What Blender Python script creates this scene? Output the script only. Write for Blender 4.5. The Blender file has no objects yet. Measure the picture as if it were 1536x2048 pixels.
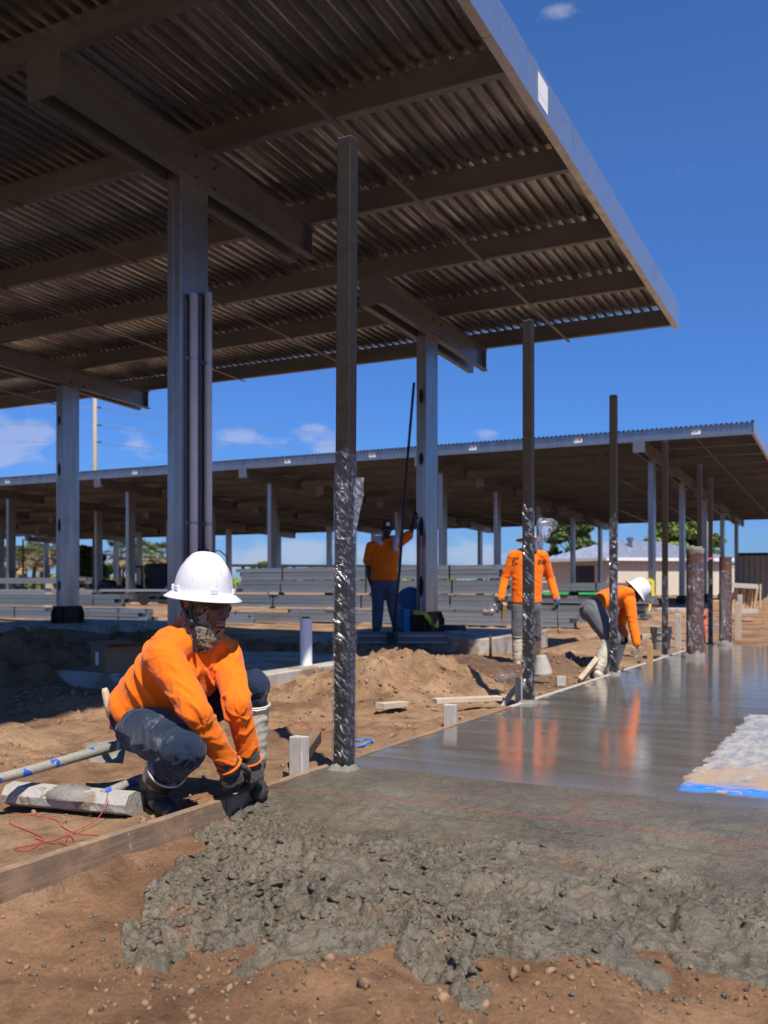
import bpy, bmesh, math, random
import numpy as np
from mathutils import Vector, Matrix, Quaternion, noise

random.seed(7)
rng = np.random.default_rng(7)
scene = bpy.context.scene
COL = scene.collection
R = math.radians

# ------------------------------------------------------------------ camera
CAM_Z = 0.834
YAW = 27.4
HORIZON, FPX = 1165.0, 1850.0
cd = bpy.data.cameras.new('camera')
cam = bpy.data.objects.new('camera', cd)
COL.objects.link(cam)
cam.location = (0, 0, CAM_Z)
cam.rotation_euler = (R(90), 0, R(YAW))
cd.sensor_fit = 'VERTICAL'
cd.sensor_height = 36.0
cd.sensor_width = 27.0
cd.lens = 36.0 * FPX / 2048.0
cd.shift_y = (HORIZON - 1024.0) / 2048.0
cd.clip_start = 0.05
cd.clip_end = 3000
cd.dof.use_dof = True
cd.dof.focus_distance = 4.1
cd.dof.aperture_fstop = 3.6
scene.camera = cam

# ------------------------------------------------------------------ sky, sun, exposure
SUN = Vector((0.42, -0.43, 1.0)).normalized()
world = bpy.data.worlds.new('World')
scene.world = world
world.use_nodes = True
wn, wl = world.node_tree.nodes, world.node_tree.links
wn.clear()
w_out = wn.new('ShaderNodeOutputWorld')
w_bg = wn.new('ShaderNodeBackground')
w_bg.inputs['Strength'].default_value = 0.1
sky = wn.new('ShaderNodeTexSky')
sky.sky_type = 'NISHITA'
sky.sun_disc = False
sky.sun_elevation = math.asin(SUN.z)
sky.sun_rotation = math.atan2(SUN.x, SUN.y)
sky.altitude = 0
sky.air_density = 1.0
sky.dust_density = 0.1
sky.ozone_density = 1.2
w_tc = wn.new('ShaderNodeTexCoord')
w_sep = wn.new('ShaderNodeSeparateXYZ')
wl.new(w_tc.outputs['Generated'], w_sep.inputs[0])


def wmath(op, a, b=None, c=None, clamp=False):
    n = wn.new('ShaderNodeMath')
    n.operation = op
    n.use_clamp = clamp
    for i, v in enumerate((a, b, c)):
        if v is None:
            continue
        if isinstance(v, (int, float)):
            n.inputs[i].default_value = v
        else:
            wl.new(v, n.inputs[i])
    return n.outputs[0]


# clouds: fair-weather puffs low over the horizon, a few wisps higher up
w_map = wn.new('ShaderNodeMapping')
w_map.inputs['Scale'].default_value = (1.0, 1.0, 2.3)
wl.new(w_tc.outputs['Generated'], w_map.inputs['Vector'])
w_n1 = wn.new('ShaderNodeTexNoise')
w_n1.inputs['Scale'].default_value = 6.2
w_n1.inputs['Detail'].default_value = 9
w_n1.inputs['Roughness'].default_value = 0.55
wl.new(w_map.outputs[0], w_n1.inputs['Vector'])
low = wmath('SUBTRACT', 1.0, wmath('MULTIPLY', w_sep.outputs['Z'], 2.9), clamp=True)
thr = wmath('ADD', wmath('MULTIPLY', low, 0.055), -0.635)
# individual fair-weather clouds: bearing (x, y), size; ragged by the noise
for cu_, cv_, cr_ in ((22, 850, 0.062), (-50, 880, 0.07), (45, 905, 0.05), (275, 890, 0.05), (480, 880, 0.046), (615, 880, 0.040), (700, 905, 0.036), (970, 872, 0.03),
                      (520, 1100, 0.05), (600, 1105, 0.05), (690, 1100, 0.06), (800, 1110, 0.04), (905, 1110, 0.045), (985, 1112, 0.05), (1120, 22, 0.028)):
    _r = (cu_ - 768.0) / FPX
    _d = Vector((math.cos(R(YAW)) * _r - math.sin(R(YAW)), math.sin(R(YAW)) * _r + math.cos(R(YAW)), (HORIZON - cv_) / FPX)).normalized()
    sub = wn.new('ShaderNodeVectorMath')
    sub.operation = 'SUBTRACT'
    wl.new(w_tc.outputs['Generated'], sub.inputs[0])
    sub.inputs[1].default_value = _d
    scl = wn.new('ShaderNodeVectorMath')
    scl.operation = 'MULTIPLY'
    scl.inputs[1].default_value = (0.75, 0.75, 1.7)
    wl.new(sub.outputs[0], scl.inputs[0])
    ln_ = wn.new('ShaderNodeVectorMath')
    ln_.operation = 'LENGTH'
    wl.new(scl.outputs[0], ln_.inputs[0])
    thr = wmath('ADD', thr, wmath('MULTIPLY', wmath('SUBTRACT', 1.0, wmath('DIVIDE', ln_.outputs['Value'], cr_), clamp=True), 0.15))
w_n2 = wn.new('ShaderNodeTexNoise')
w_n2.inputs['Scale'].default_value = 24
w_n2.inputs['Detail'].default_value = 6
wl.new(w_map.outputs[0], w_n2.inputs['Vector'])
nz_ = wmath('ADD', wmath('MULTIPLY', w_n1.outputs['Fac'], 0.55), wmath('MULTIPLY', w_n2.outputs['Fac'], 0.45))
cmask = wmath('MULTIPLY', wmath('ADD', nz_, thr), 9.0, clamp=True)
cmask = wmath('MULTIPLY', cmask, 0.34)
w_mix = wn.new('ShaderNodeMixRGB')
wl.new(cmask, w_mix.inputs['Fac'])
w_hsv = wn.new('ShaderNodeHueSaturation')
w_hsv.inputs['Hue'].default_value = 0.5
w_hsv.inputs['Saturation'].default_value = 1.05
w_hsv.inputs['Value'].default_value = 1.0
w_tint = wn.new('ShaderNodeMixRGB')
w_tint.blend_type = 'MULTIPLY'
w_tint.inputs['Fac'].default_value = 1.0
w_tint.inputs['Color2'].default_value = (0.64, 0.87, 1.26, 1)
wl.new(sky.outputs[0], w_tint.inputs['Color1'])
w_rmp = wn.new('ShaderNodeValToRGB')
w_rmp.color_ramp.elements[0].position = 0.0
w_rmp.color_ramp.elements[0].color = (0.36, 0.45, 0.66, 1)
w_rmp.color_ramp.elements[1].position = 0.42
w_rmp.color_ramp.elements[1].color = (0.84, 0.85, 0.90, 1)
e_ = w_rmp.color_ramp.elements.new(0.14)
e_.color = (0.53, 0.62, 0.79, 1)
wl.new(w_sep.outputs['Z'], w_rmp.inputs[0])
w_t2 = wn.new('ShaderNodeMixRGB')
w_t2.blend_type = 'MULTIPLY'
w_t2.inputs['Fac'].default_value = 1.0
wl.new(w_tint.outputs[0], w_t2.inputs['Color1'])
wl.new(w_rmp.outputs[0], w_t2.inputs['Color2'])
wl.new(w_t2.outputs[0], w_hsv.inputs['Color'])
wl.new(w_hsv.outputs[0], w_mix.inputs['Color1'])
w_mix.inputs['Color2'].default_value = (5.7, 5.5, 5.9, 1)
wl.new(w_mix.outputs[0], w_bg.inputs['Color'])
wl.new(w_bg.outputs[0], w_out.inputs['Surface'])

sl = bpy.data.lights.new('sun', 'SUN')
sl.energy = 5.0
sl.angle = R(0.53)
sl.color = (1.0, 0.955, 0.88)
sun = bpy.data.objects.new('sun', sl)
COL.objects.link(sun)
sun.location = (8, -8, 20)
sun.rotation_euler = (-SUN).to_track_quat('-Z', 'Y').to_euler()

vs = scene.view_settings
vs.view_transform = 'Standard'
vs.look = 'None'
vs.exposure = 0.28
vs.gamma = 1.0
vs.use_curve_mapping = False
scene.render.engine = 'CYCLES'
cy = scene.cycles
cy.use_denoising = True
cy.max_bounces = 8
cy.diffuse_bounces = 4
cy.glossy_bounces = 4
cy.transparent_max_bounces = 16
cy.sample_clamp_indirect = 6.0
cy.caustics_reflective = False
cy.caustics_refractive = False

# ------------------------------------------------------------------ site frame
CY, SY = math.cos(R(YAW)), math.sin(R(YAW))
CR = Vector((CY, SY, 0))      # to the right of the viewer
CF = Vector((-SY, CY, 0))     # away from the viewer
UP = Vector((0, 0, 1))


def W(u, v, d):
    """site point at survey bearing (u, v) and distance d"""
    r = (u - 768.0) / FPX * d
    return Vector((CY * r - SY * d, SY * r + CY * d, CAM_Z + (HORIZON - v) / FPX * d))


def base_z(Y):
    return -0.06 - 0.0168 * min(Y, 16.0) + 0.0168 * 0.9 * max(0.0, min(Y - 16.0, 12.0))


def Gp(u, v, off=0.0):
    t = (u - 768.0) / FPX
    d = (CAM_Z + 0.06 - off) / ((v - HORIZON) / FPX - 0.0168 * (SY * t + CY))
    return W(u, v, d)


def slab_z(Y):
    return -0.0168 * Y


def Sp(u, v, off=0.0):
    return Gp(u, v, 0.06 + off)


def form_x(Y):
    return -2.248 - 0.0185 * Y


# ------------------------------------------------------------------ numpy noise
def _hash(ix, iy, seed):
    h = (ix.astype(np.int64) * 374761393 + iy.astype(np.int64) * 668265263 + seed * 1442695041) & 0x7fffffff
    h = ((h ^ (h >> 13)) * 1274126177) & 0x7fffffff
    h = h ^ (h >> 16)
    return (h & 0xffff) / 65535.0


def vnoise(x, y, seed=0):
    ix, iy = np.floor(x), np.floor(y)
    fx, fy = x - ix, y - iy
    fx = fx * fx * (3 - 2 * fx)
    fy = fy * fy * (3 - 2 * fy)
    ix, iy = ix.astype(np.int64), iy.astype(np.int64)
    a, b = _hash(ix, iy, seed), _hash(ix + 1, iy, seed)
    c, d = _hash(ix, iy + 1, seed), _hash(ix + 1, iy + 1, seed)
    return (a + (b - a) * fx) * (1 - fy) + (c + (d - c) * fx) * fy


def fbm(x, y, seed=0, octv=4, gain=0.5):
    s, amp, tot = 0, 1.0, 0
    for i in range(octv):
        s = s + amp * (vnoise(x, y, seed + i * 17) * 2 - 1)
        tot += amp
        x, y, amp = x * 2.03 + 3.1, y * 2.03 + 1.7, amp * gain
    return s / tot


# ------------------------------------------------------------------ materials
MATS = {}


def nd(nt, t, **kw):
    n = nt.nodes.new(t)
    for k, v in kw.items():
        if k in n.inputs.keys() if hasattr(n.inputs, 'keys') else False:
            n.inputs[k].default_value = v
        else:
            setattr(n, k, v)
    return n


def new_mat(name):
    m = bpy.data.materials.new(name)
    m.use_nodes = True
    nt = m.node_tree
    b = nt.nodes['Principled BSDF']
    MATS[name] = m
    return m, nt, b


def coords(nt, scale=(1, 1, 1), obj=False, rot=(0, 0, 0)):
    mp = nt.nodes.new('ShaderNodeMapping')
    mp.inputs['Scale'].default_value = scale
    mp.inputs['Rotation'].default_value = rot
    if obj:
        t = nt.nodes.new('ShaderNodeTexCoord')
        nt.links.new(t.outputs['Object'], mp.inputs['Vector'])
    else:
        g = nt.nodes.new('ShaderNodeNewGeometry')
        nt.links.new(g.outputs['Position'], mp.inputs['Vector'])
    return mp.outputs[0]


def tex_noise(nt, vec, scale, detail=5, rough=0.55, dist=0.0):
    n = nt.nodes.new('ShaderNodeTexNoise')
    n.inputs['Scale'].default_value = scale
    n.inputs['Detail'].default_value = detail
    n.inputs['Roughness'].default_value = rough
    n.inputs['Distortion'].default_value = dist
    nt.links.new(vec, n.inputs['Vector'])
    return n.outputs['Fac']


def ramp(nt, fac, stops, interp='LINEAR'):
    r = nt.nodes.new('ShaderNodeValToRGB')
    r.color_ramp.interpolation = interp
    els = r.color_ramp.elements
    while len(els) < len(stops):
        els.new(0.5)
    for e, (p, c) in zip(els, stops):
        e.position = p
        if isinstance(c, (int, float)):
            c = (c, c, c)
        e.color = (c[0], c[1], c[2], 1)
    nt.links.new(fac, r.inputs[0])
    return r.outputs[0]


def mixc(nt, fac, a, b, mode='MIX'):
    m = nt.nodes.new('ShaderNodeMixRGB')
    m.blend_type = mode
    for i, v in ((0, fac), (1, a), (2, b)):
        if isinstance(v, (int, float)):
            m.inputs[i].default_value = v
        elif isinstance(v, tuple):
            m.inputs[i].default_value = (v[0], v[1], v[2], 1)
        else:
            nt.links.new(v, m.inputs[i])
    return m.outputs[0]


def nmath(nt, op, a, b=None, clamp=False):
    n = nt.nodes.new('ShaderNodeMath')
    n.operation = op
    n.use_clamp = clamp
    for i, v in enumerate((a, b)):
        if v is None:
            continue
        if isinstance(v, (int, float)):
            n.inputs[i].default_value = v
        else:
            nt.links.new(v, n.inputs[i])
    return n.outputs[0]


def add_bump(nt, b, h, strength=0.3, dist=0.01, prev=None):
    n = nt.nodes.new('ShaderNodeBump')
    n.inputs['Strength'].default_value = strength
    n.inputs['Distance'].default_value = dist
    nt.links.new(h, n.inputs['Height'])
    if prev is not None:
        nt.links.new(prev, n.inputs['Normal'])
    nt.links.new(n.outputs[0], b.inputs['Normal'])
    return n.outputs[0]


def simple(name, col, rough=0.6, metal=0.0, var=0.18, scale=6, stretch=(1, 1, 1), bump=0.0, bscale=60,
           bdist=0.004, obj=False, rvar=0.1, spots=None, sheen=0.0, spec=None, coat=0.0):
    m, nt, b = new_mat(name)
    vec = coords(nt, stretch, obj)
    n = tex_noise(nt, vec, scale)
    lo = tuple(c * (1 - var) for c in col)
    hi = tuple(min(1, c * (1 + var)) for c in col)
    c = ramp(nt, n, [(0.3, lo), (0.7, hi)])
    if spots:
        sc, thr, scol = spots
        v2 = coords(nt, (1, 1, 1), obj)
        n2 = tex_noise(nt, v2, sc, 6, 0.6)
        f = ramp(nt, n2, [(thr, 0.0), (thr + 0.05, 1.0)])
        c = mixc(nt, f, c, scol)
    nt.links.new(c, b.inputs['Base Color'])
    b.inputs['Metallic'].default_value = metal
    if rvar:
        rr = ramp(nt, n, [(0.3, max(0.02, rough - rvar)), (0.7, min(1, rough + rvar))])
        nt.links.new(rr, b.inputs['Roughness'])
    else:
        b.inputs['Roughness'].default_value = rough
    if bump:
        h = tex_noise(nt, vec, bscale, 4)
        add_bump(nt, b, h, bump, bdist)
    if sheen:
        b.inputs['Sheen Weight'].default_value = sheen
    if spec is not None:
        b.inputs['Specular IOR Level'].default_value = spec
    if coat:
        b.inputs['Coat Weight'].default_value = coat
    return m


# ------------------------------------------------------------------ mesh helpers
ORG = {}          # site origin of every thing built as an Empty


class MB:
    def __init__(self):
        self.v, self.f, self.mi = [], [], []

    def quad_box(self, c8, mi=0):
        o = len(self.v)
        self.v += [Vector(p) for p in c8]
        for f in ((0, 3, 2, 1), (4, 5, 6, 7), (0, 1, 5, 4), (1, 2, 6, 5), (2, 3, 7, 6), (3, 0, 4, 7)):
            self.f.append(tuple(o + i for i in f))
            self.mi.append(mi)
        return self

    def box(self, x0, x1, y0, y1, z0, z1, mi=0):
        return self.quad_box([(x0, y0, z0), (x1, y0, z0), (x1, y1, z0), (x0, y1, z0),
                              (x0, y0, z1), (x1, y0, z1), (x1, y1, z1), (x0, y1, z1)], mi)

    def bar(self, p, q, w, h, up=UP, mi=0):
        p, q = Vector(p), Vector(q)
        t = (q - p).normalized()
        s = t.cross(Vector(up))
        if s.length < 1e-4:
            s = t.cross(Vector((1, 0, 0)))
        s.normalize()
        n = s.cross(t)
        s, n = s * w / 2, n * h / 2
        return self.quad_box([p - s - n, p + s - n, q + s - n, q - s - n,
                              p - s + n, p + s + n, q + s + n, q - s + n], mi)

    def poly(self, pts, mi=0):
        o = len(self.v)
        self.v += [Vector(p) for p in pts]
        self.f.append(tuple(range(o, o + len(pts))))
        self.mi.append(mi)
        return self

    def extrude(self, prof, p, q, sx, sy, closed=True, mi=0, caps=True):
        """sweep a 2-D outline (in axes sx, sy) from p to q"""
        p, q, sx, sy = Vector(p), Vector(q), Vector(sx), Vector(sy)
        o = len(self.v)
        k = len(prof)
        for base in (p, q):
            for a, b_ in prof:
                self.v.append(base + sx * a + sy * b_)
        rng_ = range(k) if closed else range(k - 1)
        for i in rng_:
            j = (i + 1) % k
            self.f.append((o + i, o + j, o + k + j, o + k + i))
            self.mi.append(mi)
        if closed and caps:
            self.f.append(tuple(o + i for i in reversed(range(k))))
            self.f.append(tuple(o + k + i for i in range(k)))
            self.mi += [mi, mi]
        return self

    def tube(self, pts, rad, n=8, caps=True, mi=0):
        pts = [Vector(p) for p in pts]
        if not hasattr(rad, '__len__'):
            rad = [rad] * len(pts)
        o = len(self.v)
        prev = None
        for i, p in enumerate(pts):
            t = (pts[min(i + 1, len(pts) - 1)] - pts[max(i - 1, 0)])
            t = t.normalized() if t.length > 1e-9 else Vector((0, 0, 1))
            if prev is None:
                a = t.cross(UP)
                if a.length < 1e-3:
                    a = t.cross(Vector((1, 0, 0)))
                a.normalize()
            else:
                a = (prev - t * prev.dot(t))
                a.normalize()
            prev = a
            b_ = t.cross(a)
            for k in range(n):
                an = 2 * math.pi * k / n
                self.v.append(p + (a * math.cos(an) + b_ * math.sin(an)) * rad[i])
        for i in range(len(pts) - 1):
            for k in range(n):
                k2 = (k + 1) % n
                self.f.append((o + i * n + k, o + i * n + k2, o + (i + 1) * n + k2, o + (i + 1) * n + k))
                self.mi.append(mi)
        if caps:
            self.f.append(tuple(o + k for k in reversed(range(n))))
            self.f.append(tuple(o + (len(pts) - 1) * n + k for k in range(n)))
            self.mi += [mi, mi]
        return self

    def lathe(self, prof, c=(0, 0, 0), n=24, sx=1.0, sy=1.0, mi=0, M=None):
        o = len(self.v)
        c = Vector(c)
        for r_, z in prof:
            for k in range(n):
                a = 2 * math.pi * k / n
                p = Vector((r_ * math.cos(a) * sx, r_ * math.sin(a) * sy, z))
                if M is not None:
                    p = M @ p
                self.v.append(c + p)
        for i in range(len(prof) - 1):
            for k in range(n):
                k2 = (k + 1) % n
                self.f.append((o + i * n + k, o + i * n + k2, o + (i + 1) * n + k2, o + (i + 1) * n + k))
                self.mi.append(mi)
        return self

    def loft(self, rings, n=16, mi=0):
        """rings: (centre, half-axis vector a, half-axis vector b); closed ends"""
        o = len(self.v)
        for c, a, b_ in rings:
            c, a, b_ = Vector(c), Vector(a), Vector(b_)
            for k in range(n):
                an = 2 * math.pi * k / n
                self.v.append(c + a * math.cos(an) + b_ * math.sin(an))
        m_ = len(rings)
        for i in range(m_ - 1):
            for k in range(n):
                k2 = (k + 1) % n
                self.f.append((o + i * n + k, o + i * n + k2, o + (i + 1) * n + k2, o + (i + 1) * n + k))
                self.mi.append(mi)
        self.f.append(tuple(o + k for k in reversed(range(n))))
        self.f.append(tuple(o + (m_ - 1) * n + k for k in range(n)))
        self.mi += [mi, mi]
        return self

    def cap(self, p, q, r1, r2, n=12):
        """tapered capsule"""
        p, q = Vector(p), Vector(q)
        t = (q - p)
        L = max(t.length, 1e-5)
        t.normalize()
        a = t.cross(UP)
        if a.length < 1e-3:
            a = t.cross(Vector((1, 0, 0)))
        a.normalize()
        b_ = t.cross(a)
        rings = []
        for an in (-80, -50, -25, 0):
            rings.append((p + t * r1 * math.sin(R(an)), r1 * math.cos(R(an))))
        for an in (0, 25, 50, 80):
            rings.append((q + t * r2 * math.sin(R(an)), r2 * math.cos(R(an))))
        return self.loft([(c, a * r_, b_ * r_) for c, r_ in rings], n)

    def ell(self, c, ax, ay, az, n=14):
        c, ax, ay, az = Vector(c), Vector(ax), Vector(ay), Vector(az)
        return self.loft([(c + az * math.sin(R(t)), ax * math.cos(R(t)), ay * math.cos(R(t)))
                          for t in (-84, -60, -35, -12, 12, 35, 60, 84)], n)

    def mesh(self, name, mats=None, smooth=False, org=None):
        me = bpy.data.meshes.new(name)
        vv = self.v if org is None else [p - org for p in self.v]
        me.from_pydata([tuple(p) for p in vv], [], self.f)
        for m in (mats or []):
            me.materials.append(m)
        if mats and len(mats) > 1:
            me.polygons.foreach_set('material_index', self.mi)
        if smooth:
            me.polygons.foreach_set('use_smooth', [True] * len(me.polygons))
        me.update()
        return me

    def build(self, name, mat, parent=None, smooth=False, bevel=0.0, org=None):
        mats = mat if isinstance(mat, (list, tuple)) else [mat]
        mats = [MATS[m] if isinstance(m, str) else m for m in mats]
        if parent is not None and org is None:
            org = ORG.get(parent.name, Vector((0, 0, 0)))
        me = self.mesh(name, mats, smooth, org)
        o = bpy.data.objects.new(name, me)
        COL.objects.link(o)
        if parent is not None:
            o.parent = parent
            ORG[o.name] = org
        elif org is not None:
            o.location = org
        if bevel:
            bm = bmesh.new()
            bm.from_mesh(me)
            bmesh.ops.recalc_face_normals(bm, faces=bm.faces)
            bmesh.ops.bevel(bm, geom=bm.edges[:], offset=bevel, segments=1, affect='EDGES', clamp_overlap=True)
            bm.to_mesh(me)
            bm.free()
        return o


def tag(o, label=None, cat=None, group=None, kind=None):
    if label:
        o['label'] = label
    if cat:
        o['category'] = cat
    if group:
        o['group'] = group
    if kind:
        o['kind'] = kind
    return o


def thing(name, label, cat, loc=(0, 0, 0), group=None):
    o = bpy.data.objects.new(name, None)
    o.empty_display_size = 0.2
    COL.objects.link(o)
    o.location = loc
    ORG[o.name] = Vector(loc)
    return tag(o, label, cat, group)


def dup_part(src, parent, loc=(0, 0, 0)):
    """copy a part (and its sub-parts) under another thing, moved by loc"""
    c = src.copy()
    COL.objects.link(c)
    c.parent = parent
    c.location = src.location + Vector(loc)
    for ch in src.children:
        g = ch.copy()
        COL.objects.link(g)
        g.parent = c
    return c


def copy_thing(root, loc, label, group=None):
    r_ = root.copy()
    COL.objects.link(r_)
    r_.location = loc
    ORG[r_.name] = Vector(loc)
    r_['label'] = label
    if group:
        r_['group'] = group
    for ch in root.children:
        c = ch.copy()
        COL.objects.link(c)
        c.parent = r_
        for g in ch.children:
            gg = g.copy()
            COL.objects.link(gg)
            gg.parent = c
    return r_


def grid_obj(name, xs, ys, Z, mat, kind='structure', label=None, cat=None, keep=None):
    nx, ny = len(xs), len(ys)
    XX, YY = np.meshgrid(xs, ys)
    co = np.stack([XX.ravel(), YY.ravel(), Z.ravel()], 1).astype(np.float32)
    i = np.arange(nx - 1)[None, :] + (np.arange(ny - 1) * nx)[:, None]
    q = np.stack([i, i + 1, i + 1 + nx, i + nx], -1).reshape(-1, 4)
    if keep is not None:
        k = keep.ravel()[q].any(1)
        q = q[k]
        used = np.unique(q)
        remap = np.full(len(co), -1, np.int64)
        remap[used] = np.arange(len(used))
        co, q = co[used], remap[q]
    me = bpy.data.meshes.new(name)
    me.vertices.add(len(co))
    me.vertices.foreach_set('co', co.ravel())
    me.loops.add(q.size)
    me.loops.foreach_set('vertex_index', q.ravel().astype(np.int32))
    me.polygons.add(len(q))
    me.polygons.foreach_set('loop_start', np.arange(0, q.size, 4, dtype=np.int32))
    me.polygons.foreach_set('loop_total', np.full(len(q), 4, np.int32))
    me.polygons.foreach_set('use_smooth', np.ones(len(q), bool))
    me.materials.append(MATS[mat])
    me.update(calc_edges=True)
    o = bpy.data.objects.new(name, me)
    COL.objects.link(o)
    return tag(o, label, cat, None, kind)


def text_mesh(txt, size, align='CENTER', shear=0.0):
    cu = bpy.data.curves.new('lettering', 'FONT')
    cu.body = txt
    cu.size = size
    cu.align_x = align
    cu.align_y = 'CENTER'
    cu.shear = shear
    cu.extrude = 0.0008
    ob = bpy.data.objects.new('lettering', cu)
    COL.objects.link(ob)
    dg = bpy.context.evaluated_depsgraph_get()
    me = bpy.data.meshes.new_from_object(ob.evaluated_get(dg))
    bpy.data.objects.remove(ob)
    return me


def plank(name, label, cat, p, q, w, t, mat='pine', up=UP, group=None, parent=None, bevel=0.003):
    """a board from p to q, w wide and t thick (t measured along 'up')"""
    p, q = Vector(p), Vector(q)
    ax = (q - p).normalized()
    s = ax.cross(Vector(up))
    if s.length < 1e-4:
        s = ax.cross(Vector((1, 0, 0)))
    s.normalize()
    n = s.cross(ax)
    L = (q - p).length
    m = MB().box(0, L, -w / 2, w / 2, -t / 2, t / 2)
    for vtx in m.v:
        vtx.x += random.uniform(-0.004, 0.004)
        vtx.y += random.uniform(-0.0015, 0.0015)
    o = m.build(name, mat, None, bevel=bevel)
    M4 = Matrix((ax, s, n)).transposed().to_4x4()
    M4.translation = p
    if parent is not None:
        o.parent = parent
        M4.translation = p - ORG[parent.name]
    o.matrix_local = M4
    if label:
        tag(o, label, cat, group)
    return o


# ------------------------------------------------------------------ blobs (one skin over many volumes)
def remesh(mb, voxel, smooth=4):
    me = mb.mesh('blob')
    ob = bpy.data.objects.new('blob', me)
    COL.objects.link(ob)
    m = ob.modifiers.new('r', 'REMESH')
    m.mode = 'VOXEL'
    m.voxel_size = voxel
    if smooth:
        s = ob.modifiers.new('s', 'SMOOTH')
        s.factor = 0.5
        s.iterations = smooth
    dg = bpy.context.evaluated_depsgraph_get()
    out = bpy.data.meshes.new_from_object(ob.evaluated_get(dg))
    bpy.data.objects.remove(ob)
    bpy.data.meshes.remove(me)
    return out


def mesh_np(me):
    n = len(me.vertices)
    co = np.empty(n * 3, np.float32)
    me.vertices.foreach_get('co', co)
    no = np.empty(n * 3, np.float32)
    me.vertices.foreach_get('normal', no)
    return co.reshape(-1, 3), no.reshape(-1, 3)


def folds(me, segs, amp=1.0, seed=0):
    """cloth folds: every vertex takes the fold pattern of its nearest limb segment
    seg = (p, q, radius, amplitude, frequency along the limb, twist)"""
    co, no = mesh_np(me)
    best = np.full(len(co), 1e9)
    off = np.zeros(len(co))
    for si, (p, q, rad, A, freq, tw) in enumerate(segs):
        p, q = np.array(p), np.array(q)
        t = q - p
        L = np.linalg.norm(t)
        t = t / L
        rel = co - p
        s = rel @ t
        sc = np.clip(s, 0, L)
        foot = p + sc[:, None] * t
        dv = co - foot
        dist = np.linalg.norm(dv, axis=1)
        a = np.cross(t, [0.31, 0.52, 0.79])
        a /= np.linalg.norm(a)
        b_ = np.cross(t, a)
        ang = np.arctan2(dv @ b_, dv @ a)
        ph = s * freq + tw * ang / math.pi
        n1 = vnoise(ph + 1.5 * vnoise(np.cos(ang) * 1.3 + s * 3 + 7, np.sin(ang) * 1.3 + 5, seed + si),
                    np.cos(ang) * 1.1 + np.sin(ang * 1.0) * 0.6 + 11, seed + 3 + si * 7)
        rdg = (1 - np.abs(2 * n1 - 1)) ** 3.0
        n2 = vnoise(ph * 2.1 + 2.0 * vnoise(s * 9 + 2, ang * 1.5 + 9, seed + 8 + si), np.cos(ang + 0.8) * 1.6 + np.sin(ang) * 1.0 + 21, seed + 13 + si * 5)
        rd2 = (1 - np.abs(2 * n2 - 1)) ** 3.0
        lowf = vnoise(s * freq * 0.35 + 3, np.cos(ang) * 0.9 + 4, seed + 40 + si) - 0.5
        en = np.clip(np.abs(sc / L - 0.45) * 2.0, 0, 1)
        o = A * (0.55 + 0.45 * en) * (1.0 * rdg + 0.22 * rd2 - 0.32 + 0.4 * lowf)
        score = dist / rad
        m_ = score < best
        best[m_] = score[m_]
        off[m_] = o[m_]
    co2 = co + no * (off * amp)[:, None]
    me.vertices.foreach_set('co', co2.astype(np.float32).ravel())
    me.update()


def lap_smooth(me, it=2):
    n = len(me.vertices)
    e = np.empty(len(me.edges) * 2, np.int32)
    me.edges.foreach_get('vertices', e)
    e = e.reshape(-1, 2)
    co, _ = mesh_np(me)
    co = co.astype(np.float64)
    deg = np.bincount(e.ravel(), minlength=n)[:, None].clip(1)
    for _i in range(it):
        s = np.zeros_like(co)
        np.add.at(s, e[:, 0], co[e[:, 1]])
        np.add.at(s, e[:, 1], co[e[:, 0]])
        co = 0.5 * co + 0.5 * s / deg
    me.vertices.foreach_set('co', co.astype(np.float32).ravel())
    me.update()


def put(me, name, mat, parent, smooth=True):
    """link a mesh given in site coordinates as a part of parent"""
    org = ORG.get(parent.name, Vector((0, 0, 0)))
    me.transform(Matrix.Translation(-org))
    me.name = name
    mats = mat if isinstance(mat, (list, tuple)) else [mat]
    me.materials.clear()
    for m in mats:
        me.materials.append(MATS[m])
    me.polygons.foreach_set('use_smooth', [smooth] * len(me.polygons))
    o = bpy.data.objects.new(name, me)
    COL.objects.link(o)
    o.parent = parent
    ORG[o.name] = org
    return o
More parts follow.
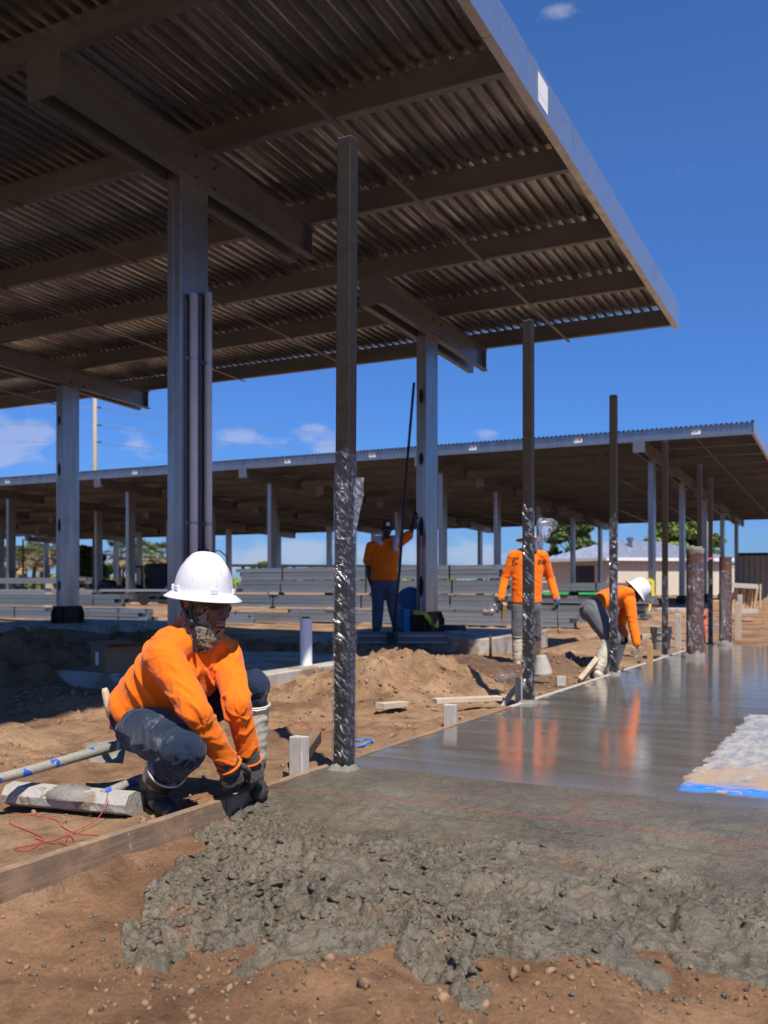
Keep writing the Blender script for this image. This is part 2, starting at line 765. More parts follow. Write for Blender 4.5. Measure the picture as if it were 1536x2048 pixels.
# ------------------------------------------------------------------ material library
def mk_dirt():
    m, nt, b = new_mat('dirt')
    v = coords(nt)
    big = tex_noise(nt, v, 0.9, 6, 0.6)
    mid = tex_noise(nt, v, 5.5, 7, 0.65)
    fine = tex_noise(nt, v, 46, 6, 0.7)
    c = ramp(nt, big, [(0.33, (0.205, 0.112, 0.059)), (0.5, (0.345, 0.203, 0.109)), (0.68, (0.46, 0.297, 0.170))])
    c2 = ramp(nt, mid, [(0.32, (0.47, 0.42, 0.38)), (0.52, (1, 1, 1)), (0.72, (1.25, 1.2, 1.12))])
    c = mixc(nt, 0.8, c, c2, 'MULTIPLY')
    c3 = ramp(nt, fine, [(0.3, (0.66, 0.64, 0.62)), (0.6, (1.05, 1.05, 1.05))])
    c = mixc(nt, 0.8, c, c3, 'MULTIPLY')
    c = mixc(nt, 0.6, c, ramp(nt, tex_noise(nt, v, 170, 3, 0.6), [(0.32, (0.62, 0.60, 0.58)), (0.62, (1.12, 1.12, 1.12))]), 'MULTIPLY')
    sp0 = nt.nodes.new('ShaderNodeSeparateXYZ')
    nt.links.new(v, sp0.inputs[0])
    cut = ramp(nt, nmath(nt, 'ADD', nmath(nt, 'ADD', sp0.outputs[0], nmath(nt, 'MULTIPLY', sp0.outputs[1], 0.0185)), 2.248), [(0.0, 0.0), (0.06, 1.0)])
    c = mixc(nt, nmath(nt, 'MULTIPLY', cut, 0.85), c, mixc(nt, 1.0, c, (0.92, 0.84, 0.78), 'MULTIPLY'))
    # pale shell grit
    vo = nt.nodes.new('ShaderNodeTexVoronoi')
    vo.inputs['Scale'].default_value = 42
    nt.links.new(v, vo.inputs['Vector'])
    gr = ramp(nt, vo.outputs['Distance'], [(0.05, 1.0), (0.12, 0.0)])
    pick = ramp(nt, vo.outputs['Color'], [(0.80, 0.0), (0.82, 1.0)])
    gf = mixc(nt, 1.0, gr, pick, 'MULTIPLY')
    c = mixc(nt, gf, c, (0.62, 0.55, 0.45))
    # wet ground: puddled patch along the trench behind the forms
    sep = nt.nodes.new('ShaderNodeSeparateXYZ')
    nt.links.new(v, sep.inputs[0])
    dx = nmath(nt, 'MULTIPLY', nmath(nt, 'ADD', sep.outputs[0], 3.75), 0.62)
    dy = nmath(nt, 'MULTIPLY', nmath(nt, 'ADD', sep.outputs[1], -10.2), 0.36)
    rr = nmath(nt, 'SQRT', nmath(nt, 'ADD', nmath(nt, 'MULTIPLY', dx, dx), nmath(nt, 'MULTIPLY', dy, dy)))
    wet = nmath(nt, 'ADD', nmath(nt, 'SUBTRACT', 1.0, rr), nmath(nt, 'MULTIPLY', nmath(nt, 'ADD', mid, -0.5), 2.6))
    wet = ramp(nt, wet, [(0.30, 0.0), (0.55, 1.0)])
    c = mixc(nt, nmath(nt, 'MULTIPLY', wet, 0.55), c, (0.10, 0.062, 0.040))
    nt.links.new(c, b.inputs['Base Color'])
    rg = nmath(nt, 'SUBTRACT', 0.93, nmath(nt, 'MULTIPLY', wet, 0.74))
    nt.links.new(rg, b.inputs['Roughness'])
    b.inputs['Specular IOR Level'].default_value = 0.3
    p = add_bump(nt, b, mid, 0.5, 0.035)
    p = add_bump(nt, b, fine, 0.9, 0.015, p)
    grit = tex_noise(nt, v, 190, 4, 0.7)
    add_bump(nt, b, grit, 0.9, 0.006, p)


def mk_fresh():
    """fresh concrete, dumped and raked"""
    m, nt, b = new_mat('fresh_concrete')
    v = coords(nt)
    big = tex_noise(nt, v, 2.4, 5, 0.6)
    mid = tex_noise(nt, v, 26, 6, 0.65)
    fine = tex_noise(nt, v, 150, 4, 0.6)
    c = ramp(nt, big, [(0.35, (0.118, 0.096, 0.063)), (0.65, (0.184, 0.151, 0.102))])
    c2 = ramp(nt, mid, [(0.3, (0.72, 0.71, 0.70)), (0.65, (1.1, 1.1, 1.1))])
    c = mixc(nt, 0.9, c, c2, 'MULTIPLY')
    soil = ramp(nt, tex_noise(nt, v, 3.6, 5, 0.6, 0.4), [(0.60, 0.0), (0.70, 0.8)])
    c = mixc(nt, soil, c, (0.20, 0.115, 0.062))
    c = mixc(nt, 0.55, c, ramp(nt, fine, [(0.34, 0.6), (0.62, 1.15)]), 'MULTIPLY')
    nt.links.new(c, b.inputs['Base Color'])
    rg = ramp(nt, mid, [(0.3, 0.16), (0.7, 0.46)])
    nt.links.new(rg, b.inputs['Roughness'])
    b.inputs['Specular IOR Level'].default_value = 0.5
    p = add_bump(nt, b, mid, 0.6, 0.012)
    p = add_bump(nt, b, tex_noise(nt, v, 75, 4, 0.65), 0.8, 0.010, p)
    add_bump(nt, b, tex_noise(nt, v, 260, 3, 0.6), 0.8, 0.003, p)


def mk_slab():
    m, nt, b = new_mat('wet_slab')
    v = coords(nt)
    sep = nt.nodes.new('ShaderNodeSeparateXYZ')
    nt.links.new(v, sep.inputs[0])
    st = coords(nt, (0.55, 3.2, 1))
    n1 = tex_noise(nt, st, 2.1, 6, 0.6)
    n2 = tex_noise(nt, v, 60, 4, 0.6)
    n3 = tex_noise(nt, coords(nt, (3.0, 26, 1)), 3.0, 5, 0.6)
    c = ramp(nt, n1, [(0.3, (0.128, 0.110, 0.088)), (0.7, (0.178, 0.156, 0.128))])
    c = mixc(nt, 0.5, c, ramp(nt, n2, [(0.3, 0.85), (0.7, 1.08)]), 'MULTIPLY')
    nt.links.new(c, b.inputs['Base Color'])
    # bleed water: the nearest metre is freshly screeded and dull, the rest has a film of water
    y = nmath(nt, 'ADD', sep.outputs[1], nmath(nt, 'MULTIPLY', nmath(nt, 'ADD', n1, -0.5), 1.6))
    dull = ramp(nt, nmath(nt, 'MULTIPLY', nmath(nt, 'ADD', y, -3.3), 0.5), [(0.0, 1.0), (0.45, 0.0)])
    rg = mixc(nt, dull, ramp(nt, n1, [(0.32, 0.05), (0.7, 0.17)]), (0.5, 0.5, 0.5))
    nt.links.new(rg, b.inputs['Roughness'])
    b.inputs['Specular IOR Level'].default_value = 1.0
    h = mixc(nt, 0.5, n3, n1)
    p = add_bump(nt, b, h, 0.06, 0.010)
    add_bump(nt, b, n2, 0.04, 0.004, p)


def mk_galv(name, base, rough, metal=0.92, streak=(1, 1, 0.12)):
    m, nt, b = new_mat(name)
    v = coords(nt)
    vo = nt.nodes.new('ShaderNodeTexVoronoi')
    vo.inputs['Scale'].default_value = 38
    nt.links.new(v, vo.inputs['Vector'])
    sp = ramp(nt, vo.outputs['Color'], [(0.0, 0.86), (1.0, 1.10)])
    n = tex_noise(nt, coords(nt, streak), 5, 6, 0.62)
    c = ramp(nt, n, [(0.32, tuple(x * 0.74 for x in base)), (0.66, base)])
    c = mixc(nt, 0.8, c, sp, 'MULTIPLY')
    d = tex_noise(nt, v, 1.7, 5, 0.6)
    c = mixc(nt, ramp(nt, d, [(0.60, 0.0), (0.75, 0.45)]), c, (0.22, 0.19, 0.15))
    nt.links.new(c, b.inputs['Base Color'])
    b.inputs['Metallic'].default_value = metal
    nt.links.new(ramp(nt, n, [(0.3, rough + 0.12), (0.7, rough - 0.06)]), b.inputs['Roughness'])
    add_bump(nt, b, d, 0.08, 0.05)


def mk_wood(name, a, bcol, dirt=0.4, mud=None):
    m, nt, b = new_mat(name)
    g = tex_noise(nt, coords(nt, (1.2, 16, 16), True), 5.0, 6, 0.6, 0.6)
    c = ramp(nt, g, [(0.3, a), (0.7, bcol)])
    w = coords(nt)
    d = tex_noise(nt, w, 11, 6, 0.65)
    c = mixc(nt, ramp(nt, d, [(0.52, 0.0), (0.68, dirt)]), c, (0.20, 0.14, 0.09))
    cm = tex_noise(nt, w, 24, 4, 0.6)
    c = mixc(nt, ramp(nt, cm, [(0.64, 0.0), (0.67, 0.8 if dirt > 0.3 else 0.0)]), c, (0.36, 0.34, 0.30))
    if mud:
        c = mixc(nt, ramp(nt, tex_noise(nt, w, 6.5, 7, 0.7), [(0.46, 0.0), (0.60, 0.85)]), c, mud)
    nt.links.new(c, b.inputs['Base Color'])
    b.inputs['Roughness'].default_value = 0.85
    p = add_bump(nt, b, g, 0.35, 0.004)
    add_bump(nt, b, d, 0.3, 0.004, p)


def mk_wrap(name='stretch_film', k=1.0, th=(0.47, 0.64), gloss=0.34, haze=0.010, hl=0.17):
    """clear stretch film pulled in slanting folds"""
    m, nt, b = new_mat(name)
    nt.nodes.remove(b)
    out = nt.nodes['Material Output']
    vr = coords(nt, (1, 1, 1), False, (0, R(45), 0))
    mp2 = nt.nodes.new('ShaderNodeMapping')
    mp2.inputs['Scale'].default_value = (84 * k, 34 * k, 8 * k)
    nt.links.new(vr, mp2.inputs['Vector'])
    n = tex_noise(nt, mp2.outputs[0], 1.0, 2, 0.5, 0.6)
    rd = ramp(nt, nmath(nt, 'ABSOLUTE', nmath(nt, 'SUBTRACT', n, 0.5)), [(0.0, 1.0), (0.018, 0.8), (0.07, 0.0)], 'EASE')
    mp3 = nt.nodes.new('ShaderNodeMapping')
    mp3.inputs['Scale'].default_value = (70 * k, 40 * k, 20 * k) if k > 0.9 else (62 * k, 62 * k, 62 * k)
    nt.links.new(vr, mp3.inputs['Vector'])
    lm = ramp(nt, tex_noise(nt, mp3.outputs[0], 1.0, 2, 0.5), [(th[0], 0.0), (th[1], 1.0)])
    hgt = mixc(nt, 1.0, rd, lm, 'MULTIPLY')
    bp = nt.nodes.new('ShaderNodeBump')
    bp.inputs['Strength'].default_value = 1.0
    bp.inputs['Distance'].default_value = 0.0042 / k
    nt.links.new(hgt, bp.inputs['Height'])
    bp2 = nt.nodes.new('ShaderNodeBump')
    bp2.inputs['Strength'].default_value = 0.3
    bp2.inputs['Distance'].default_value = 0.02
    nt.links.new(n, bp2.inputs['Height'])
    nt.links.new(bp.outputs[0], bp2.inputs['Normal'])
    tr = nt.nodes.new('ShaderNodeBsdfTransparent')
    tr.inputs[0].default_value = (0.96, 0.96, 0.97, 1)
    gl = nt.nodes.new('ShaderNodeBsdfGlossy')
    gl.inputs['Roughness'].default_value = 0.10
    gl.inputs['Color'].default_value = (1, 1, 1, 1)
    nt.links.new(bp2.outputs[0], gl.inputs['Normal'])
    fr = nt.nodes.new('ShaderNodeFresnel')
    fr.inputs['IOR'].default_value = 1.5
    nt.links.new(bp2.outputs[0], fr.inputs['Normal'])
    df = nt.nodes.new('ShaderNodeBsdfDiffuse')
    df.inputs[0].default_value = (0.8, 0.8, 0.84, 1)
    m1 = nt.nodes.new('ShaderNodeMixShader')
    ed = nmath(nt, 'ADD', nmath(nt, 'MULTIPLY', hgt, hl), haze)
    nt.links.new(ed, m1.inputs[0])
    nt.links.new(tr.outputs[0], m1.inputs[1])
    nt.links.new(df.outputs[0], m1.inputs[2])
    m2 = nt.nodes.new('ShaderNodeMixShader')
    f = nmath(nt, 'ADD', nmath(nt, 'MULTIPLY', fr.outputs[0], gloss), nmath(nt, 'ADD', nmath(nt, 'MULTIPLY', hgt, 0.16 if k < 0.9 else 0.075), 0.015), True)
    nt.links.new(f, m2.inputs[0])
    nt.links.new(m1.outputs[0], m2.inputs[1])
    nt.links.new(gl.outputs[0], m2.inputs[2])
    nt.links.new(m2.outputs[0], out.inputs['Surface'])


def mk_rust():
    m, nt, b = new_mat('rust_pipe')
    v = coords(nt, (1, 1, 0.35))
    n = tex_noise(nt, v, 9, 7, 0.65)
    c = ramp(nt, n, [(0.3, (0.075, 0.034, 0.025)), (0.55, (0.15, 0.062, 0.040)), (0.75, (0.26, 0.10, 0.05))])
    sp = tex_noise(nt, coords(nt), 30, 5, 0.65)
    c = mixc(nt, ramp(nt, sp, [(0.62, 0.0), (0.68, 0.8)]), c, (0.36, 0.33, 0.28))
    nt.links.new(c, b.inputs['Base Color'])
    b.inputs['Roughness'].default_value = 0.62
    b.inputs['Metallic'].default_value = 0.15
    add_bump(nt, b, n, 0.3, 0.006)


def mk_painted_pole():
    """blue paint worn off and caked with cement"""
    m, nt, b = new_mat('worn_blue_pole')
    v = coords(nt)
    n = tex_noise(nt, v, 14, 6, 0.6)
    n2 = tex_noise(nt, v, 60, 5, 0.6)
    c = ramp(nt, n, [(0.47, (0.30, 0.27, 0.22)), (0.54, (0.30, 0.29, 0.27)), (0.56, (0.012, 0.085, 0.42))])
    c = mixc(nt, 0.6, c, ramp(nt, n2, [(0.3, 0.7), (0.7, 1.1)]), 'MULTIPLY')
    nt.links.new(c, b.inputs['Base Color'])
    b.inputs['Roughness'].default_value = 0.7
    add_bump(nt, b, n2, 0.5, 0.004)


def mk_hat():
    m, nt, b = new_mat('hat_white')
    v = coords(nt)
    n = tex_noise(nt, v, 60, 7, 0.8)
    big = tex_noise(nt, v, 11, 2, 0.5)
    sep = nt.nodes.new('ShaderNodeSeparateXYZ')
    nt.links.new(coords(nt, (1, 1, 1), True), sep.inputs[0])
    sm = ramp(nt, nmath(nt, 'ADD', n, nmath(nt, 'MULTIPLY', big, 0.5)), [(0.82, 0.0), (0.95, 0.6)])
    c = mixc(nt, sm, (0.72, 0.71, 0.72), (0.40, 0.28, 0.16))
    sp = tex_noise(nt, v, 170, 2, 0.5)
    c = mixc(nt, ramp(nt, sp, [(0.71, 0.0), (0.74, 0.7)]), c, (0.22, 0.15, 0.09))
    nt.links.new(c, b.inputs['Base Color'])
    b.inputs['Roughness'].default_value = 0.34
    b.inputs['Subsurface Weight'].default_value = 0.0


def mk_cloth(name, col, var=0.14, wear=None, wear_thr=0.62, wscale=9, weave=900, rough=0.88, sheen=0.15):
    m, nt, b = new_mat(name)
    v = coords(nt)
    n = tex_noise(nt, v, 7, 5, 0.6)
    c = ramp(nt, n, [(0.3, tuple(x * (1 - var) for x in col)), (0.7, tuple(min(1, x * (1 + var)) for x in col))])
    if wear:
        w = tex_noise(nt, v, wscale, 7, 0.65)
        c = mixc(nt, ramp(nt, w, [(wear_thr, 0.0), (wear_thr + 0.05, 0.8)]), c, wear)
    nt.links.new(c, b.inputs['Base Color'])
    b.inputs['Roughness'].default_value = rough
    b.inputs['Sheen Weight'].default_value = sheen
    b.inputs['Specular IOR Level'].default_value = 0.2
    cr = tex_noise(nt, coords(nt, (1.0, 0.55, 1.35), False, (0.5, 0.35, 0.2)), 17, 3, 0.5, 1.1)
    cr = ramp(nt, nmath(nt, 'ABSOLUTE', nmath(nt, 'SUBTRACT', cr, 0.5)), [(0.0, 0.0), (0.10, 0.75), (0.25, 1.0)], 'EASE')
    p0 = add_bump(nt, b, cr, 0.14, 0.005)
    h = tex_noise(nt, v, 45, 4, 0.6)
    p = add_bump(nt, b, h, 0.16, 0.006, p0)
    add_bump(nt, b, tex_noise(nt, v, weave, 1, 0.5), 0.12, 0.0008, p)


def mk_camo():
    m, nt, b = new_mat('camo')
    v = coords(nt, (1, 1, 1.5))
    n = tex_noise(nt, v, 11, 2.5, 0.5, 1.2)
    c = ramp(nt, n, [(0.0, (0.030, 0.024, 0.014)), (0.36, (0.20, 0.16, 0.085)), (0.46, (0.028, 0.025, 0.02)),
                     (0.50, (0.25, 0.22, 0.16)), (0.56, (0.34, 0.10, 0.025)), (0.62, (0.16, 0.10, 0.06)),
                     (0.70, (0.32, 0.29, 0.23))], 'CONSTANT')
    nt.links.new(c, b.inputs['Base Color'])
    b.inputs['Roughness'].default_value = 0.85
    add_bump(nt, b, tex_noise(nt, v, 60, 3), 0.25, 0.003)


def mk_deck():
    m, nt, b = new_mat('roof_deck')
    v = coords(nt, (7, 0.6, 1))
    n = tex_noise(nt, v, 1.6, 6, 0.62)
    c = ramp(nt, n, [(0.3, (0.145, 0.142, 0.145)), (0.7, (0.58, 0.585, 0.60))])
    nt.links.new(c, b.inputs['Base Color'])
    b.inputs['Metallic'].default_value = 0.9
    nt.links.new(ramp(nt, n, [(0.3, 0.40), (0.7, 0.18)]), b.inputs['Roughness'])
    add_bump(nt, b, tex_noise(nt, coords(nt, (1, 0.3, 1)), 6, 3), 0.06, 0.03)


def mk_barrier():
    """sand-scoured white sheeting with a sprayed blue line along its front edge"""
    m, nt, b = new_mat('white_sheeting')
    v = coords(nt)
    sep = nt.nodes.new('ShaderNodeSeparateXYZ')
    nt.links.new(v, sep.inputs[0])
    sx = coords(nt, (3.0, 0.8, 1))
    sy_ = coords(nt, (0.9, 9, 1))
    n = tex_noise(nt, sx, 7, 6, 0.65)
    n2 = tex_noise(nt, sy_, 9, 5, 0.65)
    c = ramp(nt, n, [(0.42, (0.25, 0.24, 0.265)), (0.50, (0.34, 0.315, 0.285)), (0.62, (0.42, 0.39, 0.36))])
    front = nmath(nt, 'SUBTRACT', 1.0, nmath(nt, 'MULTIPLY', nmath(nt, 'ADD', sep.outputs[1], -4.2), 0.9), True)
    sand = nmath(nt, 'ADD', nmath(nt, 'MULTIPLY', front, 0.35), nmath(nt, 'ADD', tex_noise(nt, v, 8, 6, 0.7), -0.62))
    c = mixc(nt, ramp(nt, sand, [(0.0, 0.0), (0.12, 0.9)]), c, (0.42, 0.28, 0.165))
    ln = nmath(nt, 'ADD', nmath(nt, 'MULTIPLY', nmath(nt, 'ADD', sep.outputs[1], -4.2), 2.2),
               nmath(nt, 'MULTIPLY', nmath(nt, 'ADD', n2, -0.5), 2.2))
    c = mixc(nt, ramp(nt, ln, [(0.16, 1.0), (0.24, 0.0)]), c, (0.01, 0.19, 0.72))
    nt.links.new(c, b.inputs['Base Color'])
    b.inputs['Roughness'].default_value = 0.6
    add_bump(nt, b, tex_noise(nt, v, 30, 6, 0.7), 0.5, 0.012)


mk_dirt(); mk_fresh(); mk_slab(); mk_wrap(); mk_wrap('stretch_film_coarse', 0.42, (0.47, 0.56), 0.30, 0.012, 0.3); mk_wrap('loose_film', 0.5, (0.40, 0.55), 0.7, 0.06, 0.4); mk_rust(); mk_painted_pole(); mk_hat(); mk_camo(); mk_deck(); mk_barrier()
mk_galv('galvanised', (0.40, 0.395, 0.39), 0.32, 0.92)
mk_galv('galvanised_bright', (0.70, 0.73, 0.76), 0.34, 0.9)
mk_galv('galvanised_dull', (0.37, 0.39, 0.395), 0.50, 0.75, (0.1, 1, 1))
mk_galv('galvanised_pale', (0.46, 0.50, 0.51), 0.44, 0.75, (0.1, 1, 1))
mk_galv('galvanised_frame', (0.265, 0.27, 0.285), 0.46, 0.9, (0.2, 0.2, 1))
mk_wood('pine', (0.40, 0.30, 0.19), (0.60, 0.49, 0.35), 0.35)
mk_wood('grey_wood', (0.36, 0.32, 0.27), (0.56, 0.51, 0.45), 0.3)
mk_wood('form_wood', (0.165, 0.098, 0.058), (0.27, 0.175, 0.11), 0.5, (0.34, 0.205, 0.115))
mk_wood('dark_wood', (0.12, 0.075, 0.045), (0.22, 0.14, 0.085), 0.4)
mk_wood('orange_wood', (0.42, 0.24, 0.10), (0.56, 0.34, 0.16), 0.1)
simple('bronze_steel', (0.030, 0.022, 0.017), 0.55, 0.1, 0.15, 20, rvar=0.06, spots=(70, 0.70, (0.10, 0.09, 0.08)), spec=0.18)
simple('concrete', (0.40, 0.36, 0.31), 0.88, 0, 0.2, 5, bump=0.35, bscale=60, spots=(2.4, 0.50, (0.27, 0.195, 0.13)))
simple('concrete_white', (0.37, 0.345, 0.30), 0.9, 0, 0.12, 9, bump=0.5, bscale=40, bdist=0.01, spots=(9, 0.58, (0.25, 0.18, 0.12)))
simple('cement_grey', (0.20, 0.185, 0.155), 0.8, 0, 0.25, 12, bump=0.6, bscale=45, bdist=0.012)
simple('pad_rust', (0.080, 0.034, 0.018), 0.85, 0.0, 0.35, 9, bump=0.2, bscale=50)
simple('black_paint', (0.010, 0.010, 0.011), 0.5, 0, 0.2, 8)
simple('black_plastic', (0.016, 0.016, 0.017), 0.4, 0, 0.2, 30)
simple('conduit', (0.78, 0.70, 0.66), 0.5, 0, 0.06, 10)
simple('lens', (0.012, 0.010, 0.009), 0.06, 0, 0.1, 5, rvar=0)
simple('white_paper', (0.80, 0.78, 0.76), 0.7, 0, 0.05, 10)
simple('cardboard', (0.25, 0.15, 0.085), 0.85, 0, 0.12, 10)
simple('white_film_roll', (0.86, 0.86, 0.87), 0.32, 0, 0.04, 40, stretch=(1, 1, 30), rvar=0.04)
simple('blue_plastic', (0.012, 0.13, 0.34), 0.42, 0, 0.12, 5)
simple('yellow_tape', (0.70, 0.60, 0.03), 0.5, 0, 0.1, 8, spots=(26, 0.60, (0.02, 0.02, 0.02)))
simple('red_string', (0.50, 0.05, 0.05), 0.7, 0, 0.15, 20)
simple('red_plastic', (0.62, 0.03, 0.03), 0.5, 0, 0.1, 20)
simple('pink_tape', (0.75, 0.10, 0.25), 0.5, 0, 0.1, 20)
simple('bright_green', (0.05, 0.50, 0.12), 0.6, 0, 0.1, 20)
simple('skin', (0.15, 0.072, 0.045), 0.52, 0, 0.18, 22, bump=0.15, bscale=220, bdist=0.002)
simple('skin_dark', (0.045, 0.024, 0.016), 0.5, 0, 0.15, 22)
simple('skin_tan', (0.30, 0.16, 0.10), 0.55, 0, 0.15, 22)
simple('lips', (0.34, 0.14, 0.11), 0.45, 0, 0.1, 40)
simple('boot_dark', (0.034, 0.027, 0.021), 0.6, 0, 0.3, 9, bump=0.3, bscale=40, spots=(14, 0.58, (0.30, 0.25, 0.18)))
simple('boot_cream', (0.60, 0.53, 0.40), 0.5, 0, 0.12, 9, bump=0.2, bscale=30, spots=(10, 0.58, (0.34, 0.25, 0.15)))
simple('straw', (0.42, 0.27, 0.16), 0.8, 0, 0.15, 40)
simple('maroon', (0.075, 0.016, 0.018), 0.6, 0, 0.15, 30)
simple('towel', (0.62, 0.58, 0.66), 0.9, 0, 0.08, 20, bump=0.4, bscale=140)
simple('bucket_grey', (0.34, 0.33, 0.29), 0.6, 0, 0.2, 12, spots=(12, 0.56, (0.20, 0.18, 0.14)))
simple('bucket_cement', (0.40, 0.37, 0.31), 0.8, 0, 0.15, 14, bump=0.4, bscale=40, spots=(9, 0.64, (0.50, 0.36, 0.08)))
simple('stucco', (0.62, 0.54, 0.42), 0.9, 0, 0.05, 3)
simple('roof_metal', (0.55, 0.57, 0.63), 0.32, 0.6, 0.06, 3)
simple('tan_siding', (0.40, 0.35, 0.26), 0.6, 0.1, 0.06, 3)
simple('door_grey', (0.42, 0.44, 0.52), 0.5, 0, 0.05, 4)
simple('dark_steel', (0.030, 0.030, 0.034), 0.55, 0.3, 0.2, 4)
simple('pole_concrete', (0.46, 0.37, 0.25), 0.85, 0, 0.1, 4)
simple('bark', (0.16, 0.11, 0.075), 0.9, 0, 0.3, 6, bump=0.4, bscale=20)
simple('leaf_pine', (0.13, 0.175, 0.05), 0.7, 0, 0.4, 1.6)
simple('leaf_oak', (0.16, 0.215, 0.035), 0.65, 0, 0.45, 1.2)
simple('leaf_palm', (0.13, 0.16, 0.05), 0.6, 0, 0.4, 1.4)
simple('leaf_dry', (0.34, 0.25, 0.13), 0.85, 0, 0.3, 1.4)
simple('grass', (0.105, 0.150, 0.028), 0.8, 0, 0.4, 0.6)
simple('blue_cord', (0.02, 0.22, 0.70), 0.5, 0, 0.1, 30)
simple('clod', (0.25, 0.15, 0.083), 0.95, 0, 0.35, 9, bump=0.5, bscale=70, bdist=0.006)
simple('wire', (0.30, 0.30, 0.32), 0.5, 0.3, 0.1, 4)
simple('text_black', (0.012, 0.012, 0.014), 0.6, 0, 0, 4, rvar=0)
mk_cloth('orange_shirt', (0.85, 0.163, 0.004), 0.10, (0.22, 0.10, 0.035), 0.69, 20)
mk_cloth('orange_shirt_far', (0.88, 0.165, 0.004), 0.08, (0.28, 0.09, 0.03), 0.74, 14)
mk_cloth('denim', (0.014, 0.025, 0.050), 0.35, (0.14, 0.15, 0.15), 0.575, 7)
mk_cloth('denim_grey', (0.13, 0.135, 0.14), 0.22, (0.25, 0.22, 0.18), 0.66, 9)
mk_cloth('denim_blue', (0.085, 0.10, 0.15), 0.2, (0.10, 0.095, 0.10), 0.6, 7)
mk_cloth('glove', (0.062, 0.053, 0.045), 0.3, (0.15, 0.115, 0.08), 0.56, 22)
mk_cloth('dark_cloth', (0.03, 0.026, 0.035), 0.3)
# ------------------------------------------------------------------ ground
def axis(lo, hi, step, far, grow=1.16):
    a = list(np.arange(lo, hi + 1e-6, step))
    s, x = step, hi
    while x < far:
        s *= grow
        x += s
        a.append(x)
    s, x = step, lo
    while x > -far:
        s *= grow
        x -= s
        a.insert(0, x)
    return np.array(a)


PILE = Gp(800, 1398)
MOUNDS = []          # (x, y, radius, height, roughness)


def mound(u, v, rad, h, ro=0.25):
    p = Gp(u, v)
    MOUNDS.append((p.x, p.y, rad, h, ro))


mound(796, 1390, 0.66, 0.36, 0.5)      # spoil heap by the first post
mound(1150, 1345, 0.42, 0.20, 0.5)
mound(1110, 1352, 0.30, 0.13, 0.5)
mound(1292, 1262, 0.9, 0.30, 0.2)
mound(150, 1416, 0.45, 0.09, 0.5)
mound(60, 1400, 0.5, 0.06, 0.5)
mound(950, 1318, 0.7, 0.07, 0.5)
mound(880, 1310, 0.5, 0.14, 0.5)
mound(740, 1318, 0.7, 0.14, 0.4)
for uu in range(-60, 360, 42):
    mound(uu, 1292 + random.uniform(-8, 8), 0.7, random.uniform(0.05, 0.13), 0.5)
mound(270, 1275, 0.7, 0.22, 0.5)
mound(60, 1330, 1.0, 0.05, 0.5)
mound(620, 1452, 0.22, 0.035, 0.5)
MOUNDS.append((-7.6, 6.5, 0.7, 0.20, 0.5))
MOUNDS += [(-8.0, 7.4, 0.7, 0.24, 0.5), (-7.5, 8.5, 0.6, 0.36, 0.5), (-6.9, 9.6, 0.7, 0.30, 0.5), (-5.7, 9.7, 0.6, 0.26, 0.5), (-7.3, 6.55, 0.5, 0.26, 0.5), (-4.4, 10.4, 0.7, 0.16, 0.5)]


_fr = np.random.default_rng(44)
PRINTS = []
for _k in range(120):
    _x, _y = _fr.uniform(-7.5, -2.75), _fr.uniform(2.0, 10.5)
    PRINTS.append((_x, _y, _fr.uniform(0, 3.14), _fr.uniform(0.8, 1.1), _fr.uniform(0.012, 0.026)))


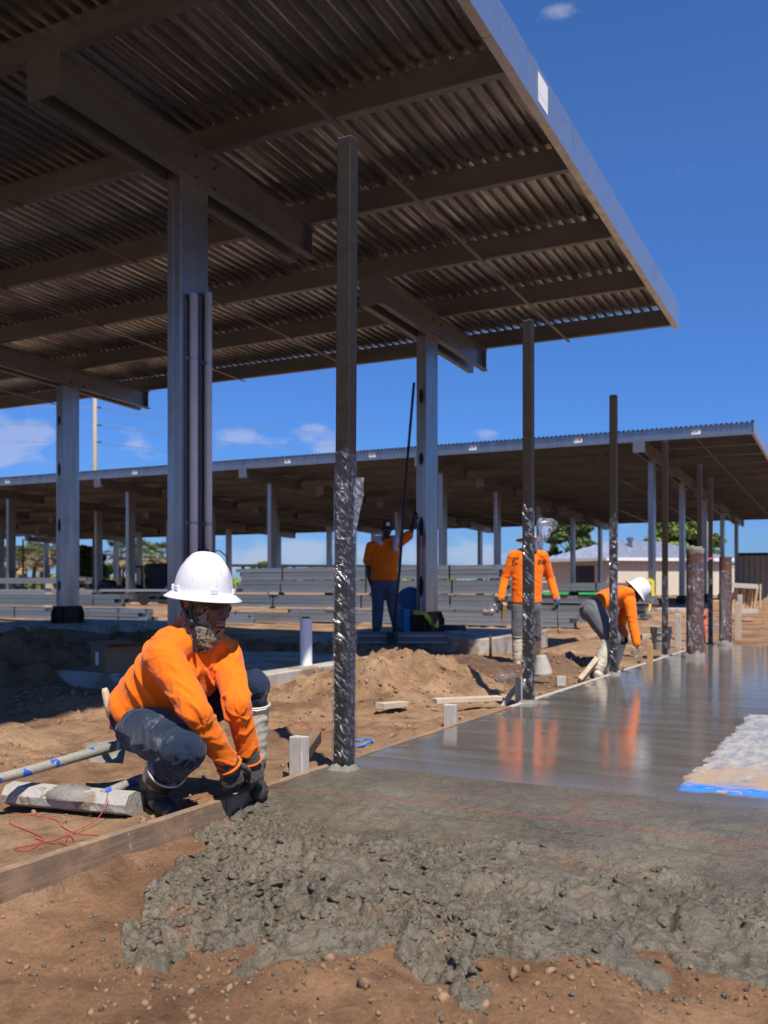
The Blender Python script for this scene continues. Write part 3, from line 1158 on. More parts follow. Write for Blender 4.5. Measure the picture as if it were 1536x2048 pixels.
def ground_z(X, Y, detail=True):
    X, Y = np.asarray(X, float), np.asarray(Y, float)
    Yc = np.clip(Y, -5, 16)
    z = -0.06 - 0.0168 * Yc + 0.0168 * 0.9 * np.clip(Y - 16, 0, 12)
    # excavated strip under the new slab
    fx = -2.248 - 0.0185 * Y
    inside = np.clip((X - fx + 0.028) / 0.03, 0, 1) * np.clip((18.2 - Y) / 0.3, 0, 1)
    z = z - 0.080 * inside + 0.035 * inside * np.exp(-np.clip(X - fx, 0, 9) / 0.10)
    near = np.clip(1.3 - np.hypot(X + 3, Y - 4) / 60, 0, 1)
    amp = np.where(X > fx, 0.4, 1.0) * near
    calm = 1 - 0.75 * np.exp(-((X + 2.75 + 0.0185 * Y) / 0.30) ** 2) * (X < fx)
    z = z + amp * calm * (0.045 * fbm(X * 0.9, Y * 0.9, 3, 4) + 0.020 * fbm(X * 4.1, Y * 4.1, 9, 4))
    rdg = 1 - np.abs(fbm(X * 2.2 + 5, Y * 2.2, 21, 4))
    z = z + amp * calm * 0.028 * (rdg ** 6 - 0.35)
    lump = np.clip(fbm(X * 9, Y * 9, 33, 3) - 0.12, 0, 1)
    patch = np.clip(fbm(X * 0.8 + 9, Y * 0.8, 57, 3) * 2.2 + 0.25, 0, 1)
    z = z + amp * calm * lump * patch * 0.115
    # broken, chunky crust
    bil = 0.38 - np.abs(fbm(X * 5.2 + 1, Y * 5.2 + 4, 141, 4))
    z = z + amp * calm * 0.050 * np.clip(patch * 1.2, 0, 1) * np.clip(bil, -0.1, 0.4)
    # wheel ruts along the forms
    for rx, w_, dp in ((-3.55, 0.11, 0.035), (-5.0, 0.12, 0.04)):
        q = (X - rx - 0.12 * fbm(Y * 0.5, Y * 0.0 + rx, 7, 2)) / w_
        z = z + amp * dp * (0.55 * np.exp(-(np.abs(q) - 1.6) ** 2 * 3) - np.exp(-q * q)) * np.clip(0.6 + fbm(X * 1.3, Y * 1.3, 19, 2), 0, 1)
    if X.size > 4:
        for px, py, an, sc, dp in PRINTS:
            sel = (np.abs(X - px) < 0.3) & (np.abs(Y - py) < 0.3)
            if not sel.any():
                continue
            dx, dy = X[sel] - px, Y[sel] - py
            a_ = (dx * math.cos(an) + dy * math.sin(an)) / (0.15 * sc)
            b_ = (-dx * math.sin(an) + dy * math.cos(an)) / (0.055 * sc * (1 + 0.25 * a_))
            rr_ = np.sqrt(a_ * a_ + b_ * b_)
            z[sel] += -dp * np.clip(1.25 - rr_ ** 3, 0, 1) + 0.5 * dp * np.exp(-((rr_ - 1.22) / 0.16) ** 2)
    fg = np.clip((3.4 - Y) / 0.8, 0, 1) * (X > fx)
    crust = np.clip(fbm(X * 3.1 + 2, Y * 3.1, 171, 4) * 3.0, -1, 1)
    pl_ = fbm(X * 8 + 3, Y * 8, 181, 3) * 3.0
    pl_ = np.clip((pl_ - np.floor(pl_)) * 6, 0, 1) * 0.006 + 0.004 * np.floor(pl_)
    z = z + fg * (pl_ + 0.012 * crust + 0.009 * fbm(X * 17, Y * 17, 173, 3) + 0.016 * np.clip(fbm(X * 6, Y * 6, 177, 3) - 0.1, 0, 1))
    for mx, my, rad, h, ro in MOUNDS:
        r_ = np.hypot(X - mx, Y - my) * (1 + 0.32 * fbm(X * 2.2 + mx, Y * 2.2 + my, 5, 2))
        g = np.clip(1 - r_ / (rad * 1.75), 0, 1)
        g = g * g * (3 - 2 * g)
        z = z + h * g * (1 + ro * fbm(X * 7, Y * 7, 71, 4)) + ro * 0.13 * h * g * (0.4 - np.abs(fbm(X * 15, Y * 15, 75, 3)))
    return z


xs = axis(-9.0, 2.6, 0.034, 900)
ys = axis(1.2, 11.5, 0.034, 900)
GX, GY = np.meshgrid(xs, ys)
GZ = ground_z(GX, GY)
grid_obj('ground', xs, ys, GZ, 'dirt', 'structure', 'brown sandy construction site ground')


def gz(x, y):
    return float(ground_z(np.array([x]), np.array([y]))[0])


# ------------------------------------------------------------------ the new slab
sx_ = np.concatenate([np.arange(0, 3.0, 0.06), np.arange(3.0, 10.01, 0.5)])
sy_ = np.concatenate([np.arange(3.75, 9, 0.06), np.arange(9, 17.81, 0.3)])
SX, SYY = np.meshgrid(sx_, sy_)
SXX = form_x(0) + 0.02 - 0.0185 * SYY + SX
SZ = -0.0168 * SYY + 0.0022 * fbm(SXX * 1.3, SYY * 3.0, 12, 4) + 0.010 * np.clip(1 - SX / 0.12, 0, 1) * fbm(SXX * 9, SYY * 9, 14, 3)
o_slab = grid_obj('concrete_slab', sx_, sy_, SZ, 'wet_slab', 'structure', 'smooth wet concrete slab reflecting orange shirts')
co_ = np.stack([SXX.ravel(), SYY.ravel(), SZ.ravel()], 1).astype(np.float32)
o_slab.data.vertices.foreach_set('co', co_.ravel())
o_slab.data.update()

# freshly dumped concrete, lumpy, sliding down to the bare ground
outline = [(575, 1566), (535, 1590), (470, 1618), (415, 1640), (372, 1690), (355, 1725), (300, 1790), (280, 1850), (245, 1865), (222, 1900),
           (280, 1930), (330, 1935), (370, 1905), (425, 1895), (470, 1905), (432, 1935), (490, 1968), (545, 1945),
           (640, 1945), (680, 1920), (768, 1905), (818, 1950), (883, 1975), (925, 2036), (980, 2036), (992, 1975),
           (1068, 1922), (1168, 1922), (1258, 1940), (1298, 1962), (1328, 1945), (1368, 1925), (1468, 1950),
           (1536, 1968), (1700, 1990)]
poly = [Gp(u, v, -0.07) for u, v in outline]
poly = [(p.x, p.y) for p in poly]
poly[0] = (-3.4, 4.2)
poly[1] = (-3.4, 3.6)
poly[2] = (-3.4, 3.15)
poly[3] = (-3.4, 2.86)
poly[4] = (-2.12, 2.80)
poly += [(3.0, 2.4), (3.0, 4.2)]
cell = 0.0068
fx_ = np.arange(-2.36, 1.6, cell)
fy_ = np.arange(1.55, 4.2, cell)
FX, FY = np.meshgrid(fx_, fy_)
wob = 0.05
PX = FX + wob * fbm(FX * 5, FY * 5, 81, 4)
PY = FY + wob * fbm(FX * 5 + 9, FY * 5, 83, 4)
ins = np.zeros(FX.shape, bool)
dist = np.full(FX.shape, 9.0)
n_ = len(poly)
for i in range(n_):
    x1, y1 = poly[i]
    x2, y2 = poly[(i + 1) % n_]
    c = ((y1 > PY) != (y2 > PY)) & (PX < (x2 - x1) * (PY - y1) / (y2 - y1 + 1e-12) + x1)
    ins ^= c
    if i >= 3 and i < len(outline):
        ex, ey = x2 - x1, y2 - y1
        t = np.clip(((PX - x1) * ex + (PY - y1) * ey) / (ex * ex + ey * ey), 0, 1)
        dist = np.minimum(dist, np.hypot(PX - x1 - t * ex, PY - y1 - t * ey))
sgn = np.where(ins, dist, -dist)
gnd = ground_z(FX, FY)
sp_ = np.clip(sgn, 0, 9)
thick = np.where(sgn > 0, 0.006 + 0.13 * (1 - np.exp(-sp_ / 1.25)), -0.03 + np.clip(sgn, -1, 0))
thick = np.where(sgn > 0, thick * np.sqrt(np.clip(sp_ / 0.03, 0, 1)), thick)
top = -0.0168 * FY
rough_k = np.clip((3.42 - FY + 0.30 * fbm(FX * 1.5, FY * 1.5, 91, 3)) / 0.55, 0.0, 1.0)
lvl = np.minimum(gnd + thick + 0.022 * rough_k * fbm(FX * 3.2, FY * 3.2, 95, 4), top + 0.03 * rough_k)
flat = np.clip((FY - 3.15 + 0.2 * fbm(FX * 1.5, FY * 1.5, 91, 3)) / 0.4, 0, 1)
lvl = np.where(sgn > 0, lvl * (1 - flat) + (top + 0.003) * flat, lvl)
lvl = lvl - 0.014 * np.clip((FY - 3.92) / 0.25, 0, 1)
bum = np.zeros_like(lvl)
nyc, nxc = lvl.shape
for k in range(30000):
    ci, cj = int(rng.integers(nyc)), int(rng.integers(nxc))
    if sgn[ci, cj] < 0.004:
        continue
    rk = rough_k[ci, cj]
    if rng.random() > 0.06 + rk:
        continue
    rad = (0.006 + 0.016 * rng.random() ** 3.2) * (0.4 + 0.6 * rk)
    w = int(rad / cell) + 1
    a0, a1, b0, b1 = max(0, ci - w), min(nyc, ci + w + 1), max(0, cj - w), min(nxc, cj + w + 1)
    dd = (FX[a0:a1, b0:b1] - FX[ci, cj]) ** 2 + (FY[a0:a1, b0:b1] - FY[ci, cj]) ** 2
    hh = np.sqrt(np.clip(rad * rad - dd, 0, None)) * 0.75
    bum[a0:a1, b0:b1] = np.maximum(bum[a0:a1, b0:b1], hh + 0.10 * rad * (hh > 0))
tq = fbm(FX * 2.6 + 4, FY * 3.4, 397, 3) * 3.2 + 8 + 0.35 * fbm(FX * 14, FY * 14, 399, 2)
tf = tq - np.floor(tq)
terr = tf - np.clip((tf - 0.80) / 0.20, 0, 1) * 1.0 - 0.3
clump = np.clip(fbm(FX * 3.0, FY * 3.0, 97, 3) * 1.6 + 0.75, 0.2, 1.35)
pits = np.clip(fbm(FX * 6, FY * 6, 99, 3) - 0.18, 0, 1) * 0.16 * rough_k
FZ = lvl + np.where(sgn > 0, bum * clump * 1.05 + rough_k * (0.030 * fbm(FX * 4.5, FY * 4.5, 293, 3) + 0.012 * fbm(FX * 12, FY * 12, 93, 2) + 0.016 * terr + 0.008 * (0.35 - np.abs(fbm(FX * 20, FY * 20, 193, 3)))) * np.clip(sp_ / 0.08, 0.25, 1) - pits, 0)
FZ = np.where(FX < form_x(0) - 0.0185 * FY + 0.004, -0.35, FZ)
keep = (sgn > -0.05)
grid_obj('fresh_concrete', fx_, fy_, FZ, 'fresh_concrete', 'stuff',
         'lumpy grey fresh concrete dumped over the bare ground', 'concrete', keep)


# ------------------------------------------------------------------ loose clods
def clods(name, pts, mat, label, cat):
    bm0 = bmesh.new()
    bmesh.ops.create_icosphere(bm0, subdivisions=1, radius=1)
    bv = np.array([v.co[:] for v in bm0.verts])
    bf = np.array([[v.index for v in f.verts] for f in bm0.faces])
    bm0.free()
    V, F = [], []
    o = 0
    for x, y, z, s in pts:
        q = Quaternion(rng.normal(size=4)).normalized().to_matrix()
        vv = bv * (1 + 0.38 * rng.normal(size=(len(bv), 1)).clip(-1.6, 1.6)) * np.array([1, rng.uniform(0.65, 1.1), rng.uniform(0.5, 0.85)])
        vv = vv @ np.array(q) * s + np.array([x, y, z + 0.25 * s])
        V.append(vv)
        F.append(bf + o)
        o += len(bv)
    V, F = np.concatenate(V), np.concatenate(F)
    me = bpy.data.meshes.new(name)
    me.from_pydata(V.tolist(), [], F.tolist())
    me.materials.append(MATS[mat])
    me.polygons.foreach_set('use_smooth', [True] * len(me.polygons))
    ob = bpy.data.objects.new(name, me)
    COL.objects.link(ob)
    tag(ob, label, cat, None, 'stuff')


pts = []
N = 6500
cx = rng.uniform(-8.5, -0.2, N * 3)
cyy = rng.uniform(1.6, 11.0, N * 3)
pz = np.clip(fbm(cx * 0.9 + 9, cyy * 0.9, 57, 3) * 1.8 + 0.35, 0.04, 1)
ok = (rng.random(N * 3) < pz) & ~((cx > -2.5) & (cyy > 3.0))
cx, cyy = cx[ok][:N], cyy[ok][:N]
cz = ground_z(cx, cyy)
cs = 0.0035 + 0.019 * rng.random(len(cx)) ** 4.5
near_p = [(-3.5 + 0, 0)]
pts = list(zip(cx, cyy, cz, cs))
for mx, my, rad, h, ro in MOUNDS[:7]:
    k = int(260 * rad)
    a = rng.uniform(0, 6.283, k)
    r_ = rad * 1.6 * np.sqrt(rng.random(k))
    x, y = mx + r_ * np.cos(a), my + r_ * np.sin(a)
    m_ = x < form_x(0) - 0.0185 * y - 0.06
    x, y = x[m_], y[m_]
    pts += list(zip(x, y, ground_z(x, y), 0.006 + 0.026 * rng.random(len(x)) ** 3))
k = 4500
x, y = rng.uniform(-2.35, 1.4, k), rng.uniform(1.45, 2.7, k)
pk = np.clip(fbm(x * 2.2, y * 2.2, 157, 3) * 1.8 + 0.4, 0.05, 1)
m_ = rng.random(k) < pk
x, y = x[m_], y[m_]
pts += list(zip(x, y, ground_z(x, y), 0.0018 + 0.0085 * rng.random(len(x)) ** 4.5))
clods('soil_clods', pts, 'clod', 'loose crumbs and clods of brown soil', 'soil')
gp = []
for k in range(700):
    i = int(rng.integers(4, len(outline) - 1))
    t = rng.random()
    x = poly[i][0] * (1 - t) + poly[i + 1][0] * t + rng.normal() * 0.10
    y = poly[i][1] * (1 - t) + poly[i + 1][1] * t - abs(rng.normal()) * 0.10
    if x < form_x(y) + 0.06 or x > 1.5:
        continue
    gp.append((x, y, 0.0025 + 0.008 * rng.random() ** 5))
gq = np.array(gp)
gp = list(zip(gq[:, 0], gq[:, 1], ground_z(gq[:, 0], gq[:, 1]), gq[:, 2]))
clods('concrete_crumbs', gp, 'fresh_concrete', 'crumbs of grey concrete scattered along the pour edge', 'concrete')

# chunky lumps standing proud of the dumped concrete
bm0 = bmesh.new()
bmesh.ops.create_icosphere(bm0, subdivisions=2, radius=1)
lv_ = np.array([v.co[:] for v in bm0.verts])
lf_ = np.array([[v.index for v in f.verts] for f in bm0.faces])
bm0.free()
protos = []
for k in range(14):
    d_ = np.array([noise.noise(Vector(p) * 1.1 + Vector((k * 7.3, 1, 2))) * 0.75 + noise.noise(Vector(p) * 2.6 + Vector((k * 3.1, 5, 9))) * 0.55 for p in lv_])
    protos.append(lv_ * (1 + d_)[:, None] * np.array([1, rng.uniform(0.7, 1.0), rng.uniform(0.42, 0.75)]))
dens = np.clip(rough_k * np.clip(0.5 + 1.5 * fbm(FX * 3.0, FY * 3.0, 97, 3), 0.22, 1.0), 0, 1) * (sgn > 0.006)
idx = np.nonzero(rng.random(dens.shape) < dens * 0.12)
sel = rng.permutation(len(idx[0]))[:15000]
V, F, o_ = [], [], 0
for j in sel:
    ci, cj = idx[0][j], idx[1][j]
    x, y, z = FX[ci, cj], FY[ci, cj], FZ[ci, cj]
    if x < form_x(y) + 0.03 or x > 1.45 or y > 3.7:
        continue
    s_ = 0.0036 + 0.0135 * rng.random() ** 3.2
    if sgn[ci, cj] < 0.1:
        s_ *= 0.85
    a = rng.uniform(0, 6.283)
    ca, sa = math.cos(a), math.sin(a)
    tl = rng.normal(size=2) * 0.35
    Rm = np.array([[ca, -sa, tl[0]], [sa, ca, tl[1]], [-tl[0] * ca, -tl[1], 1]])
    V.append(protos[int(rng.integers(14))] @ Rm.T * s_ + np.array([x, y, z - 0.20 * s_]))
    F.append(lf_ + o_)
    o_ += len(lv_)
V, F = np.concatenate(V), np.concatenate(F)
me = bpy.data.meshes.new('concrete_lumps')
me.vertices.add(len(V))
me.vertices.foreach_set('co', V.astype(np.float32).ravel())
me.loops.add(F.size)
me.loops.foreach_set('vertex_index', F.ravel().astype(np.int32))
me.polygons.add(len(F))
me.polygons.foreach_set('loop_start', np.arange(0, F.size, 3, dtype=np.int32))
me.polygons.foreach_set('loop_total', np.full(len(F), 3, np.int32))
me.polygons.foreach_set('use_smooth', np.ones(len(F), bool))
me.update(calc_edges=True)
me.materials.append(MATS['fresh_concrete'])
o = bpy.data.objects.new('concrete_lumps', me)
COL.objects.link(o)
tag(o, 'wet lumps of aggregate over the dumped concrete', 'concrete', None, 'stuff')

# ------------------------------------------------------------------ white sheeting strip beside the slab
wx, wy = np.arange(-0.78, 1.6, 0.012), np.arange(4.12, 7.2, 0.014)
WX, WY = np.meshgrid(wx, wy)
edge = 0.055 * fbm(WX * 6, WY * 14, 101, 5, 0.62)
inn = (WX + edge > -0.72) & (WY + 0.5 * edge > 4.2) & (WY + 0.6 * edge < 7.1)
WZ = -0.0168 * WY + 0.008 + 0.006 * fbm(WX * 7, WY * 7, 103, 4)
WZ = np.where(inn, WZ, -0.0168 * WY - 0.012)
grid_obj('plastic_sheeting', wx, wy, WZ, 'white_sheeting', None,
         'sandy white sheeting with a sprayed blue front edge beside the slab', 'sheeting', inn)
# ------------------------------------------------------------------ carport canopies
def c_prof(h, fl, lip, t=0.006):
    """C section outline, web at a = 0, flanges towards +a"""
    return [(0, 0), (fl, 0), (fl, lip), (fl - t, lip), (fl - t, t), (t, t), (t, h - t), (fl - t, h - t),
            (fl - t, h - lip), (fl, h - lip), (fl, h), (0, h)]


def z_prof(h, fl, lip, t=0.006):
    return [(0, 0), (-fl, 0), (-fl, lip), (-fl + t, lip), (-fl + t, t), (0, t), (0, h), (fl, h), (fl, h - lip),
            (fl - t, h - lip), (fl - t, h - t), (t, h - t), (t, 0)]


PUR_H = 0.30
DECK_H = 0.05
PITCH = 0.152


def deck_mesh(length, slope, ribs=6):
    m = MB()
    prof = []
    for i in range(ribs):
        x = i * PITCH
        prof += [(x, 0), (x + 0.052, 0), (x + 0.068, DECK_H), (x + 0.068 + 0.068, DECK_H)]
    prof.append((ribs * PITCH, 0))
    t = 0.0016
    full = prof + [(x, z + t) for x, z in reversed(prof)]
    m.extrude(full, (0, 0, 0), (0, length, -slope * length), (1, 0, 0), (0, 0, 1), closed=True, caps=False)
    return m.mesh('deck_panel', [MATS['roof_deck']])


def canopy(name, label, x_right, n_panels, y0, y1, z_at, cols_x, cols_y, pads_z, braces, marks=None, detail=True, group=None):
    slope = 0.033
    root = thing(name, label, 'canopy', (cols_x[0], cols_y[0], pads_z(cols_x[0], cols_y[0])), group)
    org = ORG[root.name]
    zb = lambda y: z_at - slope * (y - y0)        # underside of the purlins = top of the beams
    x_left = x_right - n_panels * 6 * PITCH
    dm = deck_mesh(y1 - y0 + 0.16, slope)
    for i in range(n_panels):
        o = bpy.data.objects.new('deck_panel', dm)
        COL.objects.link(o)
        o.parent = root
        o.location = Vector((x_right - (i + 1) * 6 * PITCH, y0 - 0.08, zb(y0 - 0.08) + PUR_H + 0.004)) - org
    ny = int(round((y1 - y0) / 2.0)) + 1
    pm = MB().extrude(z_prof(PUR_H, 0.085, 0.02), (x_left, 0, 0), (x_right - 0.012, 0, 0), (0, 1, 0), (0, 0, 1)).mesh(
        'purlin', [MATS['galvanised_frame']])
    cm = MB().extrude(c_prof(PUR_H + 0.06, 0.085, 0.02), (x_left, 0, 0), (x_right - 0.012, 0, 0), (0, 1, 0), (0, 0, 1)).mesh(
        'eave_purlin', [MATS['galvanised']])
    for k in range(ny):
        y = y0 + 2.0 * k
        first = (k == 0)
        o = bpy.data.objects.new('eave_purlin' if first else 'purlin', cm if first else pm)
        COL.objects.link(o)
        o.parent = root
        o.location = Vector((0, y, zb(y) + (0.0 if not first else -0.03))) - org
    # side fascia, channel with its back to the open side, in two lengths
    fa = None
    ysp = [y0 - 0.09, y0 + (y1 - y0) * 0.46, y1 + 0.10]
    for a, b_ in zip(ysp[:-1], ysp[1:]):
        m = MB().extrude([(-x, z) for x, z in c_prof(0.40, 0.09, 0.02)], (x_right, a + 0.004, zb(a) - 0.015),
                         (x_right, b_ - 0.004, zb(b_) - 0.015), (1, 0, 0), (0, 0, 1))
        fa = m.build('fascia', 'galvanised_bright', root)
    if detail:
        for (ya, yb_, z0, z1) in ((8.42, 8.72, 0.13, 0.32), (8.42, 8.72, 0.04, 0.125)):
            m = MB().quad_box([(x_right + 0.003, ya, zb(ya) + z0), (x_right + 0.003, yb_, zb(yb_) + z0), (x_right + 0.003, yb_, zb(yb_) + z1),
                               (x_right + 0.003, ya, zb(ya) + z1), (x_right + 0.005, ya, zb(ya) + z0), (x_right + 0.005, yb_, zb(yb_) + z0),
                               (x_right + 0.005, yb_, zb(yb_) + z1), (x_right + 0.005, ya, zb(ya) + z1)])
            m.build('paper_tag', 'white_paper', fa)
    for x in braces:
        if x < x_left:
            continue
        m = MB().bar((x, y0 - 0.02, zb(y0) - 0.012), (x, y1 + 0.13, zb(y1 + 0.11) - 0.012), 0.05, 0.012)
        m.build('brace_strap', 'galvanised_frame', root)
    # T-frames
    bh, gap, fl = 0.39, 0.18, 0.10
    proto = {}
    for yc0 in cols_y:
        for xc in cols_x:
            yc = yc0
            pz = pads_z(xc, yc)
            key = round(yc, 2)
            if key not in proto:
                a, b_ = yc - 2.1, yc + 2.06
                m = MB()
                for s in (-1, 1):
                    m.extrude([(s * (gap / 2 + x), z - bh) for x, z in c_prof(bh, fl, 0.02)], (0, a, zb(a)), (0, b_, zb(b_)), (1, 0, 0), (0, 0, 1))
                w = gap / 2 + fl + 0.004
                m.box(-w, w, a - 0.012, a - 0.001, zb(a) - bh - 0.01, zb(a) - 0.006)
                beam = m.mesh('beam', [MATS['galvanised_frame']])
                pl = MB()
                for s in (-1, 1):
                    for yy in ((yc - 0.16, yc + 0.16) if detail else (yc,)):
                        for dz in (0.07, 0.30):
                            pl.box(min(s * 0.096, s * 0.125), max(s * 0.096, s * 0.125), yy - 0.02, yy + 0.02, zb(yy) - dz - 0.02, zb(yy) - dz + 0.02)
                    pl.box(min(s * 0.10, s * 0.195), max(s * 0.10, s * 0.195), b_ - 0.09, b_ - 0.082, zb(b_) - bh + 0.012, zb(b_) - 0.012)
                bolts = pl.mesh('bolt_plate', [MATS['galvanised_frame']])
                proto[key] = (beam, bolts)
            beam, bolts = proto[key]
            o = bpy.data.objects.new('beam', beam)
            COL.objects.link(o)
            o.parent = root
            o.location = Vector((xc, 0, 0)) - org
            o2 = bpy.data.objects.new('bolts', bolts)
            COL.objects.link(o2)
            o2.parent = o
            o2['kind'] = 'stuff'
            # column: two channels toe to toe
            m = MB()
            yc = yc0 - (0.18 if detail else 0)
            zt = zb(yc) - 0.03
            hw, hy = 0.089, 0.225
            m.box(xc - hw, xc - 0.004, yc - hy, yc + hy, pz + 0.02, zt)
            m.box(xc + 0.004, xc + hw, yc - hy, yc + hy, pz + 0.02, zt)
            m.box(xc - 0.02, xc + 0.02, yc - hy + 0.008, yc + hy - 0.008, pz + 0.02, zt)
            co = m.build('column', 'galvanised', root, bevel=0.006 if detail else 0)
            m = MB()
            for s in (-1, 1):
                px = xc + s * (hw + 0.012)
                pr = [(-0.34, 0), (0.34, 0), (0.34, 0.20), (0.25, 0.33), (-0.25, 0.33), (-0.34, 0.20)]
                m.extrude(pr, (px - 0.009, yc, pz + 0.012), (px + 0.009, yc, pz + 0.012), (0, 1, 0), (0, 0, 1))
            pr = [(-0.2, 0), (0.2, 0), (0.2, 0.20), (0.14, 0.33), (-0.14, 0.33), (-0.2, 0.20)]
            for s in (-1, 1):
                py = yc + s * (hy + 0.012)
                m.extrude(pr, (xc, py - 0.009, pz + 0.012), (xc, py + 0.009, pz + 0.012), (1, 0, 0), (0, 0, 1))
            m.box(xc - 0.27, xc + 0.27, yc - 0.38, yc + 0.38, pz - 0.03, pz + 0.012)
            m.build('base_plate', 'pad_rust', co)
            if detail and yc > 10:
                # painted-over weld spots down the seam
                zz = pz + 0.75
                while zz < zt - 0.2:
                    n = 12
                    ph = random.uniform(0.09, 0.17)
                    MB().extrude([(0.042 * math.cos(6.283 * k / n), ph * math.sin(6.283 * k / n)) for k in range(n)],
                                 (xc, yc - hy - 0.0035, zz), (xc, yc - hy + 0.002, zz), (1, 0, 0), (0, 0, 1)).build('weld_spot', 'black_paint', co)
                    zz += random.uniform(0.95, 1.4)
    return root, zb


def pad_top(x, y):
    return -0.10 if y < 3 else (0.0 if y < 11 else 0.02)


cn1, zb1 = canopy('carport_canopy', 'large steel carport canopy overhead with corrugated deck and T-shaped columns', -2.73, 22, -0.14, 15.86,
                  5.43 + 0.033 * 5.9, [-6.3, -14.3], [1.86, 7.86, 13.86], pad_top, [-4.61, -9.0, -11.6, -17.1, -19.7])
CX2 = [-6.5 - 7.9 * k for k in range(8)]
cn2, zb2 = canopy('carport_canopy', 'long steel carport canopy across the site with numbered tags on its edge', -3.0, 66, 30.7, 58.7, 5.47, CX2,
                  [32.7, 38.7, 44.7, 50.7, 56.7], lambda x, y: -0.03, [-4.75] + [-6.5 - 7.9 * k - q for k in range(8) for q in (2.6, 5.3)], detail=False)
cn3, zb3 = canopy('carport_canopy', 'distant carport canopy whose roof edge ends beside the palms', -83.0, 24, 74.7, 88.7, 4.7,
                  [-87.0, -95.0], [76.7, 82.7], lambda x, y: -0.03, [-91], detail=False)
# numbered tags on the near edge of the far canopy
for i, x in enumerate([-4.73, -8.54, -12.35, -16.4, -20.2, -24.2, -28.1, -32.0, -36.0]):
    zc = zb2(30.7) + 0.16
    yy = 30.7 - 0.006
    t = MB().box(x - 0.14, x + 0.14, yy - 0.004, yy - 0.001, zc - 0.085, zc + 0.085).build('number_tag', 'white_paper', cn2)
    me = text_mesh('B%d' % (17 + i), 0.135)
    me.transform(Matrix.Translation(Vector((x, yy - 0.0065, zc)) - ORG[cn2.name]) @ Matrix.Rotation(R(90), 4, 'X'))
    o = put(me, 'lettering', 'text_black', t, False)
    me.transform(Matrix.Translation(ORG[cn2.name]))

# concrete pads under the columns
def pad(x, y, top, label, group=None, half=1.5):
    m = MB()
    n = 26
    pts = []
    for i in range(n):
        a, s = divmod(i / n * 4, 1)
        c = [(-1, -1), (1, -1), (1, 1), (-1, 1), (-1, -1)]
        p = [c[int(a)][k] + (c[int(a) + 1][k] - c[int(a)][k]) * s for k in (0, 1)]
        pts.append((p[0] * half, p[1] * half))
    m.extrude(pts, (x, y, top - 0.30), (x, y, top), (1, 0, 0), (0, 1, 0))
    o = m.build('concrete_pad', 'concrete', None, bevel=0.012)
    return tag(o, label, 'concrete pad', group)


pad(-6.3, 7.86, 0.0, 'square concrete footing pad behind the crouching worker, wrap roll standing on it')
pad(-6.3, 13.86, 0.02, 'concrete footing pad under the column with the man leaning on it')
pad(-14.3, 13.86, 0.02, 'shaded concrete footing pad under the leftmost near column')
ordn = ['first', 'second', 'third', 'fourth', 'fifth']
for i, xc in enumerate(CX2[:5]):
    for yc, rw in ((32.7, 'front'), (38.7, 'second')):
        pad(xc, yc, -0.035, 'low pad under the %s column from right, %s row of far canopy' % (ordn[i], rw),
            'footing pads of the far canopy', 1.3)

# conduits strapped to the near column
cd1 = thing('conduit_pair', 'two grey conduit pipes strapped to the near column with a junction box', 'conduit', (-6.12, 7.86, 0.0))
xf = -6.3 + 0.089
for yy, zt in ((7.68 - 0.085, 3.82), (7.68 + 0.155, 3.90)):
    p = MB().tube([(xf + 0.052, yy, -0.05), (xf + 0.052, yy, zt)], 0.043, 16).build('pipe', 'conduit', cd1, smooth=True)
    for zz in (1.45, 3.15):
        m = MB().tube([(xf + 0.052, yy, zz - 0.014), (xf + 0.052, yy, zz + 0.014)], 0.047, 16, caps=False)
        m.box(xf + 0.002, xf + 0.03, yy - 0.075, yy - 0.03, zz - 0.02, zz + 0.02)
        m.build('strap', 'galvanised', p)
    MB().box(xf + 0.001, xf + 0.012, yy - 0.08, yy + 0.02, -0.05, zt - 0.06).build('strut', 'galvanised_frame', p)
bx = MB().box(xf + 0.03, xf + 0.12, 7.68 + 0.0, 7.68 + 0.09, 0.98, 1.18).build('junction_box', 'black_plastic', cd1, bevel=0.004)
MB().tube([(xf + 0.12, 7.72, 1.10), (xf + 0.16, 7.77, 1.16), (xf + 0.2, 7.84, 1.17), (xf + 0.23, 7.90, 1.12), (xf + 0.24, 7.92, 1.08)], 0.006, 6).build('cable', 'black_plastic', bx, smooth=True)
# ------------------------------------------------------------------ bronze fence posts in the wet slab
def film_sleeve(x, y, z0, z1, half, seed, round_=False, top_ragged=0.10):
    """thin wrinkled sleeve of stretch film round a post"""
    m = MB()
    nz, na = int((z1 - z0) / 0.022) + 2, 28
    o = 0
    for i in range(nz):
        z = z0 + (z1 - z0) * i / (nz - 1)
        for k in range(na):
            a = 2 * math.pi * k / na
            c, s = math.cos(a), math.sin(a)
            if round_:
                rr = half + 0.003
            else:
                rr = (half + 0.003) / max(abs(c), abs(s))
                rr = min(rr, (half + 0.003) * 1.405)
            w = noise.noise(Vector((a * 1.9 + z * 9, z * 4.5, seed * 3.1)))
            w2 = noise.noise(Vector((a * 5 + z * 22, z * 12, seed * 1.7)))
            rr += 0.0045 * max(0, w) + 0.0035 * max(0, w2)
            zz = z
            if i == nz - 1:
                zz += top_ragged * noise.noise(Vector((c * 1.5, s * 1.5, seed)))
            m.v.append(Vector((x + rr * c, y + rr * s, zz)))
    for i in range(nz - 1):
        for k in range(na):
            k2 = (k + 1) % na
            m.f.append((i * na + k, i * na + k2, (i + 1) * na + k2, (i + 1) * na + k))
            m.mi.append(0)
    return m


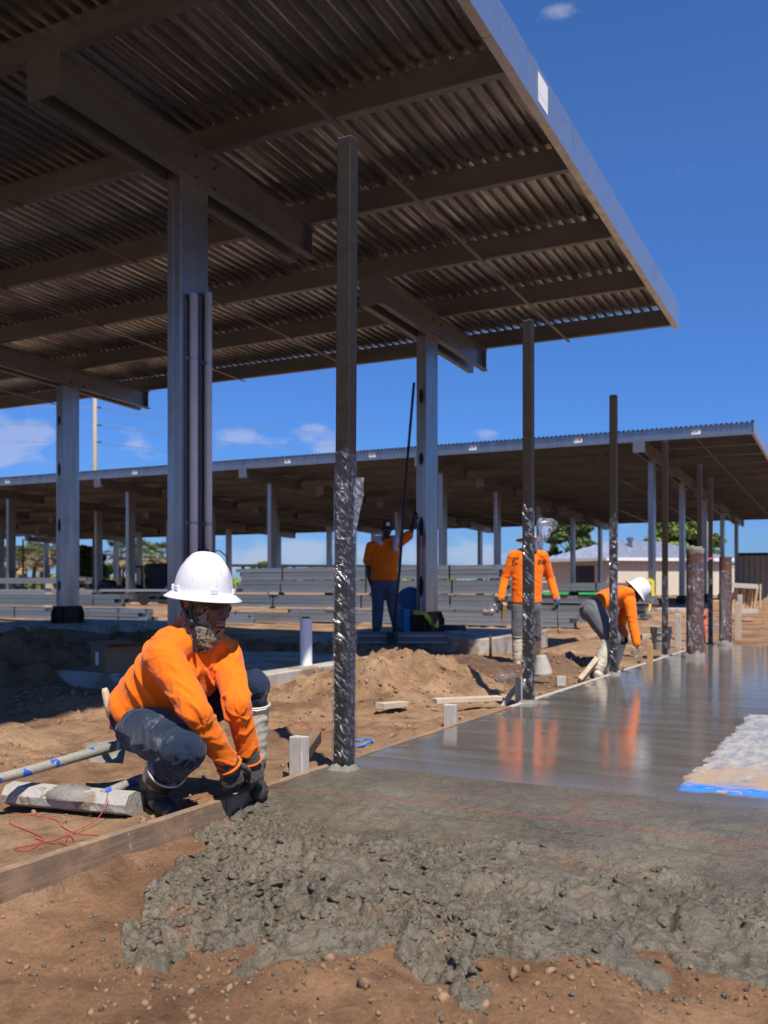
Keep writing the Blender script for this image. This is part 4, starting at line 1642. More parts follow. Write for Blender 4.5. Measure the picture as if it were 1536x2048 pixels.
def film_tail(base, tip, width, seed):
    """crumpled free end of film sticking out from a post"""
    m = MB()
    base, tip = Vector(base), Vector(tip)
    ax = tip - base
    n1, n2 = 16, 12
    side = CR
    dep = CF
    for i in range(n1):
        t = i / (n1 - 1)
        c = base + ax * t + CR * (0.25 * width * math.sin(t * 2.6))
        r_ = width * (0.22 + 0.9 * t ** 0.8) * (1.0 if t < 0.86 else (1.25 - t) * 2.4)
        for k in range(n2):
            a = 2 * math.pi * k / n2
            wv = 0.75 + 0.75 * noise.noise(Vector((math.cos(a) * 1.4 + t * 3, math.sin(a) * 1.4, seed + t * 2)))
            m.v.append(c + (side * math.cos(a) + dep * math.sin(a) * 0.6) * r_ * wv + UP * (0.25 * width * noise.noise(Vector((a, t * 4, seed + 7)))))
    for i in range(n1 - 1):
        for k in range(n2):
            k2 = (k + 1) % n2
            m.f.append((i * n2 + k, i * n2 + k2, (i + 1) * n2 + k2, (i + 1) * n2 + k))
            m.mi.append(0)
    return m


HALF = 0.038
POSTS = [
    # u, top v, depth, film top v, label
    (688, 281, 4.45, 900, 'tall dark bronze square post nearest the camera, film-wrapped to half its height'),
    (1057, 643, 7.34, 1015, 'dark bronze square post with a big plastic film tuft, in front of the standing worker'),
    (1227, 791, 10.1, 1040, 'film-wrapped dark square post in front of the bending worker'),
    (1330, 884, 13.3, 1148, 'dark square post beside the grey bucket, its film slack and dull'),
    (1399, 931, 15.6, 1120, 'dark square post rising behind the nearer rusty pipe'),
    (1421, 958, 17.0, 1155, 'dark square post with pink tape between the two rusty pipes'),
]
GPOST = 'bronze posts along the slab edge'
for i, (u, vt, d, vf, lab) in enumerate(POSTS):
    p = W(u, 1300, d)
    zb_ = slab_z(p.y)
    zt = W(u, vt, d).z
    zf = W(u, vf, d).z
    t = thing('steel_post', lab, 'post', (p.x, p.y, zb_), GPOST)
    lean = (0.018 if i == 0 else 0.0)
    m = MB()
    pr = []
    for cx_, cy_, a0 in ((1, 1, 0), (-1, 1, 90), (-1, -1, 180), (1, -1, 270)):
        for da in (0, 45, 90):
            pr.append((cx_ * (HALF - 0.006) + 0.006 * math.cos(R(a0 + da)), cy_ * (HALF - 0.006) + 0.006 * math.sin(R(a0 + da))))
    L = CR * lean
    m.extrude(pr, (p.x, p.y, zb_ - 0.12), (p.x + L.x, p.y + L.y, zt), (1, 0, 0), (0, 1, 0))
    tb = m.build('tube', 'bronze_steel', t)
    MB().box(p.x + L.x - HALF * 0.93, p.x + L.x + HALF * 0.93, p.y + L.y - HALF * 0.93, p.y + L.y + HALF * 0.93, zt - 0.002, zt + 0.004).build('cap', 'galvanised_dull', tb)
    fm = film_sleeve(p.x, p.y, zb_ + 0.02, zf, HALF, i + 1)
    for vtx in fm.v:
        vtx += L * ((vtx.z - zb_) / (zt - zb_))
    f1 = fm.build('plastic_wrap', 'stretch_film' if i == 0 else 'stretch_film_coarse', t, smooth=True)
    if i == 0:
        fm2 = film_sleeve(p.x, p.y, zb_ + 0.04, zf - 0.18, HALF + 0.0045, 31, top_ragged=0.2)
        for vtx in fm2.v:
            vtx += L * ((vtx.z - zb_) / (zt - zb_))
        fm2.build('plastic_wrap', 'stretch_film', t, smooth=True)
        film_tail(W(706, 1075, 4.43), W(718, 955, 4.42), 0.030, 3).build('film_tail', 'loose_film', f1, smooth=True)
    if i == 1:
        film_tail(W(1074, 1100, 7.3), W(1092, 1036, 7.28), 0.085, 9).build('film_tail', 'loose_film', f1, smooth=True)
    if i == 5:
        q = W(1421, 1117, 16.95)
        m = MB().box(p.x - HALF - 0.006, p.x + HALF + 0.006, p.y - HALF - 0.006, p.y + HALF + 0.006, q.z - 0.02, q.z + 0.02)
        m.bar(q + CR * 0.04, q + CR * 0.085 - UP * 0.09, 0.03, 0.004)
        m.build('flag_tape', 'pink_tape', t)
    # collar of concrete smeared round the foot
    m = MB()
    n = 20
    for k in range(n):
        a = 2 * math.pi * k / n
        c, s = math.cos(a), math.sin(a)
        rr = 0.045 / max(abs(c), abs(s)) + 0.012
        j = 0.012 * noise.noise(Vector((c * 2, s * 2, i)))
        m.v.append(Vector((p.x + (rr + 0.028 + j) * c, p.y + (rr + 0.028 + j) * s, zb_ - 0.01)))
        m.v.append(Vector((p.x + (rr - 0.010) * c, p.y + (rr - 0.010) * s, zb_ + 0.026 + 1.4 * j)))
        m.v.append(Vector((p.x + (rr - 0.034) * c, p.y + (rr - 0.034) * s, zb_ + 0.02)))
    for k in range(n):
        k2 = (k + 1) % n
        for a in (0, 1):
            m.f.append((3 * k + a, 3 * k2 + a, 3 * k2 + a + 1, 3 * k + a + 1))
            m.mi.append(0)
    m.build('concrete_collar', 'cement_grey', t, smooth=True)

# ------------------------------------------------------------------ rusty pipe bollards
for u, vt, vb, hw, lab, fill in ((1390, 1095, 1316, 0.118, 'nearer rusty steel pipe filled with concrete, standing in the slab', True),
                                 (1451, 1114, 1291, 0.108, 'farther rusty steel pipe speckled with film, standing in the slab', False)):
    p = Sp(u, vb)
    d = (p - Vector((0, 0, CAM_Z))).dot(CF)
    zt = W(u, vt, d).z
    zb_ = slab_z(p.y)
    t = thing('steel_pipe', lab, 'pipe', (p.x, p.y, zb_), 'rusty pipes in the slab')
    m = MB().lathe([(hw, zb_ - 0.1), (hw, zt), (hw - 0.012, zt), (hw - 0.012, zt - 0.06)], (p.x, p.y, 0), 28)
    m.build('pipe', 'rust_pipe', t, smooth=False)
    film_sleeve(p.x, p.y, zb_ + 0.05, zt - 0.22, hw, 50 + u, round_=True, top_ragged=0.2).build('plastic_wrap', 'stretch_film_coarse', t, smooth=True)
    m = MB()
    n = 22
    for ring, (rr, dz) in enumerate(((hw + 0.001, -0.10), (hw + 0.007, -0.04), (hw + 0.004, -0.004), (hw - 0.03, 0.008), (0.001, 0.006))):
        for k in range(n):
            a = 6.2832 * k / n
            w_ = noise.noise(Vector((math.cos(a) * 1.8, math.sin(a) * 1.8, ring * 0.7 + u)))
            m.v.append(Vector((p.x + (rr + 0.010 * w_) * math.cos(a), p.y + (rr + 0.010 * w_) * math.sin(a),
                               zt + (dz if fill else dz * 0.15 - 0.006) + 0.03 * w_ * (1 if fill else 0.15))))
    for r_ in range(4):
        for k in range(n):
            k2 = (k + 1) % n
            m.f.append((r_ * n + k, r_ * n + k2, (r_ + 1) * n + k2, (r_ + 1) * n + k))
            m.mi.append(0)
    if fill:
        m.build('concrete_fill', 'cement_grey', t, smooth=True)
    m = MB()
    for k in range(n):
        a = 6.2832 * k / n
        w_ = noise.noise(Vector((math.cos(a) * 1.5, math.sin(a) * 1.5, u)))
        for rr, dz in ((hw + 0.03, -0.02), (hw + 0.012, 0.06 + 0.10 * max(0, w_)), (hw - 0.01, 0.06 + 0.10 * max(0, w_))):
            m.v.append(Vector((p.x + rr * math.cos(a), p.y + rr * math.sin(a), zb_ + dz)))
    for k in range(n):
        k2 = (k + 1) % n
        for a in (0, 1):
            m.f.append((3 * k + a, 3 * k2 + a, 3 * k2 + a + 1, 3 * k + a + 1))
            m.mi.append(0)
    m.build('concrete_collar', 'cement_grey', t, smooth=True)

# ------------------------------------------------------------------ formwork
form_ends = [0.55, 3.05, 6.7, 10.4, 14.1, 17.8]
form_labs = ['long brown form board in the foreground, splashed with cement', 'form board beside the nearest post, buried to its rim',
             'form board edging the slab before the second post', 'form board edging the slab at the bending worker',
             'far form board edging the slab behind the pipes']
for a, b_, lab in zip(form_ends[:-1], form_ends[1:], form_labs):
    first = a < 1
    t_ = 0.038
    off = -0.0 if not first else 0.0
    pa = Vector((form_x(a) - t_ / 2, a + 0.002, slab_z(a) + 0.004 - 0.07))
    pb = Vector((form_x(b_) - t_ / 2, b_ - 0.002, slab_z(b_) + 0.004 - 0.07))
    plank('form_board', lab, 'board', pa, pb, t_, 0.14, 'form_wood' if a < 3.5 else 'grey_wood', group='form boards along the slab')


def stake(u0, v0, vt, w, t_, lab, mat='grey_wood', lean=0.0, off=0.0, name='wood_stake', d=None, group='form stakes'):
    """upright stake standing at bearing u0, ground row v0, top row vt"""
    if d is None:
        p = Sp(u0, v0, off)
        d = (p - Vector((0, 0, CAM_Z))).dot(CF)
    else:
        p = W(u0, v0, d)
    q = W(u0 + lean, vt, d)
    return plank(name, lab, 'stake', p - UP * 0.12, q, w, t_, mat, up=Vector((0, 1, 0)), group=group, bevel=0.004)


stake(598, 1545, 1472, 0.075, 0.062, 'pale square stake beside the nearest post')
plank('wood_brace', 'dark split brace leaning against the pale stake by the nearest post', 'board', W(575, 1555, 4.38) , W(634, 1470, 4.62), 0.075, 0.05, 'dark_wood',
      up=CR)
stake(901, 1446, 1409, 0.085, 0.04, 'short pale stake under the loose plank by the spoil heap')
plank('loose_plank', 'thin pale plank lying near the spoil heap with a shadow across it', 'board', W(868, 1402, 7.05), W(1000, 1396, 7.3), 0.085, 0.038, 'pine')
plank('wood_brace', 'slanting grey brace board beside the second post', 'board', W(1000, 1420, 7.7), W(1040, 1362, 7.75), 0.13, 0.04, 'grey_wood', up=CR)
stake(1038, 1412, 1356, 0.05, 0.05, 'narrow stake hard against the second post', d=7.62)
plank('wood_wedge', 'pale wedge-cut board propped on the slab edge before the bending worker', 'board', W(1158, 1364, 9.75), W(1192, 1322, 9.9), 0.15, 0.05, 'pine', up=CR)
plank('wood_block', 'small wood block set in the slab edge past the second post', 'block', W(1122, 1372, 9.2), W(1122, 1352, 9.2), 0.09, 0.05, 'grey_wood', up=CF)
plank('wood_block', 'short offcut block lying in front of the spoil heap', 'block', W(760, 1412, 6.85), W(808, 1408, 7.1), 0.085, 0.045, 'pine')
stake(1300, 1320, 1288, 0.07, 0.04, 'orange-brown stake at the form beside the bending worker hand', 'orange_wood', d=11.9)
plank('wood_brace', 'grey board leaning beside the bending worker trowel', 'board', W(1278, 1322, 11.7), W(1293, 1282, 11.9), 0.10, 0.04, 'dark_wood', up=CR)
stake(1356, 1285, 1228, 0.085, 0.04, 'pale stake standing beside the grey bucket', d=14.6)
stake(1476, 1284, 1206, 0.12, 0.05, 'broad upright plank at the slab end by the farther pipe', 'pine', d=17.9)
stake(1480, 1210, 1189, 0.09, 0.05, 'pale stake beyond the broad plank at the slab end', 'grey_wood', d=18.6)
stake(1530, 1245, 1196, 0.07, 0.05, 'stake with an orange painted top at the right edge', 'orange_wood', d=20.0)
q = W(1534, 1194, 19.96)
plank('survey_stake', 'thin survey stake with a red tip in front of the tan metal building', 'stake', W(1520, 1215, 32), W(1521, 1168, 32), 0.06, 0.04, 'pine', up=CF, group='form stakes')
plank('wood_plank', 'pale horizontal plank on the ground behind the bending worker', 'board', W(1255, 1276, 14.0), W(1312, 1272, 14.0), 0.10, 0.08, 'pine')

# spare: nails in the nearest stake are too small to model apart
# ------------------------------------------------------------------ bull float and placer left of the crouching worker
bf = thing('bull_float', 'cement-caked bull float head lying on the dirt with its blue handle stub', 'tool', Gp(150, 1625))
a_, b_ = Gp(28, 1612) + UP * 0.055, Gp(272, 1632) + UP * 0.05
ax = (b_ - a_).normalized()
sd = ax.cross(UP).normalized()
m = MB()
prof = [(-0.075, -0.022), (-0.03, -0.045), (0.06, -0.05), (0.085, -0.03), (0.06, 0.028), (0.0, 0.05), (-0.055, 0.045), (-0.08, 0.01)]
nseg = 22
for i in range(nseg + 1):
    t_ = i / nseg
    for j, (x, z) in enumerate(prof):
        w_ = 1 + 0.07 * noise.noise(Vector((t_ * 9, j * 1.3, 4)))
        m.v.append(a_ + (b_ - a_) * t_ + sd * (-x) * w_ + UP * (z * w_) + ax * (0.008 * noise.noise(Vector((j, t_ * 3, 1)))))
k = len(prof)
for i in range(nseg):
    for j in range(k):
        j2 = (j + 1) % k
        m.f.append((i * k + j, i * k + j2, (i + 1) * k + j2, (i + 1) * k + j))
        m.mi.append(0)
m.f.append(tuple(reversed(range(k))))
m.f.append(tuple(nseg * k + j for j in range(k)))
m.mi += [0, 0]
hd = m.build('float_head', 'concrete_white', bf, smooth=False)
c0 = a_ + (b_ - a_) * 0.52
m = MB()
for i in range(7):
    for j in range(14):
        a = 6.283 * j / 14
        rr = 0.085 * math.cos(i / 6 * 1.5) * (1 + 0.25 * noise.noise(Vector((a, i, 3))))
        m.v.append(c0 + ax * (rr * 1.5 * math.cos(a)) + sd * (rr * 0.9 * math.sin(a) + 0.025) + UP * (0.012 + 0.048 * math.sin(i / 6 * 1.5)))
for i in range(6):
    for j in range(14):
        j2 = (j + 1) % 14
        m.f.append((i * 14 + j, i * 14 + j2, (i + 1) * 14 + j2, (i + 1) * 14 + j))
        m.mi.append(0)
m.build('cement_cake', 'cement_grey', hd, smooth=True)
MB().tube([W(208, 1588, 3.72), W(282, 1557, 3.98)], 0.020, 12).build('handle', 'worn_blue_pole', bf, smooth=True)

pl = thing('concrete_placer', 'long blue painted pole with a grey placer blade, lying behind the crouching worker', 'tool', Gp(120, 1535))
MB().tube([W(-60, 1572, 3.62), W(60, 1541, 3.80), W(160, 1512, 3.98), W(250, 1486, 4.15)], [0.0215, 0.0215, 0.022, 0.024], 12).build('pole', 'worn_blue_pole', pl, smooth=True)
m = MB().quad_box([W(170, 1487, 4.30), W(255, 1480, 4.30), W(246, 1527, 4.14), W(180, 1524, 4.14),
                   W(170, 1485, 4.315), W(255, 1478, 4.315), W(246, 1525, 4.155), W(180, 1522, 4.155)])
m.build('blade', 'cement_grey', pl)

# ------------------------------------------------------------------ red mason's line
def string(pts, lab, r_=0.0016):
    sm = []
    P = [pts[0]] + pts + [pts[-1]]
    for i in range(1, len(P) - 2):
        for s in range(6):
            t_ = s / 6
            p0, p1, p2, p3 = P[i - 1], P[i], P[i + 1], P[i + 2]
            sm.append(0.5 * ((2 * p1) + (p2 - p0) * t_ + (2 * p0 - 5 * p1 + 4 * p2 - p3) * t_ ** 2 + (3 * p1 - p0 - 3 * p2 + p3) * t_ ** 3))
    sm.append(P[-1])
    o = MB().tube(sm, r_, 5).build('mason_line', 'red_string', None, smooth=True)
    return tag(o, lab, 'string', 'red mason lines')


def on_ground(lst, lift=0.004):
    out = []
    for u, v in lst:
        p = Gp(u, v)
        p.z = gz(p.x, p.y) + lift
        out.append(p)
    return out


string([W(475, 1585, 3.92), Sp(560, 1580, 0.006), Sp(760, 1596, 0.007), Sp(1000, 1624, 0.007), Sp(1300, 1661, 0.007), Sp(1600, 1700, 0.007)],
       'taut red line stretched across the fresh concrete from the worker hands', 0.0011)
sq = [(205, 1597), (180, 1650), (120, 1678), (80, 1690), (30, 1700), (62, 1705), (85, 1680), (65, 1668), (20, 1648), (35, 1630), (70, 1632), (112, 1642),
      (125, 1655), (150, 1665), (190, 1670), (213, 1678)]
tg = on_ground(sq)
tg[0] = W(216, 1585, 3.66)
tg[1] = W(196, 1636, 3.60)
string(tg, 'loose red line tangled on the dirt over the bull float', 0.0019)
string(on_ground([(70, 1678), (100, 1690), (125, 1700), (145, 1702), (150, 1690), (138, 1672), (130, 1690), (122, 1706)]),
       'small red loop of line on the dirt in front of the bull float', 0.0019)
string(on_ground([(278, 1621), (310, 1622), (350, 1618), (390, 1606), (420, 1600), (445, 1598)], 0.006) + [W(446, 1560, 3.86)],
       'red line running from the bull float to the worker gloves', 0.0018)
string(on_ground([(520, 1470), (560, 1462), (600, 1455), (640, 1462), (700, 1465)]), 'red line on the dirt behind the pale stake', 0.0022)
string(on_ground([(170, 1490), (200, 1478), (232, 1468)]), 'short red line on the dirt behind the worker hip', 0.002)

# blue cord loop by the nearest post
lp = []
for k in range(15):
    a = 6.283 * k / 14 + 0.6
    p = Gp(724 + 22 * math.cos(a), 1494 + 6.5 * math.sin(a))
    lp.append(Vector((p.x, p.y, gz(p.x, p.y) + 0.012 + 0.008 * math.sin(a * 2))))
tag(MB().tube(lp[:-1], 0.007, 6).build('cord_loop', 'blue_cord', None, smooth=True), 'small blue cord loop on the dirt right of the nearest post', 'cord')

# ------------------------------------------------------------------ film roll and cardboard box on the first pad
p = W(612, 1325, 9.35)
p.z = 0.0
ht = 0.47
t = thing('film_roll', 'upright white roll of stretch film standing on the concrete pad', 'roll', p)
MB().lathe([(0.001, 0), (0.062, 0), (0.062, ht), (0.03, ht + 0.001), (0.03, ht - 0.03)], p, 28).build('roll', 'white_film_roll', t, smooth=False)
MB().lathe([(0.028, ht - 0.03), (0.028, ht + 0.02), (0.040, ht + 0.02), (0.040, ht), ], p, 20).build('core', 'cardboard', t, smooth=False)
m = MB()
for i in range(14):
    z = 0.03 + 0.34 * i / 13
    w_ = 0.012 + 0.018 * abs(noise.noise(Vector((i * 0.6, 2, 1))))
    q = p + CR * 0.060 + UP * z
    m.v += [q, q + CR * w_ - CF * 0.012]
for i in range(13):
    m.f.append((2 * i, 2 * i + 1, 2 * i + 3, 2 * i + 2))
    m.mi.append(0)
m.build('loose_film', 'stretch_film', t, smooth=True)

p = W(235, 1340, 8.7)
p.z = 0.0
t = thing('cardboard_box', 'brown cardboard box with a white shipping label on the shaded pad', 'box', p)
f_, s_ = (CR * 0.75 + CF * 0.66).normalized(), (CF * 0.75 - CR * 0.66).normalized()
m = MB()
B8 = [p + f_ * a + s_ * b for a, b in ((-0.19, -0.15), (0.19, -0.15), (0.19, 0.15), (-0.19, 0.15))]
T8 = [q + UP * 0.24 + (q - p) * 0.06 for q in B8]
m.quad_box(B8 + T8)
bxo = m.build('carton', 'cardboard', t, bevel=0.004)
for e, sg in ((0, -1), (2, 1)):
    q1, q2 = T8[e], T8[(e + 1) % 4]
    m = MB().quad_box([q1, q2, q2 + s_ * sg * 0.10 + UP * 0.035, q1 + s_ * sg * 0.10 + UP * 0.035,
                       q1 + UP * 0.004, q2 + UP * 0.004, q2 + s_ * sg * 0.10 + UP * 0.039, q1 + s_ * sg * 0.10 + UP * 0.039])
    m.build('flap', 'cardboard', bxo)
lb = B8[0] * 0.5 + B8[3] * 0.5
m = MB()
fa_, fb_ = (B8[0] - B8[3]).normalized(), f_ * -1
cc = lb + UP * 0.13 + fb_ * 0.012
m.quad_box([cc + fa_ * (-0.03) - UP * 0.06, cc + fa_ * 0.04 - UP * 0.06, cc + fa_ * 0.04 + UP * 0.06, cc - fa_ * 0.03 + UP * 0.06] +
           [x + fb_ * 0.003 for x in (cc + fa_ * (-0.03) - UP * 0.06, cc + fa_ * 0.04 - UP * 0.06, cc + fa_ * 0.04 + UP * 0.06, cc - fa_ * 0.03 + UP * 0.06)])
m.build('shipping_label', 'white_paper', bxo)

# ------------------------------------------------------------------ tools by the far pad
bt = thing('bull_float', 'wide bull float with a tall pole leaning on the column beside the shaded man', 'tool', W(790, 1284, 13.6))
a_, b_ = W(708, 1276, 13.75), W(892, 1276, 13.55)
m = MB()
ax = (b_ - a_).normalized()
sd = CF
pr = [(-0.11, -0.07), (0.0, -0.085), (0.13, 0.05), (0.11, 0.085), (0.0, 0.02), (-0.10, -0.045)]
m.extrude(pr, a_, b_, sd, UP)
m.build('float_blade', 'galvanised_dull', bt)
MB().bar(a_ + UP * 0.03 + CF * 0.03, b_ + UP * 0.03 + CF * 0.03, 0.05, 0.03).build('stiffener', 'galvanised_dull', bt)
MB().tube([W(786, 1278, 13.6), W(800, 1130, 13.95), W(814, 930, 14.35), W(828, 766, 14.7)], 0.022, 10).build('pole', 'dark_steel', bt, smooth=True)
MB().box(*[c for pr_ in zip(W(784, 1284, 13.52) - Vector((0.06, 0.06, 0)), W(784, 1284, 13.52) + Vector((0.06, 0.06, 0.14))) for c in pr_]).build('bracket', 'dark_steel', bt)

# blue round-topped plastic sheet leaning at the column
p0 = W(822, 1258, 15.3)
p0.z = 0.02
m = MB()
outl = []
wd, hh = 0.25, 0.76
for k in range(13):
    a = math.pi * k / 12
    outl.append((wd * math.cos(a), hh - 0.25 + 0.25 * math.sin(a)))
outl = [(wd, 0.0)] + outl + [(-wd, 0.0)]
tilt = (UP * 0.97 + CF * 0.22).normalized()
m.extrude(outl, p0 - CF * 0.0, p0 + CF * 0.05, CR, tilt)
bs = m.build('blue_sled', 'blue_plastic', None, org=p0)
tag(bs, 'round-topped blue plastic panel leaning by the column behind the shaded man', 'panel')
m = MB()
m.extrude([(-0.03, -0.02), (0.0, -0.04), (0.03, -0.02), (0.03, 0.18), (0.0, 0.24), (-0.03, 0.18)], p0 - CF * 0.004 + tilt * 0.30 - CR * 0.12, p0 - CF * 0.001 + tilt * 0.30 - CR * 0.12,
          (CR * 0.8 + tilt * 0.6), (tilt * 0.8 - CR * 0.6))
o = m.build('sticker', 'white_paper', bs, org=p0)
p1 = W(806, 1258, 14.62)
tag(MB().box(p1.x - 0.09, p1.x + 0.09, p1.y - 0.09, p1.y + 0.09, 0.02, 0.42).build('blue_bin', 'blue_plastic', None, bevel=0.02),
    'narrow blue plastic bin between the shaded man legs', 'bin')


def tape(pts, lab, w_=0.07):
    m = MB()
    for i, p in enumerate(pts):
        tw = (UP * math.cos(i * 0.5) + CR * math.sin(i * 0.5)) * w_ / 2
        m.v += [p - tw, p + tw]
    for i in range(len(pts) - 1):
        m.f.append((2 * i, 2 * i + 1, 2 * i + 3, 2 * i + 2))
        m.mi.append(0)
    return tag(m.build('caution_tape', 'yellow_tape', None, smooth=True), lab, 'tape')


tape([W(826, 1224, 14.6), W(838, 1226, 14.5), W(850, 1226, 14.48), W(858, 1238, 14.5), (W(866, 1252, 14.5)), W(874, 1252, 14.6), W(877, 1242, 14.75)],
     'yellow caution tape tied round the base of the column beside the shaded man')
tape([W(1291, 1160, 30.3), W(1300, 1160, 30.2), W(1306, 1164, 30.2), W(1305, 1178, 30.2), W(1307, 1192, 30.2), W(1301, 1205, 30.2), W(1298, 1222, 30.1)],
     'yellow caution tape hanging on the far canopy front column', 0.12)

# coil and rags on the pad right of the column
m = MB()
c = W(905, 1262, 14.2)
for s in range(3):
    pass
ring = [c + CR * (0.19 * math.cos(6.283 * k / 40 * 3)) * (1 + 0.04 * math.sin(k)) + CF * 0.19 * math.sin(6.283 * k / 40 * 3) + UP * (0.02 + 0.0016 * k) for k in range(40)]
tag(MB().tube(ring, 0.02, 6).build('hose_coil', 'black_plastic', None, smooth=True), 'black coiled hose lying right of the taped column', 'hose')


# ------------------------------------------------------------------ buckets
def bucket(u, v, d, lab, mat, upside=False, h=0.33, r0=0.125, r1=0.15, tilt=0.0):
    p = W(u, v, d)
    t_ = thing('bucket', lab, 'bucket', p)
    if upside:
        pr_ = [(r1, 0), (r1 + 0.004, 0.02), (r0, h), (r0 - 0.01, h + 0.004), (0.001, h + 0.002)]
    else:
        pr_ = [(0.001, 0.0), (r0, 0.0), (r1 - 0.006, h * 0.7), (r1 + 0.006, h * 0.71), (r1 + 0.006, h * 0.76), (r1 - 0.003, h * 0.77),
               (r1 + 0.008, h * 0.97), (r1 + 0.008, h), (r1 - 0.006, h), (r0 - 0.004, 0.05), (0.001, 0.05)]
    M3 = Matrix.Rotation(tilt, 3, CF)
    MB().lathe(pr_, p, 28, M=M3).build('pail', mat, t_, smooth=False)
    if not upside:
        hp = [p + CR * (r1 + 0.012) * math.cos(a) + UP * (h * 0.86 - 0.16 * math.sin(a) * 0.9) - CF * (r1 + 0.01) * math.sin(a) * 0.9 for a in [math.pi * k / 10 for k in range(11)]]
        MB().tube(hp, 0.004, 6).build('handle', 'galvanised_dull', t_, smooth=True)
    return t_


bucket(1322, 1298, 13.7, 'round grey bucket crusted with cement behind the fourth post', 'bucket_grey')
bucket(1086, 1350, 9.6, 'upturned cement-splashed bucket beside the second post', 'bucket_cement', True, 0.20, 0.055, 0.098, -0.10)

# bag of film on the wet ground
p = W(1012, 1352, 9.5)
m = MB()
m.ell(p, CR * 0.13, CF * 0.09, UP * 0.05, 18)
for vv in m.v:
    vv += Vector((0, 0, 0.03 * noise.noise(vv * 12))) + CR * 0.02 * noise.noise(vv * 15 + Vector((5, 5, 5)))
tag(m.build('plastic_bag', 'stretch_film', None, smooth=True), 'crumpled clear plastic bag on the wet dirt left of the second post', 'plastic bag')
for (u, v, d, s_) in ((1530, 1262, 22, 0.3), (1440, 1250, 21, 0.16)):
    p = W(u, v, d)
    m = MB()
    m.ell(p, CR * s_, CF * 0.2, UP * 0.08, 18)
    for vv in m.v:
        vv += Vector((0, 0, 0.07 * noise.noise(vv * 6)))
    tag(m.build('plastic_bag', 'stretch_film', None, smooth=True),
        'clear plastic sheet heap on the ground at the right edge' if u > 1500 else 'small clear plastic scrap beyond the rusty pipes', 'plastic bag')
p = W(1352, 1259, 15.2)
m = MB().bar(p, p + UP * 0.12 + CR * 0.04, 0.05, 0.004, up=CF)
tag(m.build('marking_flag', 'red_plastic', None), 'small red marking flag behind the pale stake by the bucket', 'flag')
p = W(1409, 1234, 17.4)
m = MB().lathe([(0.001, 0.0), (0.045, 0), (0.05, 0.03), (0.03, 0.07), (0.001, 0.075)], p, 14)
m.tube([p - UP * 0.55, p + UP * 0.01], 0.02, 8)
tag(m.build('marker_cap', 'red_plastic', None, smooth=True), 'red capped rod standing between the two rusty pipes', 'rod')
for lab, u, v, d, L in (('small rusty rebar pin sticking out of the dirt before the second post', 981, 1302, 11.6, 0.2),):
    p = W(u, v, d)
    tag(MB().tube([p - UP * 0.1, p + UP * L], 0.018, 8).build('rebar_pin', 'pad_rust', None, smooth=True), lab, 'rebar')


# ------------------------------------------------------------------ bundles of galvanised purlins
def bundle(x0, x1, y, z, lab, rows=3, deep=6, h=0.11, w=0.075, straps=(0.25, 0.7), twist=0.0, group='bundles of galvanised purlins'):
    t_ = thing('purlin_bundle', lab, 'steel bundle', ((x0 + x1) / 2, y, z), group)
    for r_ in range(rows):
        for k in range(deep):
            jx = random.uniform(-0.22, 0.22)
            jy, jz = random.uniform(-0.012, 0.012), random.uniform(-0.004, 0.004)
            m = MB()
            pr_ = c_prof(h - 0.007, w - 0.006, 0.018, 0.005)
            # small stiffening fold along the web
            pr_ = pr_[:-1] + [(0, h - 0.007), (0.0, h * 0.60), (0.014, h * 0.50), (0.0, h * 0.40)]
            m.extrude(pr_, (x0 + jx, y + k * w + jy, z + r_ * h + jz), (x1 + jx, y + k * w - jy, z + r_ * h + twist - jz), (0, 1, 0), (0, 0, 1))
            m.build('purlin', 'galvanised_dull' if random.random() < 0.65 else 'galvanised_pale', t_)
    for f in straps:
        x = x0 + (x1 - x0) * f
        m = MB().box(x - 0.02, x + 0.02, y - 0.006, y - 0.003, z - 0.004, z + rows * h + 0.004 + twist * f)
        m.box(x - 0.02, x + 0.02, y - 0.006, y + deep * w, z + rows * h + twist * f + 0.002, z + rows * h + 0.006 + twist * f)
        m.build('strap', 'black_paint', t_)
    return t_


def dunnage(x, y0, y1, z, lab, hh=0.06):
    return plank('timber_block', lab, 'timber', (x, y0, z + hh / 2), (x, y1, z + hh / 2), 0.28, hh, 'pine', group='timber blocks between the steel bundles')


YB = 21.2
zb0 = -0.26
hrow = 0.33
lv = [zb0 + 0.04, zb0 + 0.04 + hrow + 0.06, zb0 + 0.04 + 2 * (hrow + 0.06), zb0 + 0.04 + 2 * (hrow + 0.06) + hrow + 0.005]
spans = [(-13.9, -5.95), (-15.9, -7.75), (-15.6, -7.75), (-15.5, -7.85)]
labs = ['bottom bundle of the long steel stack, its hollow ends showing at right', 'second bundle from the bottom of the long steel stack',
        'third bundle from the bottom of the long steel stack', 'topmost slightly tilted bundle of the long steel stack']
for (a, b_), z, lab, tw in zip(spans, lv, labs, (0, 0, 0, 0.05)):
    bundle(a, b_, YB, z, lab, twist=tw, straps=(0.18, 0.52, 0.83))
for i, x in enumerate((-15.0, -12.9, -10.6, -8.4)):
    for j in (1, 2):
        dunnage(x + 0.3 * j, YB - 0.04, YB + 0.3, lv[j] - 0.06, 'pale timber block under bundle %s of the steel stack, %s from the left' % (['', 'two', 'three'][j], ordn[i]))
for i, x in enumerate((-15.2, -11.5, -7.5)):
    dunnage(x, YB - 0.05, YB + 0.3, zb0 - 0.02, 'timber block on the ground under the steel stack, %s from the left' % ordn[i])
